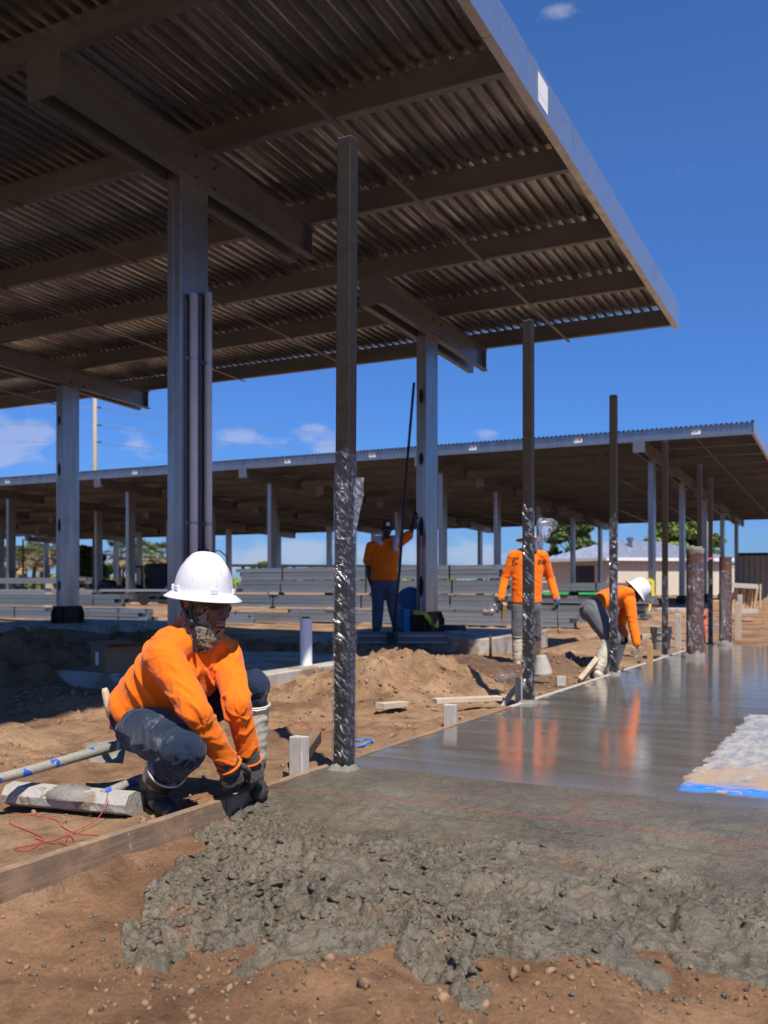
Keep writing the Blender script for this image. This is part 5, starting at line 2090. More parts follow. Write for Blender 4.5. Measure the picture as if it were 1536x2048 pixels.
# a second stack behind, reaching farther right
for j, (a, b_, z, lab) in enumerate(((-12.5, -5.1, -0.10, 'lowest purlin bundle of the rear stack behind the standing worker'),
                                     (-12.6, -4.9, 0.28, 'middle purlin bundle of the rear stack with green wrap'),
                                     (-12.2, -5.2, 0.62, 'upper purlin bundle of the rear stack behind the standing worker'))):
    bundle(a, b_, 24.2, z, lab, rows=2 if j else 3, h=0.11 if j == 0 else 0.105, straps=(0.3, 0.85))
tag(MB().box(-8.6, -7.0, 24.15, 24.35, 0.515, 0.575).build('green_wrap', 'bright_green', None), 'bright green strap sleeve on the rear steel stack beside the worker', 'strap')
tag(MB().box(-6.7, -5.3, 24.15, 24.35, 0.515, 0.575).build('green_wrap', 'bright_green', None), 'bright green strap sleeve on the rear steel stack by the bending worker', 'strap')
# left stacks
for j, (a, b_, y, z, lab) in enumerate(((-26.0, -17.1, 19.0, -0.20, 'bottom purlin bundle of the left stack behind the shaded column'),
                                        (-27.0, -18.0, 19.0, 0.17, 'second purlin bundle of the left stack behind the shaded column'),
                                        (-33.5, -24.0, 24.0, 0.38, 'purlin bundle on the far left with its ends showing'),
                                        (-33.5, -24.4, 24.0, 0.80, 'top purlin bundle on the far left'))):
    bundle(a, b_, y, z, lab, rows=3 if j < 2 else 2, h=0.11 if j < 2 else 0.105, straps=(0.45, 0.9))
for i, (x, y, z) in enumerate(((-20.6, 18.95, 0.13), (-25.2, 18.95, 0.13), (-26, 23.95, 0.30), (-26, 23.95, 0.62), (-31, 23.95, 0.30), (-31, 23.95, 0.62))):
    dunnage(x, y, y + 0.3, z, ['timber block in the left steel stack near the shaded column', 'timber block in the left steel stack at the frame edge', 'lower timber block under the far left bundle end',
                               'upper timber block under the far left top bundle', 'lower timber block at the outer end of the far left bundle', 'upper timber block at the outer end of the far left bundle'][i], 0.05 if i < 2 else 0.17)
for i, (x, y) in enumerate(((-26, 23.95), (-31, 23.95))):
    plank('timber_block', ('timber crib carrying the far left bundles', 'timber crib at the outer end of the far left bundles')[i], 'timber', (x, y, 0.08), (x, y + 0.6, 0.08), 0.4, 0.44, 'dark_wood',
          group='timber blocks between the steel bundles')
# offcut angles leaning in front of the left stack
bundle(-15.9, -13.9, 19.6, -0.22, 'short offcut purlins lying right of the shaded column', rows=2, deep=2, h=0.11, straps=())
bundle(-17.0, -13.2, 20.4, -0.22, 'short stack of galvanised angles lying behind the shaded column', rows=3, deep=2, h=0.09, straps=(0.5,))

# wooden trestle and crates right
t = thing('pallet_stack', 'open orange wooden crate frame beyond the farther rusty pipe', 'crate', W(1485, 1221, 24))
for k in range(7):
    u = 1464 + 7.2 * k
    p_, q_ = W(u, 1221, 24 + 0.02 * k), W(u + (5 if k % 2 else 8), 1172, 24 + 0.02 * k)
    MB().bar(p_, q_, 0.06, 0.05, up=CF).build('slat', 'orange_wood', t)
for u0, v0, u1, v1, s_ in ((1458, 1170, 1512, 1173, 0.12), (1460, 1222, 1512, 1222, 0.1)):
    MB().bar(W(u0, v0, 23.95), W(u1, v1, 23.95), 0.3, s_, up=UP).build('rail', 'grey_wood', t)
tag(MB().box(*[c for pr_ in zip(W(1436, 1222, 22) - Vector((0.14, 0.14, 0)), W(1436, 1222, 22) + Vector((0.14, 0.14, 0.26))) for c in pr_]).build('wood_block', 'orange_wood', None, bevel=0.02),
    'squat timber block behind the pink-taped post', 'block')
# ------------------------------------------------------------------ people
def lerp(a, b, t):
    return Vector(a) * (1 - t) + Vector(b) * t


def chain(mb, pts, rads, n=14):
    for (p, q, r1, r2) in zip(pts[:-1], pts[1:], rads[:-1], rads[1:]):
        mb.cap(p, q, r1, r2, n)


def frame(fwd, up=UP):
    """right-handed local frame of a person or head: (left, forward, up)"""
    f = Vector(fwd).normalized()
    l = Vector(up).cross(f).normalized()
    u = f.cross(l).normalized()
    return l, f, u


def hand_prims(mb, wrist, d, nrm, side, curl=(40, 50, 40), spread=8, s=1.0, thumb_in=25):
    """d = along the hand, nrm = out of the back of the hand, side = +1 when the thumb is towards d x nrm"""
    d, nrm = Vector(d).normalized(), Vector(nrm)
    nrm = (nrm - d * nrm.dot(d)).normalized()
    th = d.cross(nrm).normalized() * side         # towards the thumb
    pc = wrist + d * 0.05 * s
    mb.loft([(wrist - d * 0.005 * s, th * 0.027 * s, nrm * 0.02 * s), (wrist + d * 0.03 * s, th * 0.036 * s, nrm * 0.020 * s),
             (wrist + d * 0.07 * s, th * 0.042 * s, nrm * 0.018 * s), (wrist + d * 0.092 * s, th * 0.038 * s, nrm * 0.014 * s)], 14)
    for i, (o, L, a) in enumerate(((0.029, 0.078, 1), (0.010, 0.088, 0.3), (-0.010, 0.080, -0.4), (-0.028, 0.064, -1.2))):
        p = wrist + d * 0.085 * s + th * o * s
        ang = 0
        dirv = (d + th * math.tan(R(spread * a)) * 0.8).normalized()
        rr = (0.0105 - 0.0007 * i) * s
        for seg, cu in enumerate(curl):
            ang += cu * (1 + 0.10 * (i - 1))
            dv = (dirv * math.cos(R(ang)) - nrm * math.sin(R(ang)))
            l = L * (0.46, 0.31, 0.25)[seg] * s
            q = p + dv * l
            mb.cap(p, q, rr, rr * 0.92, 10)
            p, rr = q, rr * 0.92
    p = wrist + d * 0.022 * s + th * 0.028 * s
    for seg, (l, a, ii) in enumerate(((0.038, 48, 10), (0.032, 30, thumb_in), (0.026, 16, thumb_in + 15))):
        dv = (d * math.cos(R(a)) + th * math.sin(R(a)) - nrm * math.sin(R(ii))).normalized()
        q = p + dv * l * s
        mb.cap(p, q, (0.0135 - 0.0015 * seg) * s, (0.012 - 0.0015 * seg) * s, 10)
        p = q


def head_prims(mb, c, l, f, u, s=1.0):
    """c = centre of the skull; s scales a 0.23 m tall head"""
    V = lambda a, b, d: c + (l * a + f * b + u * d) * s
    mb.ell(V(0, -0.008, 0.03), l * 0.076 * s, f * 0.096 * s, u * 0.088 * s, 20)       # cranium
    mb.ell(V(0, 0.022, -0.035), l * 0.064 * s, f * 0.068 * s, u * 0.078 * s, 18)      # face
    mb.ell(V(0, 0.058, -0.088), l * 0.036 * s, f * 0.030 * s, u * 0.026 * s, 14)      # chin
    for sd in (-1, 1):
        mb.cap(V(sd * 0.050, -0.005, -0.060), V(sd * 0.022, 0.062, -0.090), 0.020 * s, 0.016 * s)   # jaw line
        mb.ell(V(sd * 0.040, 0.060, -0.022), l * 0.022 * s, f * 0.018 * s, u * 0.017 * s, 12)       # cheek bone
        mb.cap(V(sd * 0.012, 0.086, 0.018), V(sd * 0.052, 0.066, 0.016), 0.010 * s, 0.008 * s)      # brow
        mb.ell(V(sd * 0.078, -0.012, -0.012), l * 0.010 * s, f * 0.020 * s, u * 0.032 * s, 12)      # ear
        mb.ell(V(sd * 0.013, 0.094, -0.046), l * 0.009 * s, f * 0.010 * s, u * 0.008 * s, 10)       # nostril
    mb.cap(V(0, 0.084, 0.006), V(0, 0.108, -0.038), 0.009 * s, 0.012 * s)             # nose
    mb.ell(V(0, 0.086, -0.066), l * 0.024 * s, f * 0.012 * s, u * 0.007 * s, 12)      # lips
    mb.ell(V(0, 0.084, -0.076), l * 0.021 * s, f * 0.012 * s, u * 0.007 * s, 12)


def eyes(root, c, l, f, u, s=1.0):
    for sd in (-1, 1):
        p = c + (l * (0.031 * sd) + f * 0.076 - u * 0.004) * s
        m = MB().ell(p, l * 0.013 * s, f * 0.012 * s, u * 0.0085 * s, 14)
        o = m.build('eye', 'towel', root, smooth=True)
        MB().ell(p + f * 0.008 * s, l * 0.0055 * s, f * 0.005 * s, u * 0.0055 * s, 12).build('iris', 'black_plastic', o, smooth=True)


def hard_hat(root, c, l, f, u, s=1.0, brim=True, mat='hat_white', slots=True):
    """full-brim hard hat; c = centre of the brim plane, u = hat axis"""
    M3 = Matrix((l, f, u)).transposed()
    prof = []
    R0, H0 = 0.118 * s, 0.150 * s
    for k in range(0, 15):
        a = R(90 * k / 14)
        prof.append((R0 * (math.cos(a) ** 0.86 if k < 14 else 0.0) + 0.0008, H0 * math.sin(a) ** 1.05))
    prof = list(reversed(prof))
    low_ = [(0.121 * s, -0.004 * s), (0.136 * s, -0.014 * s), (0.156 * s, -0.029 * s), (0.1585 * s, -0.032 * s), (0.156 * s, -0.034 * s), (0.134 * s, -0.020 * s),
            (0.114 * s, -0.010 * s), (0.110 * s, 0.02 * s), (0.09 * s, 0.09 * s)]
    m = MB().lathe(prof + low_, (0, 0, 0), 56, 0.93, 1.06)
    # three moulded ribs over the crown, front to back
    for p in m.v:
        if p.z > 0.035 * s:
            ax_ = abs(p.x) / s
            lift = 0.0
            if ax_ < 0.030:
                lift = 0.009 * s
            if 0.020 < ax_ < 0.030:
                lift = 0.004 * s
            k = min(1, (p.z / s - 0.035) / 0.04)
            n_ = Vector((p.x, p.y, p.z + 0.02 * s)).normalized()
            p += n_ * lift * k
    if not brim:
        pass
    m.v = [Vector(c) + M3 @ p for p in m.v]
    o = m.build('hard_hat', mat, root, smooth=True)
    if slots:
        for k, a in enumerate((200, 240, 270, 300, 340, 60, 120)):
            a = R(a)
            p = Vector((0.119 * 0.93 * s * math.cos(a), 0.119 * 1.06 * s * math.sin(a), 0.006 * s))
            t_ = Vector((-math.sin(a), math.cos(a), 0))
            r_ = Vector((math.cos(a), math.sin(a), 0))
            b8 = [p + t_ * x * 0.014 * s + r_ * y * 0.008 * s + Vector((0, 0, z * 0.010 * s)) for z in (-1, 1) for x, y in ((-1, -1), (1, -1), (1, 1), (-1, 1))]
            MB().quad_box([Vector(c) + M3 @ q_ for q_ in b8]).build('accessory_slot', mat, o, bevel=0.0015)
    return o


def boot(root, knee, ankle, toe_dir, top_t, mat_shaft, mat_foot, s=1.0, name='boot', ground=None, rim=True, sole_dir=UP, rs=1.0):
    """rubber boot: shaft from top_t along knee->ankle, foot along toe_dir"""
    toe_dir = Vector(toe_dir).normalized()
    top = lerp(knee, ankle, top_t)
    mb = MB()
    ax_ = (ankle - knee).normalized()
    side = ax_.cross(toe_dir).normalized()
    fr = side.cross(ax_).normalized()
    r0 = 0.076 * s * rs
    mb.loft([(top, side * r0, fr * r0 * 1.06), (lerp(top, ankle, 0.5), side * r0 * 0.90, fr * r0 * 0.98), (lerp(top, ankle, 0.9), side * r0 * 0.74, fr * r0 * 0.84),
             (ankle + ax_ * 0.02, side * r0 * 0.66, fr * r0 * 0.78)], 18)
    su = Vector(sole_dir).normalized()
    lat = toe_dir.cross(su).normalized()
    heel = ankle - toe_dir * 0.035 * s - su * 0.045 * s
    mb.loft([(heel - toe_dir * 0.030 * s, lat * 0.022 * s, su * 0.032 * s), (heel, lat * 0.040 * s, su * 0.046 * s), (heel + toe_dir * 0.05 * s, lat * 0.040 * s, su * 0.050 * s),
             (heel + toe_dir * 0.11 * s - su * 0.006 * s, lat * 0.044 * s, su * 0.040 * s), (heel + toe_dir * 0.165 * s - su * 0.010 * s, lat * 0.050 * s, su * 0.036 * s),
             (heel + toe_dir * 0.215 * s - su * 0.012 * s, lat * 0.042 * s, su * 0.032 * s), (heel + toe_dir * 0.245 * s - su * 0.016 * s, lat * 0.022 * s, su * 0.022 * s)], 18)
    me = remesh(mb, 0.009, 3)
    folds(me, [(top, ankle, 0.08, 0.006, 26, 0.6)], 1.0, 5)
    o = put(me, name, [mat_shaft, mat_foot], root)
    if mat_foot != mat_shaft:
        co, _ = mesh_np(me)
        org = np.array(ORG[o.name])
        hgt = (co + org - np.array(ankle)) @ np.array(su)
        zn = fbm(co[:, 0] * 40, co[:, 1] * 40 + co[:, 2] * 30, 3, 3)
        lowv = hgt + 0.03 * zn < 0.055 * s
        mi = [int(lowv[p.vertices[0]]) for p in me.polygons]
        me.polygons.foreach_set('material_index', mi)
    if rim:
        n = 26
        m = MB()
        pts_ = [top + side * (r0 + 0.004) * math.cos(6.2832 * k / n) + fr * (r0 * 1.06 + 0.004) * math.sin(6.2832 * k / n) - ax_ * (0.008 * math.sin(6.28 * k / n)) for k in range(n + 1)]
        m.tube(pts_, 0.0045 * s, 8, caps=False)
        m.build('rim', mat_shaft, o, smooth=True)
    # sole slab
    m = MB()
    outl = []
    for k in range(24):
        a = 6.2832 * k / 24
        w_ = 0.046 + 0.006 * math.cos(a)
        outl.append((0.14 * math.cos(a) + 0.085, w_ * math.sin(a)))
    m.extrude([(x * s, y * s) for x, y in outl], heel - su * 0.050 * s, heel - su * 0.034 * s, toe_dir, lat)
    m.build('sole', mat_foot, o)
    return o


def body_core(root, P, s, skin, head_c, hl, hf, hu, hands=None, bare=(), hs=1.0):
    """one continuous body under the clothes"""
    mb = MB()
    L = (P['shL'] - P['shR']).normalized()
    mb.loft([(P['hip'], L * 0.13 * s, P['fwd'] * 0.09 * s), (P['waist'], L * 0.12 * s, P['fwd'] * 0.085 * s), (P['chest'], L * 0.14 * s, P['fwd'] * 0.10 * s),
             (lerp(P['chest'], P['neck'], 0.75), L * 0.13 * s, P['fwd'] * 0.07 * s)], 16)
    mb.cap(lerp(P['chest'], P['neck'], 0.6), P['neck'], 0.06 * s, 0.055 * s)
    mb.cap(P['neck'], head_c - hu * 0.05 * s, 0.055 * s, 0.052 * s)
    for sd in 'LR':
        k = 1.0 if sd in bare else 0.72
        chain(mb, [P['sh' + sd], P['el' + sd], P['wr' + sd]], [0.055 * s * k, 0.045 * s * k, 0.030 * s * k])
        chain(mb, [P['hp' + sd], P['kn' + sd], P['an' + sd]], [0.075 * s, 0.05 * s, 0.034 * s])
        mb.cap(P['neck'], P['sh' + sd], 0.04 * s, 0.05 * s)
        mb.cap(P['hip'], P['hp' + sd], 0.08 * s, 0.075 * s)
    head_prims(mb, head_c, hl, hf, hu, s * hs)
    for h in (hands or []):
        hand_prims(mb, **h)
    return put(remesh(mb, 0.0062 * max(1, s), 2), 'body', skin, root)


# ================================================================== 1. the crouching worker
hero = thing('person', 'crouching worker in orange shirt, white hard hat and camouflage face cover', 'person', Gp(330, 1590))
BF = (CR * 0.68 - CF * 0.73).normalized()          # chest faces right and towards the camera
BL = UP.cross(BF).normalized()
P = dict(fwd=(BF * 0.8 + UP * 0.1).normalized(),
         hip=W(300, 1434, 3.98), waist=W(312, 1396, 3.96), chest=W(366, 1338, 3.88), neck=W(400, 1266, 3.86),
         shR=W(328, 1312, 3.74), shL=W(450, 1310, 4.00),
         elR=W(392, 1425, 3.58), wrR=W(452, 1520, 3.70), elL=W(476, 1412, 3.76), wrL=W(497, 1508, 3.84),
         hpR=W(284, 1452, 3.90), hpL=W(322, 1448, 4.06), knR=W(366, 1500, 3.58), anR=W(306, 1570, 3.82),
         knL=W(507, 1372, 4.02), anL=W(508, 1541, 4.10))
HF = (CR * 0.84 - CF * 0.53 - UP * 0.13).normalized()
hl, hf, hu = frame(HF)
HC = W(410, 1200, 3.86)
KH = 1.17
body_core(hero, P, 0.98, 'skin', HC, hl, hf, hu, hs=KH / 0.98)
m = MB()
for z_, r_ in ((-0.066, 0.0062), (-0.0755, 0.0068)):
    pts_ = [HC + (hl * (0.024 * math.sin(t)) + hf * (0.0945 - 0.012 * (math.sin(t) ** 2)) + hu * (z_ + 0.002 * math.cos(2 * t))) * KH for t in [-1.3 + 0.26 * k for k in range(11)]]
    m.tube(pts_, [r_ * (0.35 + 0.65 * math.cos(-1.3 + 0.26 * k)) for k in range(11)], 8)
m.build('lips', 'lips', hero, smooth=True)

# shirt
mb = MB()
TU = (P['chest'] - P['waist']).normalized()
TF = (BF - TU * BF.dot(TU)).normalized()
TL = TU.cross(TF).normalized() if TU.cross(TF).dot(BL) > 0 else -TU.cross(TF).normalized()
hemc = W(294, 1420, 3.98)
mb.loft([(hemc - TU * 0.03, TL * 0.160, TF * 0.120), (hemc, TL * 0.172, TF * 0.136), (P['waist'], TL * 0.168, TF * 0.138), (lerp(P['waist'], P['chest'], 0.55), TL * 0.176, TF * 0.138),
         (P['chest'], TL * 0.190, TF * 0.132), (lerp(P['chest'], P['neck'], 0.5), TL * 0.180, TF * 0.115), (lerp(P['chest'], P['neck'], 0.80), TL * 0.125, TF * 0.088),
         (P['neck'] - TU * 0.01, TL * 0.075, TF * 0.072)], 22)
mb.cap(lerp(P['neck'], P['chest'], 0.25) - TF * 0.05, W(286, 1372, 4.02) - TF * 0.0, 0.088, 0.095)
for sd in 'LR':
    mb.cap(lerp(P['neck'], P['sh' + sd], 0.35), P['sh' + sd], 0.060, 0.077)
    mb.cap(P['sh' + sd], lerp(P['sh' + sd], P['el' + sd], 0.5), 0.079, 0.067)
    chain(mb, [lerp(P['sh' + sd], P['el' + sd], 0.4), P['el' + sd], lerp(P['el' + sd], P['wr' + sd], 0.55), lerp(P['el' + sd], P['wr' + sd], 1.0)], [0.068, 0.057, 0.051, 0.045])
me = remesh(mb, 0.0056, 7)
folds(me, [(P['shR'], P['elR'], 0.08, 0.014, 13, 2.6), (P['elR'], P['wrR'], 0.06, 0.0125, 19, 2.2), (P['shL'], P['elL'], 0.08, 0.014, 13, -2.6), (P['elL'], P['wrL'], 0.06, 0.0125, 19, -2.2),
           (P['hip'], P['chest'], 0.17, 0.022, 13, 2.4), (P['chest'], P['neck'], 0.15, 0.010, 6, 5.0)], 1.0, 11)
lap_smooth(me, 1)
put(me, 'shirt', 'orange_shirt', hero)
# sleeve seams and cuffs
for sd in 'RL':
    m = MB()
    ax_ = (P['wr' + sd] - P['el' + sd]).normalized()
    a1 = ax_.cross(UP).normalized()
    a2 = a1.cross(ax_)
    c = P['wr' + sd] + ax_ * 0.030
    n = 24
    m.tube([c + (a1 * math.cos(6.2832 * k / n) + a2 * math.sin(6.2832 * k / n)) * (0.049 + 0.003 * math.sin(3 * k)) for k in range(n + 1)], 0.006, 6, caps=False)
    m.build('cuff', 'orange_shirt', hero, smooth=True)

# jeans
mb = MB()
mb.loft([(P['hip'] + TU * 0.05, TL * 0.150, TF * 0.115), (P['hip'], TL * 0.165, TF * 0.13), (P['hip'] - TU * 0.07, TL * 0.160, TF * 0.12), (P['hip'] - TU * 0.12, TL * 0.11, TF * 0.08)], 18)
mb.cap(P['hip'] - BF * 0.03, W(276, 1466, 3.95), 0.11, 0.09)
for sd in 'RL':
    chain(mb, [P['hp' + sd], lerp(P['hp' + sd], P['kn' + sd], 0.5), P['kn' + sd]], [0.112, 0.106, 0.086] if sd == 'R' else [0.105, 0.095, 0.072])
    tt = 0.56 if sd == 'R' else 0.27
    chain(mb, [P['kn' + sd], lerp(P['kn' + sd], P['an' + sd], min(0.35, tt * 0.7)), lerp(P['kn' + sd], P['an' + sd], tt)], [0.084, 0.078, 0.052] if sd == 'R' else [0.070, 0.056, 0.044])
me = remesh(mb, 0.0075, 5)
folds(me, [(P['hpR'], P['knR'], 0.1, 0.010, 12, 1.5), (P['knR'], P['anR'], 0.07, 0.016, 30, 0.7), (P['hpL'], P['knL'], 0.1, 0.012, 12, -1.5), (P['knL'], P['anL'], 0.07, 0.012, 26, 0.7)], 1.0, 23)
lap_smooth(me, 1)
jn = put(me, 'jeans', 'denim', hero)
boot(hero, P['knR'], P['anR'], (CR * 0.62 - CF * 0.75 - UP * 0.10), 0.50, 'boot_cream', 'boot_dark', 1.0)
boot(hero, P['knL'], P['anL'], (CR * 0.25 - CF * 0.97), 0.22, 'boot_cream', 'boot_dark', 1.0, rs=0.88)

# gloves
for sd, dv, nv, side, cu in (('R', (CR * 0.25 - UP * 1.0 + CF * 0.25), (-CF * 0.8 + CR * 0.5), -1, (58, 66, 45)),
                             ('L', (CR * 0.30 - UP * 0.95 + CF * 0.10), (CR * 0.75 - CF * 0.55), 1, (50, 60, 45))):
    mb = MB()
    w0 = P['wr' + sd]
    dv = dv.normalized()
    mb.cap(w0 - dv * 0.01, w0 + dv * 0.03, 0.047, 0.043)
    hand_prims(mb, w0 + dv * 0.008, dv, nv, side, cu, 7, 1.17)
    me = remesh(mb, 0.0042, 2)
    folds(me, [(w0, w0 + dv * 0.12, 0.05, 0.0035, 55, 0.5)], 1.0, 31)
    put(me, 'glove', 'glove', hero)

# camouflage face cover: head and neck shell with a face opening
mb = MB()
head_prims(mb, HC, hl, hf, hu, KH * 1.045)
mb.cap(HC - hu * 0.05 - hf * 0.012, P['neck'] + TF * 0.012 + UP * 0.012, 0.086, 0.094)
mb.cap(HC - hu * 0.11 + hf * 0.040, P['neck'] + TF * 0.060 + UP * 0.012, 0.058, 0.050)
me = remesh(mb, 0.0048, 4)
folds(me, [(HC - hu * 0.02, P['neck'], 0.08, 0.006, 38, 1.2)], 1.0, 41)
co, _ = mesh_np(me)
rel = co - np.array(HC)
a_, b_, c_ = rel @ np.array(hl), rel @ np.array(hf), rel @ np.array(hu)
val = (a_ / (0.057 * KH)) ** 2 + ((c_ + 0.012) / (0.077 * KH)) ** 2
bad = (val < 1.0) & (b_ > 0.02)
bm = bmesh.new()
bm.from_mesh(me)
bm.verts.ensure_lookup_table()
rimv = (val < 1.22) & (b_ > 0.01)
for i, v in enumerate(bm.verts):
    v.tag = bool(rimv[i])
for f in bm.faces:
    f.material_index = 1 if all(v.tag for v in f.verts) else 0
bmesh.ops.delete(bm, geom=[bm.verts[i] for i in np.nonzero(bad)[0]], context='VERTS')
bm.to_mesh(me)
bm.free()
o = put(me, 'face_cover', ['camo', 'black_plastic'], hero)
so = o.modifiers.new('solid', 'SOLIDIFY')
so.thickness = 0.003
# sunglasses
m = MB()
for sd in (-1, 1):
    rows = []
    for i in range(11):
        t = i / 10
        a = R(6 + 62 * t) * sd
        rad = 0.087 * KH
        c = HC + hf * (0.018 + rad * math.cos(a)) + hl * (rad * 0.86 * math.sin(a))
        h1 = 0.014 + 0.006 * math.sin(t * 3.0) - 0.004 * t
        h0 = -0.014 - 0.016 * math.sin(min(1, t * 1.35) * math.pi * 0.75) * (1 - 0.45 * t)
        rows.append((c + hu * h1, c + hu * h0 - hf * 0.006))
    off = len(m.v)
    for a, b2 in rows:
        m.v += [a, b2, a - hf * 0.003, b2 - hf * 0.003]
    for i in range(10):
        for p_, q_ in ((0, 1), (2, 3)):
            m.f.append((off + 4 * i + p_, off + 4 * i + q_, off + 4 * i + 4 + q_, off + 4 * i + 4 + p_))
            m.mi.append(0)
gls = m.build('sunglasses', 'lens', hero, smooth=True)
m = MB()
m.bar(HC + hf * 0.114 + hl * 0.012 + hu * 0.008, HC + hf * 0.114 - hl * 0.012 + hu * 0.008, 0.006, 0.007)
for sd in (-1, 1):
    m.bar(HC + hf * 0.055 + hl * (0.081 * sd) + hu * 0.010, HC - hf * 0.035 + hl * (0.091 * sd) + hu * 0.008, 0.005, 0.010)
m.build('frame', 'black_plastic', gls)
# hat and chin strap
hatU = (hu * 1.0 - hf * 0.03).normalized()
hatF = (hf - hatU * hf.dot(hatU)).normalized()
hatL = hatU.cross(hatF)
hatC = W(407, 1181, 3.86)
hard_hat(hero, hatC, hatL, hatF, hatU, 1.03)
m = MB()
sv = -hl                                   # the side of the head towards the camera
buck = HC + sv * 0.098 + hf * 0.032 - hu * 0.088
m.tube([hatC + sv * 0.10 - hf * 0.045, HC + sv * 0.106 - hf * 0.018 - hu * 0.03, buck], 0.008, 6)
m.tube([hatC + sv * 0.098 + hf * 0.040, HC + sv * 0.106 + hf * 0.022 - hu * 0.03, buck], 0.008, 6)
m.bar(buck, buck - hu * 0.055 + hf * 0.022, 0.020, 0.008, up=sv)
st = m.build('chin_strap', 'black_plastic', hero, smooth=False)
b2 = buck - hu * 0.040 + hf * 0.016
MB().lathe([(0.001, 0.016), (0.015, 0.016), (0.019, 0.008), (0.019, -0.006)], buck + sv * 0.004, 18, M=Matrix((hf, hu, sv)).transposed()).build('buckle', 'black_plastic', st, smooth=False)
MB().bar(b2 - hu * 0.01, b2 - hu * 0.075 + hf * 0.020, 0.022, 0.004, up=sv).build('strap_end', 'dark_steel', st)
# belt line, trowel handle and red rag at the back pocket
tr = thing('trowel', 'trowel with a worn wooden handle stuck in the crouching worker back pocket', 'trowel', W(222, 1440, 4.02))
MB().tube([W(209, 1376, 4.03), W(211, 1385, 4.03), W(216, 1410, 4.02), W(222, 1436, 4.02)], [0.011, 0.0165, 0.017, 0.013], 12).build('handle', 'pine', tr, smooth=True)
MB().tube([W(222, 1434, 4.02), W(227, 1446, 4.02), W(236, 1450, 4.02)], 0.007, 8).build('tang', 'dark_steel', tr, smooth=True)
m = MB().quad_box([W(236, 1446, 4.0), W(246, 1446, 4.0), W(238, 1500, 3.96), W(232, 1500, 3.96), W(236, 1446, 4.006), W(246, 1446, 4.006), W(238, 1500, 3.966), W(232, 1500, 3.966)])
m.build('blade', 'galvanised_dull', tr)
m = MB()
m.ell(W(229, 1446, 4.0), CR * 0.020, CF * 0.02, UP * 0.028, 12)
for v in m.v:
    v += Vector((0.012 * noise.noise(v * 40), 0, 0.012 * noise.noise(v * 30 + Vector((3, 3, 3)))))
tag(m.build('rag', 'red_plastic', None, smooth=True), 'red rag hanging from the crouching worker back pocket', 'rag')


# ================================================================== the three workers behind
def worker(label, P, s, head_c, HF, shirt, pants, skin, voxel=0.011, belly=0.0, short=False, hands=(), gl=None, bare='LR', width=1.0, hem=None, fold=1.0, seed=0, head_up=UP):
    root = thing('person', label, 'person', P['ground'])
    hl, hf, hu = frame(HF, head_up)
    body_core(root, P, s, skin, head_c, hl, hf, hu, hands, bare)
    eyes(root, head_c, hl, hf, hu, s)
    TU = (P['chest'] - P['waist']).normalized()
    F = (P['fwd'] - TU * P['fwd'].dot(TU)).normalized()
    L = (P['shL'] - P['shR'])
    L = (L - TU * L.dot(TU)).normalized()
    w = width * s
    mb = MB()
    hb = hem if hem is not None else lerp(P['waist'], P['hip'], 0.8)
    mb.loft([(hb - TU * 0.02, L * 0.172 * w, F * (0.130 + belly) * s), (hb, L * 0.178 * w, F * (0.135 + belly) * s), (P['waist'] + F * belly * 0.3, L * 0.176 * w, F * (0.130 + belly * 1.1) * s),
             (lerp(P['waist'], P['chest'], 0.5) + F * belly * 0.3, L * 0.180 * w, F * (0.128 + belly * 0.9) * s), (P['chest'], L * 0.190 * w, F * (0.124 + belly * 0.3) * s),
             (lerp(P['chest'], P['neck'], 0.55), L * 0.180 * w, F * 0.105 * s), (lerp(P['chest'], P['neck'], 0.85), L * 0.11 * s, F * 0.082 * s), (P['neck'], L * 0.066 * s, F * 0.066 * s)], 20)
    for sd in 'LR':
        mb.cap(lerp(P['neck'], P['sh' + sd], 0.4), P['sh' + sd], 0.062 * s, 0.076 * s)
        if short:
            chain(mb, [P['sh' + sd], lerp(P['sh' + sd], P['el' + sd], 0.8)], [0.080 * s, 0.082 * s])
        else:
            chain(mb, [P['sh' + sd], P['el' + sd], P['wr' + sd]], [0.076 * s, 0.060 * s, 0.046 * s])
    me = remesh(mb, voxel, 4)
    folds(me, [(P['shR'], P['elR'], 0.08, 0.011, 18, 1), (P['elR'], P['wrR'], 0.06, 0.012, 22, 1), (P['shL'], P['elL'], 0.08, 0.011, 18, -1), (P['elL'], P['wrL'], 0.06, 0.012, 22, -1),
               (P['hip'], P['chest'], 0.17, 0.015, 13, 1.5), (P['chest'], P['neck'], 0.16, 0.008, 6, 2.5)], fold, seed)
    shirt_o = put(me, 'shirt', shirt, root)
    mb = MB()
    mb.loft([(hb + TU * 0.02, L * 0.155 * w, F * (0.110 + belly * 0.6) * s), (P['hip'], L * 0.168 * w, F * (0.125 + belly * 0.5) * s), (P['hip'] - TU * 0.09, L * 0.165 * w, F * (0.118) * s), (P['hip'] - TU * 0.14, L * 0.10 * s, F * 0.07 * s)], 18)
    for sd in 'RL':
        chain(mb, [P['hp' + sd], P['kn' + sd], lerp(P['kn' + sd], P['an' + sd], P.get('hemleg', 0.6))], [0.10 * w, 0.078 * w, 0.066 * w])
    me = remesh(mb, voxel, 4)
    folds(me, [(P['hpR'], P['knR'], 0.1, 0.010, 11, 1.2), (P['knR'], P['anR'], 0.07, 0.012, 18, 0.7), (P['hpL'], P['knL'], 0.1, 0.010, 11, -1.2), (P['knL'], P['anL'], 0.07, 0.012, 18, 0.7)], fold, seed + 5)
    put(me, 'trousers', pants, root)
    return root, (hl, hf, hu), shirt_o


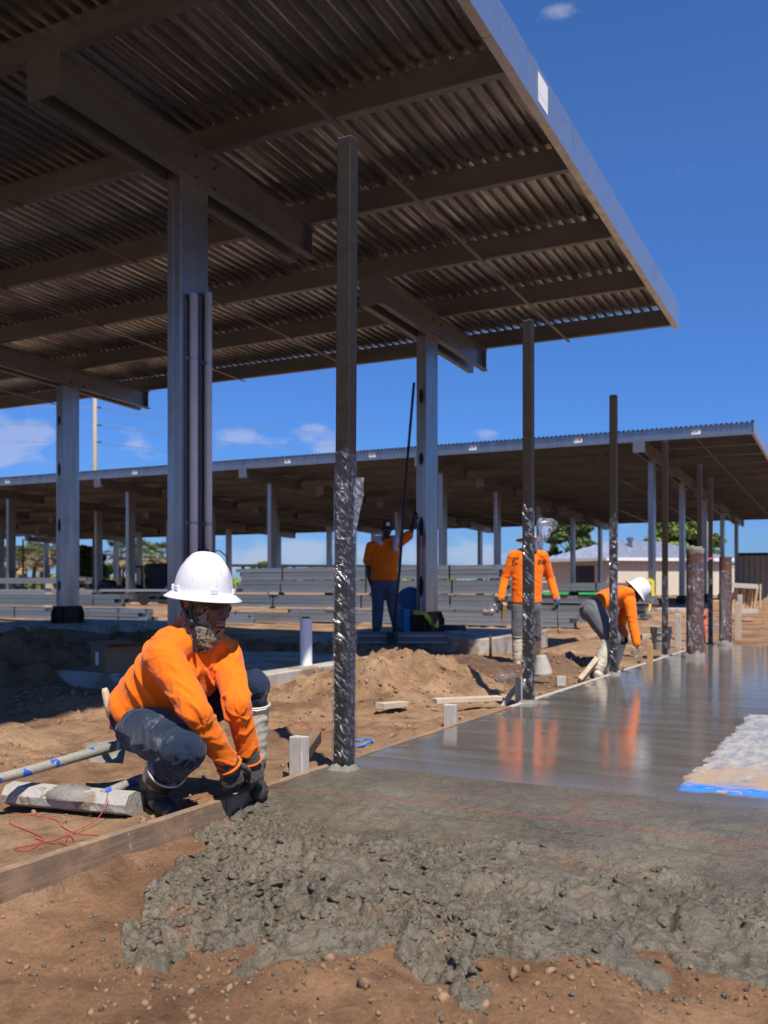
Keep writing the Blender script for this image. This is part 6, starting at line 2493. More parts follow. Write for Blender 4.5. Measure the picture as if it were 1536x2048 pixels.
# ---- standing worker seen from behind, in front of the steel stack
D1 = 12.0
g = W(1050, 1335, D1)
g.z = gz(g.x, g.y)
Q = dict(fwd=CF, ground=g, hip=W(1053, 1210, D1), waist=W(1054, 1180, D1), chest=W(1055, 1140, D1), neck=W(1056, 1100, D1),
         shL=W(1026, 1113, D1), shR=W(1086, 1113, D1), elL=W(1009, 1159, D1 + 0.05), wrL=W(1001, 1199, D1 - 0.12), elR=W(1101, 1158, D1 + 0.08), wrR=W(1113, 1197, D1 - 0.08),
         hpL=W(1040, 1213, D1), hpR=W(1066, 1213, D1), knL=W(1036, 1268, D1 - 0.02), knR=W(1072, 1266, D1 + 0.10), anL=W(1034, 1322, D1), anR=W(1072, 1312, D1 + 0.35), hemleg=0.25)
hands = []
wk, (hl1, hf1, hu1), sh1 = worker('standing worker seen from behind in orange shirt, walking with cream boots', Q, 0.97, W(1058, 1083, D1), CF + CR * 0.1 - UP * 0.15, 'orange_shirt_far', 'denim_grey', 'skin_tan', width=1.14, fold=0.7,
                                  hands=[], bare='', seed=61)
for sd, dv, nv, side in (('L', (-UP + CR * -0.1), -CR * 1.0 - CF * 0.4, -1), ('R', (-UP + CR * 0.05), CR - CF * 0.4, 1)):
    mb = MB()
    mb.cap(Q['wr' + sd], Q['wr' + sd] - UP * 0.03, 0.042, 0.038)
    hand_prims(mb, Q['wr' + sd] - UP * 0.02, dv, nv, side, (48, 62, 45), 4, 1.12)
    put(remesh(mb, 0.006, 2), 'glove', 'glove', wk)
for sd, td in (('L', CF * 0.9 - CR * 0.3), ('R', CF)):
    boot(wk, Q['kn' + sd], Q['an' + sd], td, 0.08, 'boot_cream', 'boot_cream', 1.0)
# wide-brimmed sun hat over a neck cloth
hc = W(1058, 1076, D1)
MB().lathe([(0.001, 0.105), (0.05, 0.10), (0.085, 0.07), (0.096, 0.01), (0.13, -0.004), (0.175, -0.026), (0.172, -0.030), (0.13, -0.01), (0.095, 0.0)], hc, 32, M=Matrix.Rotation(R(-8), 3, CR)).build(
    'sun_hat', 'straw', wk, smooth=True)
mb = MB()
mb.loft([(hc - UP * 0.01, CR * 0.082, CF * 0.098), (hc - UP * 0.09, CR * 0.085, CF * 0.10), (hc - UP * 0.16, CR * 0.11, CF * 0.11), (hc - UP * 0.19, CR * 0.12, CF * 0.11)], 16)
put(remesh(mb, 0.009, 2), 'neck_cloth', 'dark_cloth', wk)
# script lettering across the shoulders, following the shirt
me = text_mesh('C       an', 0.125, shear=0.35)
bm = bmesh.new()
bm.from_mesh(me)
bmesh.ops.triangulate(bm, faces=bm.faces)
bm.to_mesh(me)
bm.free()
shirt_me = sh1.data
sc_, sn_ = mesh_np(shirt_me)
org = ORG[sh1.name]
cen = W(1055, 1122, D1)
co, _ = mesh_np(me)
out = []
swld = sc_ + np.array(org)
su_, sd_ = (swld - np.array(cen)) @ np.array(CR), (swld - np.array(cen)) @ np.array(CF)
sz_ = swld[:, 2] - cen.z
for x, y, z in co:
    k = np.argsort((su_ - x) ** 2 + (sz_ - y) ** 2 + np.where(sd_ > 0.02, 9, 0))[:24]
    out.append(Vector(cen) + CR * float(x) + UP * float(y) + CF * (float(sd_[k].mean()) - 0.010 - float(z)))
me.vertices.foreach_set('co', [c for p in out for c in p])
o = put(me, 'lettering', 'text_black', sh1, False)
# what he carries
p = Q['wrL'] - UP * 0.10 - CR * 0.01
plank('wood_block', 'short wood block carried in the standing worker left hand', 'block', p + UP * 0.05 - CF * 0.09 + CR * 0.05, p - UP * 0.16 - CF * 0.02 + CR * 0.04, 0.09, 0.045, 'orange_wood', up=CR)
m = MB()
m.ell(p - CR * 0.09 - CF * 0.03, CR * 0.10, CF * 0.06, UP * 0.07, 18)
for v in m.v:
    v += CR * 0.03 * noise.noise(v * 18) + UP * 0.03 * noise.noise(v * 16 + Vector((9, 1, 1)))
tag(m.build('film_wad', 'stretch_film', None, smooth=True), 'wad of clear film held in the standing worker left hand', 'plastic film')
p = Q['wrR'] - UP * 0.07
m = MB().tube([p + UP * 0.10 - CF * 0.045, p - UP * 0.05 - CF * 0.045], 0.016, 10)
t = thing('hand_edger', 'hand tool with a blue grip and thin rod in the standing worker right hand', 'tool', p)
m.build('grip', 'blue_plastic', t, smooth=True)
MB().tube([p - UP * 0.05 - CF * 0.045, p - UP * 0.25 - CF * 0.04 + CR * 0.01, p - UP * 0.36 - CF * 0.03 + CR * 0.015, p - UP * 0.38 + CR * 0.04 - CF * 0.03], 0.007, 8).build('rod', 'dark_steel', t, smooth=True)

# ---- worker bending over the form
D2 = 10.55
g = W(1203, 1352, D2)
g.z = gz(g.x, g.y)
dirb = CR
Q = dict(fwd=(CR * 0.45 - UP * 0.9).normalized(), ground=g, hip=W(1188, 1218, D2), waist=W(1207, 1203, D2 + 0.05), chest=W(1238, 1192, D2 + 0.10), neck=W(1263, 1196, D2 + 0.12),
         shR=W(1258, 1204, D2 - 0.08), shL=W(1256, 1208, D2 + 0.30), elR=W(1266, 1246, D2 - 0.16), wrR=W(1273, 1286, D2 - 0.26), elL=W(1240, 1250, D2 + 0.22), wrL=W(1249, 1268, D2 + 0.02),
         hpR=W(1189, 1226, D2 - 0.12), hpL=W(1191, 1226, D2 + 0.10), knR=W(1224, 1277, D2 - 0.30), knL=W(1238, 1276, D2 + 0.14), anR=W(1198, 1338, D2 - 0.36), anL=W(1222, 1338, D2 + 0.16), hemleg=0.3)
hdir = (CR * 0.55 - UP * 0.72 - CF * 0.3).normalized()
hup = (CR * 0.78 + UP * 0.6 - CF * 0.05).normalized()
HC2 = W(1268, 1185, D2 + 0.10)
wk2, (hl2, hf2, hu2), _s = worker('worker in orange shirt and white hard hat bending over the form', Q, 0.97, HC2, hdir, 'orange_shirt_far', 'denim_grey', 'skin_dark', bare='', seed=71, width=1.36, fold=0.7,
                                  hands=[dict(wrist=Q['wrR'] + Vector((0, 0, -0.0)), d=-UP + CR * 0.1, nrm=CR - CF * 0.3, side=1, curl=(40, 55, 40), spread=5, s=1.0),
                                         dict(wrist=Q['wrL'], d=-UP * 0.8 + CR * 0.3, nrm=CR + UP * 0.3, side=-1, curl=(45, 60, 40), spread=5, s=1.0)], head_up=hup)
mb = MB()
mb.ell(HC2 + hu2 * 0.005, hl2 * 0.088, hf2 * 0.105, hu2 * 0.10, 18)
mb.cap(HC2 - hu2 * 0.05, Q['neck'], 0.078, 0.075)
put(remesh(mb, 0.009, 2), 'neck_cloth', 'dark_cloth', wk2)
hard_hat(wk2, HC2 + hu2 * 0.045, hl2, hf2, hu2, 1.0, slots=False)
for sd, td in (('R', CR * 0.45 + CF * 0.8), ('L', CR * 0.3 + CF * 0.9)):
    boot(wk2, Q['kn' + sd], Q['an' + sd], td, 0.14, 'boot_cream', 'boot_cream', 1.30, rim=False)
t = thing('hand_float', 'dark hand float held by the bending worker against the slab edge', 'tool', W(1275, 1312, D2 - 0.3))
m = MB().quad_box([W(1263, 1297, D2 - 0.36), W(1277, 1297, D2 - 0.36), W(1284, 1322, D2 - 0.40), W(1270, 1323, D2 - 0.40),
                   W(1263, 1297, D2 - 0.345), W(1277, 1297, D2 - 0.345), W(1284, 1322, D2 - 0.385), W(1270, 1323, D2 - 0.385)])
m.build('plate', 'dark_wood', t)
MB().tube([W(1268, 1302, D2 - 0.31), W(1279, 1300, D2 - 0.31)], 0.015, 8).build('handle', 'dark_wood', t, smooth=True)
t = thing('margin_trowel', 'small trowel in the bending worker rear hand', 'trowel', W(1247, 1280, D2))
MB().tube([W(1246, 1270, D2 - 0.03), W(1247, 1284, D2 - 0.03)], [0.014, 0.012], 8).build('handle', 'grey_wood', t, smooth=True)
MB().bar(W(1247, 1284, D2 - 0.03), W(1264, 1287, D2 - 0.03), 0.05, 0.004).build('blade', 'dark_steel', t)

# ---- man in the shade leaning on the column
D3 = 14.55
g = W(775, 1262, D3)
g.z = 0.02
Q = dict(fwd=-CF, ground=g, hip=W(767, 1163, D3), waist=W(768, 1140, D3), chest=W(769, 1108, D3), neck=W(772, 1079, D3),
         shR=W(742, 1093, D3 - 0.02), shL=W(797, 1086, D3), elR=W(735, 1128, D3 + 0.02), wrR=W(738, 1158, D3 - 0.04), elL=W(821, 1068, D3 + 0.05), wrL=W(827, 1041, D3 + 0.33),
         hpR=W(756, 1166, D3), hpL=W(780, 1166, D3), knR=W(756, 1212, D3 - 0.02), knL=W(786, 1212, D3 - 0.03), anR=W(754, 1253, D3), anL=W(795, 1253, D3), hemleg=0.98)
HC3 = W(774, 1058, D3 - 0.02)
wk3, (hl3, hf3, hu3), _s = worker('heavy man in orange T-shirt and jeans standing in shade against a column', Q, 1.0, HC3, -CF + CR * 0.15 - UP * 0.12, 'orange_shirt_far', 'denim_blue', 'skin_dark', belly=0.05,
                                  short=True, width=1.22, seed=81, fold=0.8,
                                  hands=[dict(wrist=Q['wrR'], d=-UP + CR * 0.25, nrm=-CR - CF * 0.2, side=1, curl=(25, 35, 25), spread=5, s=1.0),
                                         dict(wrist=Q['wrL'], d=UP + CR * 0.25, nrm=-CF + UP * 0.2 - CR * 0.4, side=1, curl=(14, 18, 12), spread=9, s=1.0)])
MB().lathe([(0.001, 0.125), (0.06, 0.118), (0.095, 0.085), (0.106, 0.03), (0.108, 0.0), (0.10, 0.0), (0.09, 0.02)], HC3 + UP * 0.035, 28, 0.92, 1.05, M=Matrix((hl3, hf3, UP)).transposed()).build('cap', 'maroon', wk3, smooth=True)
m = MB()
for k in range(9):
    a = R(-70 + 17.5 * k)
    for rr, dz in ((0.105, 0.0), (0.165, -0.018)):
        m.v.append(HC3 + UP * (0.037 + dz) + hf3 * rr * math.cos(a) * 1.05 + hl3 * rr * math.sin(a) * 0.9)
for k in range(8):
    m.f.append((2 * k, 2 * k + 1, 2 * k + 3, 2 * k + 2))
    m.mi.append(0)
o = m.build('cap_visor', 'maroon', wk3, smooth=True)
c = HC3 + UP * 0.085 + hf3 * 0.112
MB().quad_box([c - hl3 * 0.028 - UP * 0.026, c + hl3 * 0.028 - UP * 0.026, c + hl3 * 0.026 + UP * 0.026 - hf3 * 0.012, c - hl3 * 0.026 + UP * 0.026 - hf3 * 0.012,
               c - hl3 * 0.028 - UP * 0.026 + hf3 * 0.004, c + hl3 * 0.028 - UP * 0.026 + hf3 * 0.004, c + hl3 * 0.026 + UP * 0.026 - hf3 * 0.008, c - hl3 * 0.026 + UP * 0.026 - hf3 * 0.008]).build('badge', 'white_paper', wk3)
# towel round his neck
mb = MB()
chain(mb, [W(762, 1078, D3 + 0.06), W(754, 1078, D3 - 0.04), W(758, 1084, D3 - 0.14), W(762, 1088, D3 - 0.17)], [0.045, 0.05, 0.04, 0.03])
chain(mb, [W(786, 1076, D3 + 0.06), W(792, 1078, D3 - 0.04), W(790, 1090, D3 - 0.15), W(791, 1099, D3 - 0.18)], [0.045, 0.05, 0.04, 0.036])
mb.cap(W(762, 1077, D3 + 0.08), W(786, 1076, D3 + 0.08), 0.045, 0.045)
me = remesh(mb, 0.009, 3)
folds(me, [(W(754, 1078, D3), W(762, 1090, D3 - 0.15), 0.05, 0.012, 25, 2), (W(790, 1078, D3), W(791, 1100, D3 - 0.15), 0.05, 0.012, 25, 2)], 1.0, 88)
put(me, 'towel', 'towel', wk3)
for sd in 'RL':
    boot(wk3, Q['kn' + sd], Q['an' + sd], -CF + CR * (0.3 if sd == 'L' else -0.2), 0.75, 'boot_dark', 'boot_dark', 1.0, rim=False)
# ------------------------------------------------------------------ trees and far buildings
def leaf_cloud(name, centers, mat, parent, n_per, size, seed, flat=0.0, up_bias=0.0, elong=1.0):
    """small leaf faces spread through ellipsoid clumps; centers = (c, rx, ry, rz)"""
    r_ = np.random.default_rng(seed)
    V, F = [], []
    o = 0
    for c, rx, ry, rz in centers:
        k = max(6, int(n_per * (rx * ry * rz) ** 0.5))
        d = r_.normal(size=(k, 3))
        d /= np.linalg.norm(d, axis=1)[:, None]
        rad = r_.random(k) ** 0.45
        p = np.array(c) + d * rad[:, None] * np.array([rx, ry, rz])
        a = r_.normal(size=(k, 3))
        a /= np.linalg.norm(a, axis=1)[:, None]
        b_ = np.cross(a, r_.normal(size=(k, 3)))
        b_ /= np.linalg.norm(b_, axis=1)[:, None]
        s = size * r_.uniform(0.5, 1.3, k)[:, None]
        quad = np.stack([p - a * s * elong, p + b_ * s * 0.55, p + a * s * elong, p - b_ * s * 0.55], 1)
        V.append(quad.reshape(-1, 3))
        F.append(np.arange(k * 4).reshape(k, 4) + o)
        o += k * 4
    V, F = np.concatenate(V), np.concatenate(F)
    me = bpy.data.meshes.new(name)
    me.from_pydata(V.tolist(), [], F.tolist())
    return put(me, name, mat, parent, False)


def broad_tree(u, v, d, h, lab, leaf='leaf_oak', nclump=16, spread=0.55, seed=0, gaps=0.75, lo=0.38, name='broadleaf_tree', size=0.22, cat='tree'):
    p = W(u, v, d)
    p.z = -0.2
    r_ = random.Random(seed)
    t = thing(name, lab, cat, p)
    m = MB()
    top = p + UP * h * 0.8
    pts_ = [p, p + UP * h * 0.3 + CR * r_.uniform(-.2, .2), p + UP * h * 0.55 + CR * r_.uniform(-.4, .4), top + CR * r_.uniform(-.4, .4)]
    m.tube(pts_, [h * 0.028, h * 0.022, h * 0.015, h * 0.005], 8)
    cl = []
    for k in range(nclump):
        a = r_.uniform(0, 6.283)
        hh = r_.uniform(lo, 1.0)
        w_ = spread * h * (0.45 + 0.55 * math.sin(min(1, (hh - lo + 0.15) / (1.1 - lo)) * math.pi)) * r_.uniform(0.3, 1.0)
        c = p + UP * h * hh + Vector((math.cos(a), math.sin(a), 0)) * w_
        s = h * r_.uniform(0.07, 0.14) * gaps
        cl.append((c, s * 1.5, s * 1.5, s * 0.95))
        st_ = lerp(pts_[1], pts_[3], max(0.05, (hh - 0.35)))
        m.tube([st_, lerp(st_, c, 0.5) - UP * 0.02 * h, c], [h * 0.010, h * 0.006, h * 0.002], 5)
    m.build('trunk', 'bark', t, smooth=True)
    leaf_cloud('crown', cl, leaf, t, 420 / max(h * 0.07, 0.2), size, seed)
    return t


def palm(u, v, d, h, lab, seed, group='cabbage palms at the site edge'):
    p = W(u, v, d)
    p.z = -0.2
    r_ = random.Random(seed)
    t = thing('palm_tree', lab, 'palm tree', p, group)
    m = MB()
    m.tube([p, p + UP * h * 0.5 + CR * r_.uniform(-.15, .15), p + UP * h * 0.8], [0.22, 0.20, 0.2], 8)
    m.build('trunk', 'bark', t, smooth=True)
    hub = p + UP * h * 0.78

    def fronds(n, e0, e1, L, mat, nm):
        m = MB()
        for k in range(n):
            a = r_.uniform(0, 6.283)
            el = R(r_.uniform(e0, e1))
            dv = Vector((math.cos(a) * math.cos(el), math.sin(a) * math.cos(el), math.sin(el)))
            ll = L * r_.uniform(0.75, 1.1)
            q = hub + dv * ll * 0.55
            sd = dv.cross(UP).normalized()
            nrm = sd.cross(dv)
            for f in range(9):
                fa = R(-70 + 17.5 * f)
                tip = q + (dv * math.cos(fa) + sd * math.sin(fa)) * ll * 0.5 - UP * ll * 0.18 * (1 - 0.3 * math.cos(fa))
                w_ = (sd * math.cos(fa) - dv * math.sin(fa)) * 0.05
                m.poly([q - w_ * 0.4, lerp(q, tip, 0.5) - w_ + nrm * 0.02, tip, lerp(q, tip, 0.5) + w_])
            m.tube([hub, q], 0.018, 4, caps=False)
        m.build(nm, mat, t)
    fronds(30, -8, 80, h * 0.36, 'leaf_palm', 'green_fronds')
    fronds(26, -85, -18, h * 0.34, 'leaf_dry', 'dead_fronds')
    return t


pal = [(12, 92, 4.6, 'at the left frame edge'), (44, 96, 3.8, 'second from the left frame edge'), (66, 90, 4.9, 'behind the thin lamp pole'), (86, 94, 4.4, 'left of the shaded column'),
       (98, 88, 5.2, 'hard against the shaded column on its left'), (240, 86, 5.0, 'right of the rearmost left columns'), (262, 90, 4.2, 'behind the dark utility cart'),
       (284, 88, 4.9, 'beside the dark container'), (302, 92, 4.6, 'just over the dark container roof'), (322, 90, 4.8, 'left of the conduit column'), (-14, 92, 4.8, 'cut by the left frame edge')]
for i, (u, d, h, lab) in enumerate(pal):
    palm(u, 1180, d, h, 'shaggy cabbage palm ' + lab, 300 + i)
broad_tree(172, 1180, 78, 3.8, 'round dark green bush tree between the left columns', 'leaf_oak', 20, 0.62, 401, 1.15, 0.15, 'round_bush', 0.16)
broad_tree(195, 1180, 84, 3.2, 'smaller green bush right of the round bush tree', 'leaf_oak', 14, 0.62, 402, 1.1, 0.12, 'round_bush', 0.16)
broad_tree(525, 1165, 130, 3.6, 'low light green bush under the dark pipe rack', 'leaf_oak', 12, 0.7, 403, 1.1, 0.2, 'round_bush', 0.2)
broad_tree(555, 1165, 134, 3.3, 'second light green bush under the dark pipe rack', 'leaf_oak', 10, 0.7, 404, 1.1, 0.2, 'round_bush', 0.2)
broad_tree(1098, 1175, 84, 3.3, 'low dark green bush behind the standing worker shoulder', 'leaf_pine', 16, 0.7, 405, 1.1, 0.12, 'round_bush', 0.16)
broad_tree(1151, 1180, 82, 7.3, 'tall open pine with bare trunk left of the white-roofed building', 'leaf_pine', 26, 0.34, 411, 0.72, 0.34, 'pine_tree', 0.2)
broad_tree(1122, 1180, 86, 5.2, 'smaller pine beside the tall open pine', 'leaf_pine', 12, 0.34, 412, 0.7, 0.4, 'pine_tree', 0.2)
broad_tree(1348, 1180, 98, 7.6, 'leafy green tree left of the utility pole behind the white roof', 'leaf_oak', 26, 0.40, 413, 0.8, 0.4, size=0.24)
broad_tree(1382, 1180, 99, 7.8, 'leafy green tree right of the utility pole behind the white roof', 'leaf_oak', 26, 0.34, 414, 0.8, 0.4, size=0.24)
broad_tree(1435, 1185, 110, 4.6, 'small tree glimpsed between the rusty pipes', 'leaf_oak', 10, 0.4, 415, 0.8, 0.3, size=0.22)

# far hedge line and meadow, read as one mass
cl = []
r_ = random.Random(5)
for k in range(150):
    u = -200 + 2000 * k / 150 + r_.uniform(-8, 8)
    d = r_.uniform(150, 175)
    c = W(u, 1165, d)
    c.z = r_.uniform(0.2, 1.3) if u < 420 else r_.uniform(-0.2, 0.6)
    cl.append((c, 2.4, 2.4, 1.2))
hedge = bpy.data.objects.new('far_scrub', None)
COL.objects.link(hedge)
ORG[hedge.name] = Vector((0, 0, 0))
o = leaf_cloud('far_scrub', cl, 'leaf_oak', hedge, 90, 0.5, 77)
o.parent = None
bpy.data.objects.remove(hedge)
o.name = 'far_scrub'
tag(o, 'low far scrub line along the horizon', 'shrubs', None, 'stuff')
m = MB()
gx = []
r_ = random.Random(9)
for k in range(9000):
    u = r_.uniform(-60, 460)
    d = r_.uniform(58, 86)
    c = W(u, 1165, d)
    c.z = -0.16
    h = r_.uniform(0.15, 0.5)
    a = CR * 0.05
    q = c + UP * h + CR * r_.uniform(-0.15, 0.15)
    m.poly([c - a, c + a, q])
tag(m.build('tall_grass', 'grass', None), 'strip of tall green grass beyond the left columns', 'grass', None, 'stuff')

# ---- white-roofed service building
bd = thing('service_building', 'cream service building with a pale metal hip roof', 'building', W(1230, 1190, 68))
c0 = W(1221, 1190, 66)
c0.z = -0.1
a1 = (CR * 0.97 + CF * 0.25).normalized()
a2 = (CF * 0.86 - CR * 0.52).normalized()
L1, L2, HW = 9.2, 6.4, 2.75
cs = [c0, c0 + a1 * L1, c0 + a1 * L1 + a2 * L2, c0 + a2 * L2]
MB().quad_box(cs + [p + UP * HW for p in cs]).build('wall', 'stucco', bd)
ov = 0.55
cc = (cs[0] + cs[2]) / 2
es = [p + (p - cc) * (ov / 4.0) + UP * (HW - 0.05) for p in cs]
r1, r2 = lerp(cs[0], cs[3], 0.5) + a1 * 2.6 + UP * (HW + 1.3), lerp(cs[1], cs[2], 0.5) - a1 * 2.6 + UP * (HW + 1.3)
m = MB()
m.poly([es[0], es[1], r2, r1]).poly([es[1], es[2], r2]).poly([es[2], es[3], r1, r2]).poly([es[3], es[0], r1]).poly(list(reversed(es)))
rf = m.build('roof', 'roof_metal', bd)
for k in range(22):
    t = (k + 0.5) / 22
    q = lerp(es[0], es[1], t)
    tt = min(1, max(0, (t * (L1 + 2 * ov) - 2.6 - ov) / (L1 - 5.2)))
    top = lerp(r1, r2, tt)
    if t < 0.3:
        top = lerp(es[0], r1, t / 0.3)
    if t > 0.7:
        top = lerp(es[1], r2, (1 - t) / 0.3)
    MB().bar(q + UP * 0.03, top + UP * 0.03, 0.05, 0.05).build('roof_seam', 'roof_metal', rf)
for k in range(14):
    t = (k + 0.5) / 14
    q = lerp(es[3], es[0], t)
    top = lerp(es[3] if t < 0.5 else es[0], r1, min(t, 1 - t) * 2)
    MB().bar(q + UP * 0.03, top + UP * 0.03, 0.05, 0.05).build('roof_seam', 'roof_metal', rf)
m = MB()
for p_, q_ in zip(es, es[1:] + es[:1]):
    m.bar(p_ - UP * 0.10, q_ - UP * 0.10, 0.06, 0.22)
m.build('fascia', 'white_paper', bd)
q = lerp(r1, r2, 0.15) - a2 * 1.2 - UP * 0.45
MB().lathe([(0.18, 0), (0.18, 0.45), (0.28, 0.5), (0.28, 0.62), (0.001, 0.72)], q, 14).build('roof_vent', 'galvanised', rf, smooth=False)
q = lerp(r1, r2, 0.9) - a2 * 1.0 - UP * 0.4
MB().lathe([(0.12, 0), (0.12, 0.4), (0.001, 0.45)], q, 12).build('roof_vent', 'galvanised', rf, smooth=False)
dr = c0 + a1 * 5.6 - a2 * 0.06
MB().quad_box([dr, dr + a1 * 1.5, dr + a1 * 1.5 + a2 * 0.1, dr + a2 * 0.1] + [p + UP * 2.15 for p in (dr, dr + a1 * 1.5, dr + a1 * 1.5 + a2 * 0.1, dr + a2 * 0.1)]).build('door', 'door_grey', bd)
dr = c0 + a2 * 1.6 - a1 * 0.06
MB().quad_box([dr, dr + a2 * 2.2, dr + a2 * 2.2 + a1 * 0.1, dr + a1 * 0.1] + [p + UP * 2.15 for p in (dr, dr + a2 * 2.2, dr + a2 * 2.2 + a1 * 0.1, dr + a1 * 0.1)]).build('door', 'dark_steel', bd)

# ---- ribbed tan metal building at the right edge
mt = thing('metal_building', 'ribbed tan metal building cut off by the right frame edge', 'building', W(1510, 1190, 52))
c0 = W(1477, 1190, 54)
c0.z = -0.15
b1 = (CR * 0.93 - CF * 0.36).normalized()
b2_ = (CF * 0.93 + CR * 0.36).normalized()
L1, L2, HW = 14, 8, 2.55
cs = [c0, c0 + b1 * L1, c0 + b1 * L1 + b2_ * L2, c0 + b2_ * L2]
MB().quad_box(cs + [p + UP * HW for p in cs]).build('wall', 'tan_siding', mt)
for k in range(46):
    q = c0 + b1 * (0.06 + 0.30 * k)
    MB().bar(q - b2_ * 0.02, q - b2_ * 0.02 + UP * HW, 0.09, 0.05, up=b2_).build('wall_rib', 'tan_siding', mt)
MB().quad_box([p + UP * HW - (b1 + b2_) * 0.1 for p in cs] + [p + UP * (HW + 0.16) - (b1 + b2_) * 0.1 for p in cs]).build('roof_edge', 'dark_steel', mt)
q = c0 + b1 * 1.95 - b2_ * 0.35 + UP * 1.95
MB().box(q.x - 0.14, q.x + 0.14, q.y - 0.3, q.y + 0.3, q.z - 0.11, q.z + 0.11).build('wall_lamp', 'dark_steel', mt)

wl_ = thing('boundary_wall', 'low cream wall between the service building and the bush', 'wall', W(1130, 1190, 74))
a_, b_ = W(1085, 1190, 76), W(1165, 1190, 74)
a_.z = b_.z = 0.4
MB().bar(a_, b_, 0.2, 1.5).build('wall_panel', 'stucco', wl_)
MB().bar(a_ + UP * 0.80, b_ + UP * 0.80, 0.3, 0.12).build('coping', 'stucco', wl_)
wl2 = thing('boundary_wall', 'low cream wall behind the rusty pipes', 'wall', W(1450, 1190, 80))
a_, b_ = W(1425, 1190, 80), W(1482, 1190, 80)
a_.z = b_.z = 0.9
MB().bar(a_, b_, 0.2, 2.6).build('wall_panel', 'stucco', wl2)
MB().bar(a_ + UP * 1.35, b_ + UP * 1.35, 0.3, 0.12).build('coping', 'stucco', wl2)

# ---- poles and wires
up1 = thing('utility_pole', 'tall tan concrete utility pole behind the far canopy at left', 'utility pole', W(190, 1180, 75))
b_ = W(190, 1180, 75)
b_.z = -0.2
MB().tube([b_, b_ + UP * 9, b_ + UP * 21], [0.24, 0.19, 0.12], 10).build('shaft', 'pole_concrete', up1, smooth=True)
for k, (v0, v1) in enumerate(((815, 848), (850, 876), (884, 905))):
    z0 = W(190, v0, 75)
    z1 = W(760, v1 + 8, 150)
    z2 = W(-250, v0 - 4, 68)
    pts_ = [z2, z0]
    for i in range(1, 9):
        t = i / 8
        pts_.append(lerp(z0, z1, t) - UP * (1.2 * math.sin(math.pi * t)))
    MB().tube(pts_, 0.022, 4).build('power_line', 'wire', up1)
    MB().tube([z0 - CR * 0.1, z0 + CR * 0.5], 0.06, 6).build('insulator', 'dark_steel', up1)
for u, d, vt, lab in ((1364, 104, 1040, 'wooden utility pole rising between the two leafy trees'), (1413, 96, 1036, 'pole with insulators beside the pink-taped post')):
    b_ = W(u, 1185, d)
    b_.z = -0.2
    t_ = W(u, vt - 40, d)
    t = thing('utility_pole', lab, 'utility pole', b_)
    MB().tube([b_, t_], [0.2, 0.15], 8).build('shaft', 'pole_concrete', t, smooth=True)
    if u > 1400:
        for v in (1052, 1076, 1088):
            q = W(u, v, d)
            MB().bar(q - CR * 0.35, q, 0.12, 0.14).build('insulator', 'dark_steel', t)
lt = thing('lamp_pole', 'thin pole with a white meter box beyond the far left bundles', 'pole', W(46, 1180, 70))
b_ = W(46, 1180, 70)
b_.z = -0.2
MB().tube([b_, W(46, 1078, 70)], [0.08, 0.06], 8).build('shaft', 'pole_concrete', lt, smooth=True)
q = W(49, 1152, 69.8)
MB().box(q.x - 0.14, q.x + 0.14, q.y - 0.1, q.y + 0.1, q.z - 0.25, q.z + 0.2).build('meter_box', 'white_paper', lt, bevel=0.02)

# ---- dark pipe rack on the horizon
pr = thing('pipe_rack', 'long dark elevated rail on posts along the horizon', 'pipe rack', W(600, 1180, 115))
a_, b_ = W(440, 1131, 115), W(852, 1133, 118)
MB().bar(a_, b_, 0.5, 0.34).build('rail', 'dark_steel', pr)
for u in range(452, 850, 34):
    q = W(u, 1134, 115.5)
    g_ = Vector((q.x, q.y, -0.2))
    MB().bar(g_, q, 0.32, 0.32).build('post', 'dark_steel', pr)

# ---- dark site container and utility cart at left
ct = thing('site_container', 'black mesh-sided site container left of the conduit column', 'container', W(318, 1190, 47))
c0 = W(294, 1190, 47)
c0.z = -0.15
e1, e2 = (CR * 0.95 + CF * 0.3).normalized(), (CF * 0.95 - CR * 0.3).normalized()
cs = [c0, c0 + e1 * 3.6, c0 + e1 * 3.6 + e2 * 2.2, c0 + e2 * 2.2]
MB().quad_box(cs + [p + UP * 1.85 for p in cs]).build('wall', 'dark_steel', ct, bevel=0.02)
MB().quad_box([p + UP * 1.851 for p in cs] + [p + UP * 1.95 for p in cs]).build('roof', 'black_paint', ct, bevel=0.02)
for k in range(5):
    q = c0 + e1 * (0.1 + 0.85 * k) - e2 * 0.03
    MB().bar(q, q + UP * 1.85, 0.08, 0.05, up=e2).build('wall_rib', 'black_paint', ct)
MB().bar(c0 + e1 * 0.4 - e2 * 0.05 + UP * 0.1, c0 + e1 * 1.4 - e2 * 0.05 + UP * 1.2, 0.14, 0.05, up=e2).build('ramp', 'galvanised_dull', ct)
uc = thing('utility_cart', 'dark utility tractor with a roll bar beyond the left columns', 'tractor', W(238, 1190, 46))
p = W(238, 1190, 46)
p.z = -0.15
for sx in (-0.55, 0.55):
    for sy, rr in ((-0.75, 0.32), (0.75, 0.45)):
        q = p + CR * sy + CF * sx + UP * rr
        w_ = MB().lathe([(0.001, -0.1), (rr * 0.6, -0.1), (rr, -0.08), (rr, 0.08), (rr * 0.6, 0.1), (0.001, 0.1)], q, 18, M=Matrix((CR, UP, CF)).transposed())
        wo = w_.build('wheel', 'black_plastic', uc, smooth=False)
        MB().lathe([(0.001, 0), (rr * 0.55, 0.0), (rr * 0.55, 0.01), (0.001, 0.012)], q - CF * 0.115, 14, M=Matrix((CR, UP, CF)).transposed()).build('hub', 'galvanised_dull', wo)
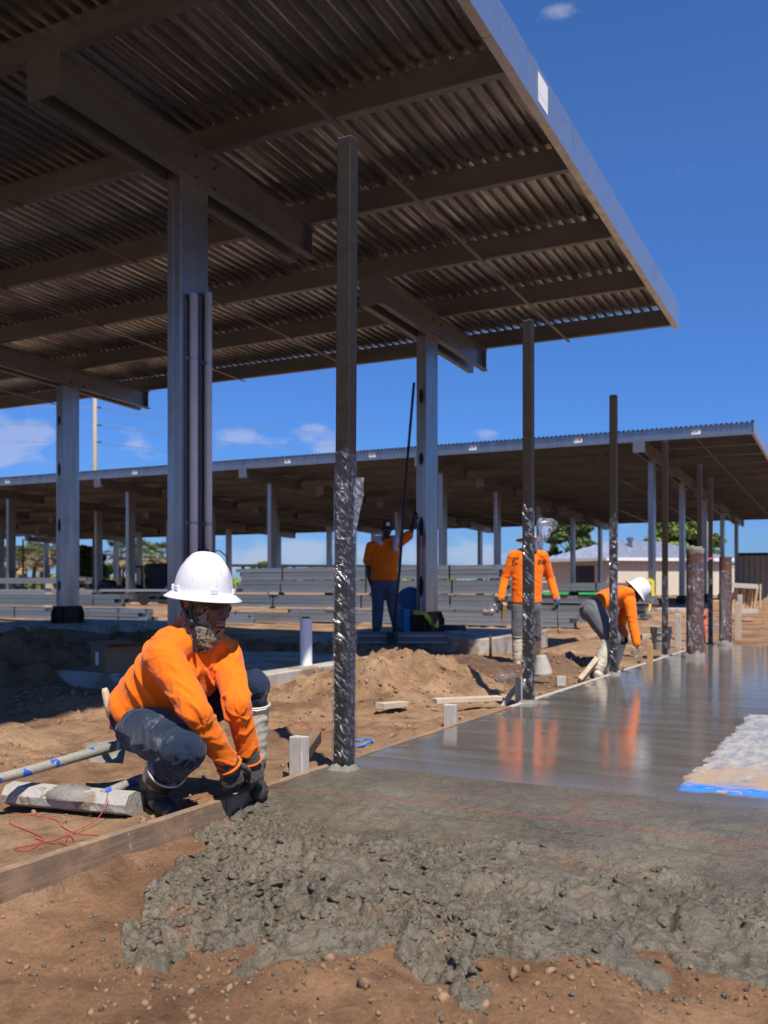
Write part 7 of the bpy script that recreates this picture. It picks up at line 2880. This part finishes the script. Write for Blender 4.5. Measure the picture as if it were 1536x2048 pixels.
MB().quad_box([p + CR * a + CF * b2 + UP * z for z in (0.4, 0.85) for a, b2 in ((-1.0, -0.4), (1.0, -0.4), (1.0, 0.4), (-1.0, 0.4))]).build('hull', 'dark_steel', uc, bevel=0.06)
MB().ell(p - CR * 0.55 + UP * 0.92, CR * 0.45, CF * 0.38, UP * 0.22).build('hood', 'dark_steel', uc, smooth=True)
for sx in (-0.38, 0.38):
    MB().tube([p + CR * 0.35 + CF * sx + UP * 0.8, p + CR * 0.3 + CF * sx + UP * 1.5, p + CR * 0.45 + CF * sx + UP * 1.75, p + CR * 1.2 + CF * sx + UP * 1.78, p + CR * 1.25 + CF * sx + UP * 0.8], 0.05, 8).build('roll_bar', 'black_paint', uc, smooth=True)
MB().box(*[c for q_ in zip(p + CR * 0.45 + UP * 0.85 - Vector((0.22, 0.22, 0)), p + CR * 0.45 + UP * 1.2 + Vector((0.22, 0.22, 0))) for c in q_]).build('seat', 'black_plastic', uc, bevel=0.05)
ex = thing('digger_arm', 'dark digger boom folded down between the left columns', 'machine', W(166, 1190, 44))
q = W(176, 1190, 44)
q.z = -0.15
MB().bar(q + UP * 0.05, q + UP * 1.15, 0.16, 0.2, up=CF).build('dipper', 'dark_steel', ex, bevel=0.02)
MB().bar(q + UP * 1.12 + CR * 0.05, q + UP * 1.22 - CR * 0.65, 0.16, 0.2, up=UP).build('boom', 'dark_steel', ex, bevel=0.02)
MB().ell(q + UP * 0.05 - CR * 0.15, CR * 0.3, CF * 0.25, UP * 0.2).build('bucket', 'dark_steel', ex, smooth=True)
tt_ = thing('low_trailer', 'low dark flatbed trailer with rails behind the left columns', 'trailer', W(280, 1195, 40))
p = W(280, 1197, 40)
p.z = -0.12
a_, b_ = p - CR * 1.5, p + CR * 1.6
MB().bar(a_ + UP * 0.42, b_ + UP * 0.42, 1.5, 0.12).build('bed', 'dark_steel', tt_)
MB().bar(a_ + UP * 0.62 - CF * 0.75, b_ + UP * 0.62 - CF * 0.75, 0.08, 0.10).build('rail', 'galvanised_dull', tt_)
MB().bar(a_ + UP * 0.18 - CF * 0.7, b_ + UP * 0.18 - CF * 0.7, 0.1, 0.12).build('skirt', 'dark_steel', tt_)
for s in (0.3, 0.6):
    q = lerp(a_, b_, s) - CF * 0.72 + UP * 0.24
    MB().lathe([(0.001, -0.08), (0.24, -0.08), (0.24, 0.08), (0.001, 0.08)], q, 16, M=Matrix((CR, UP, CF)).transposed()).build('wheel', 'black_plastic', tt_)
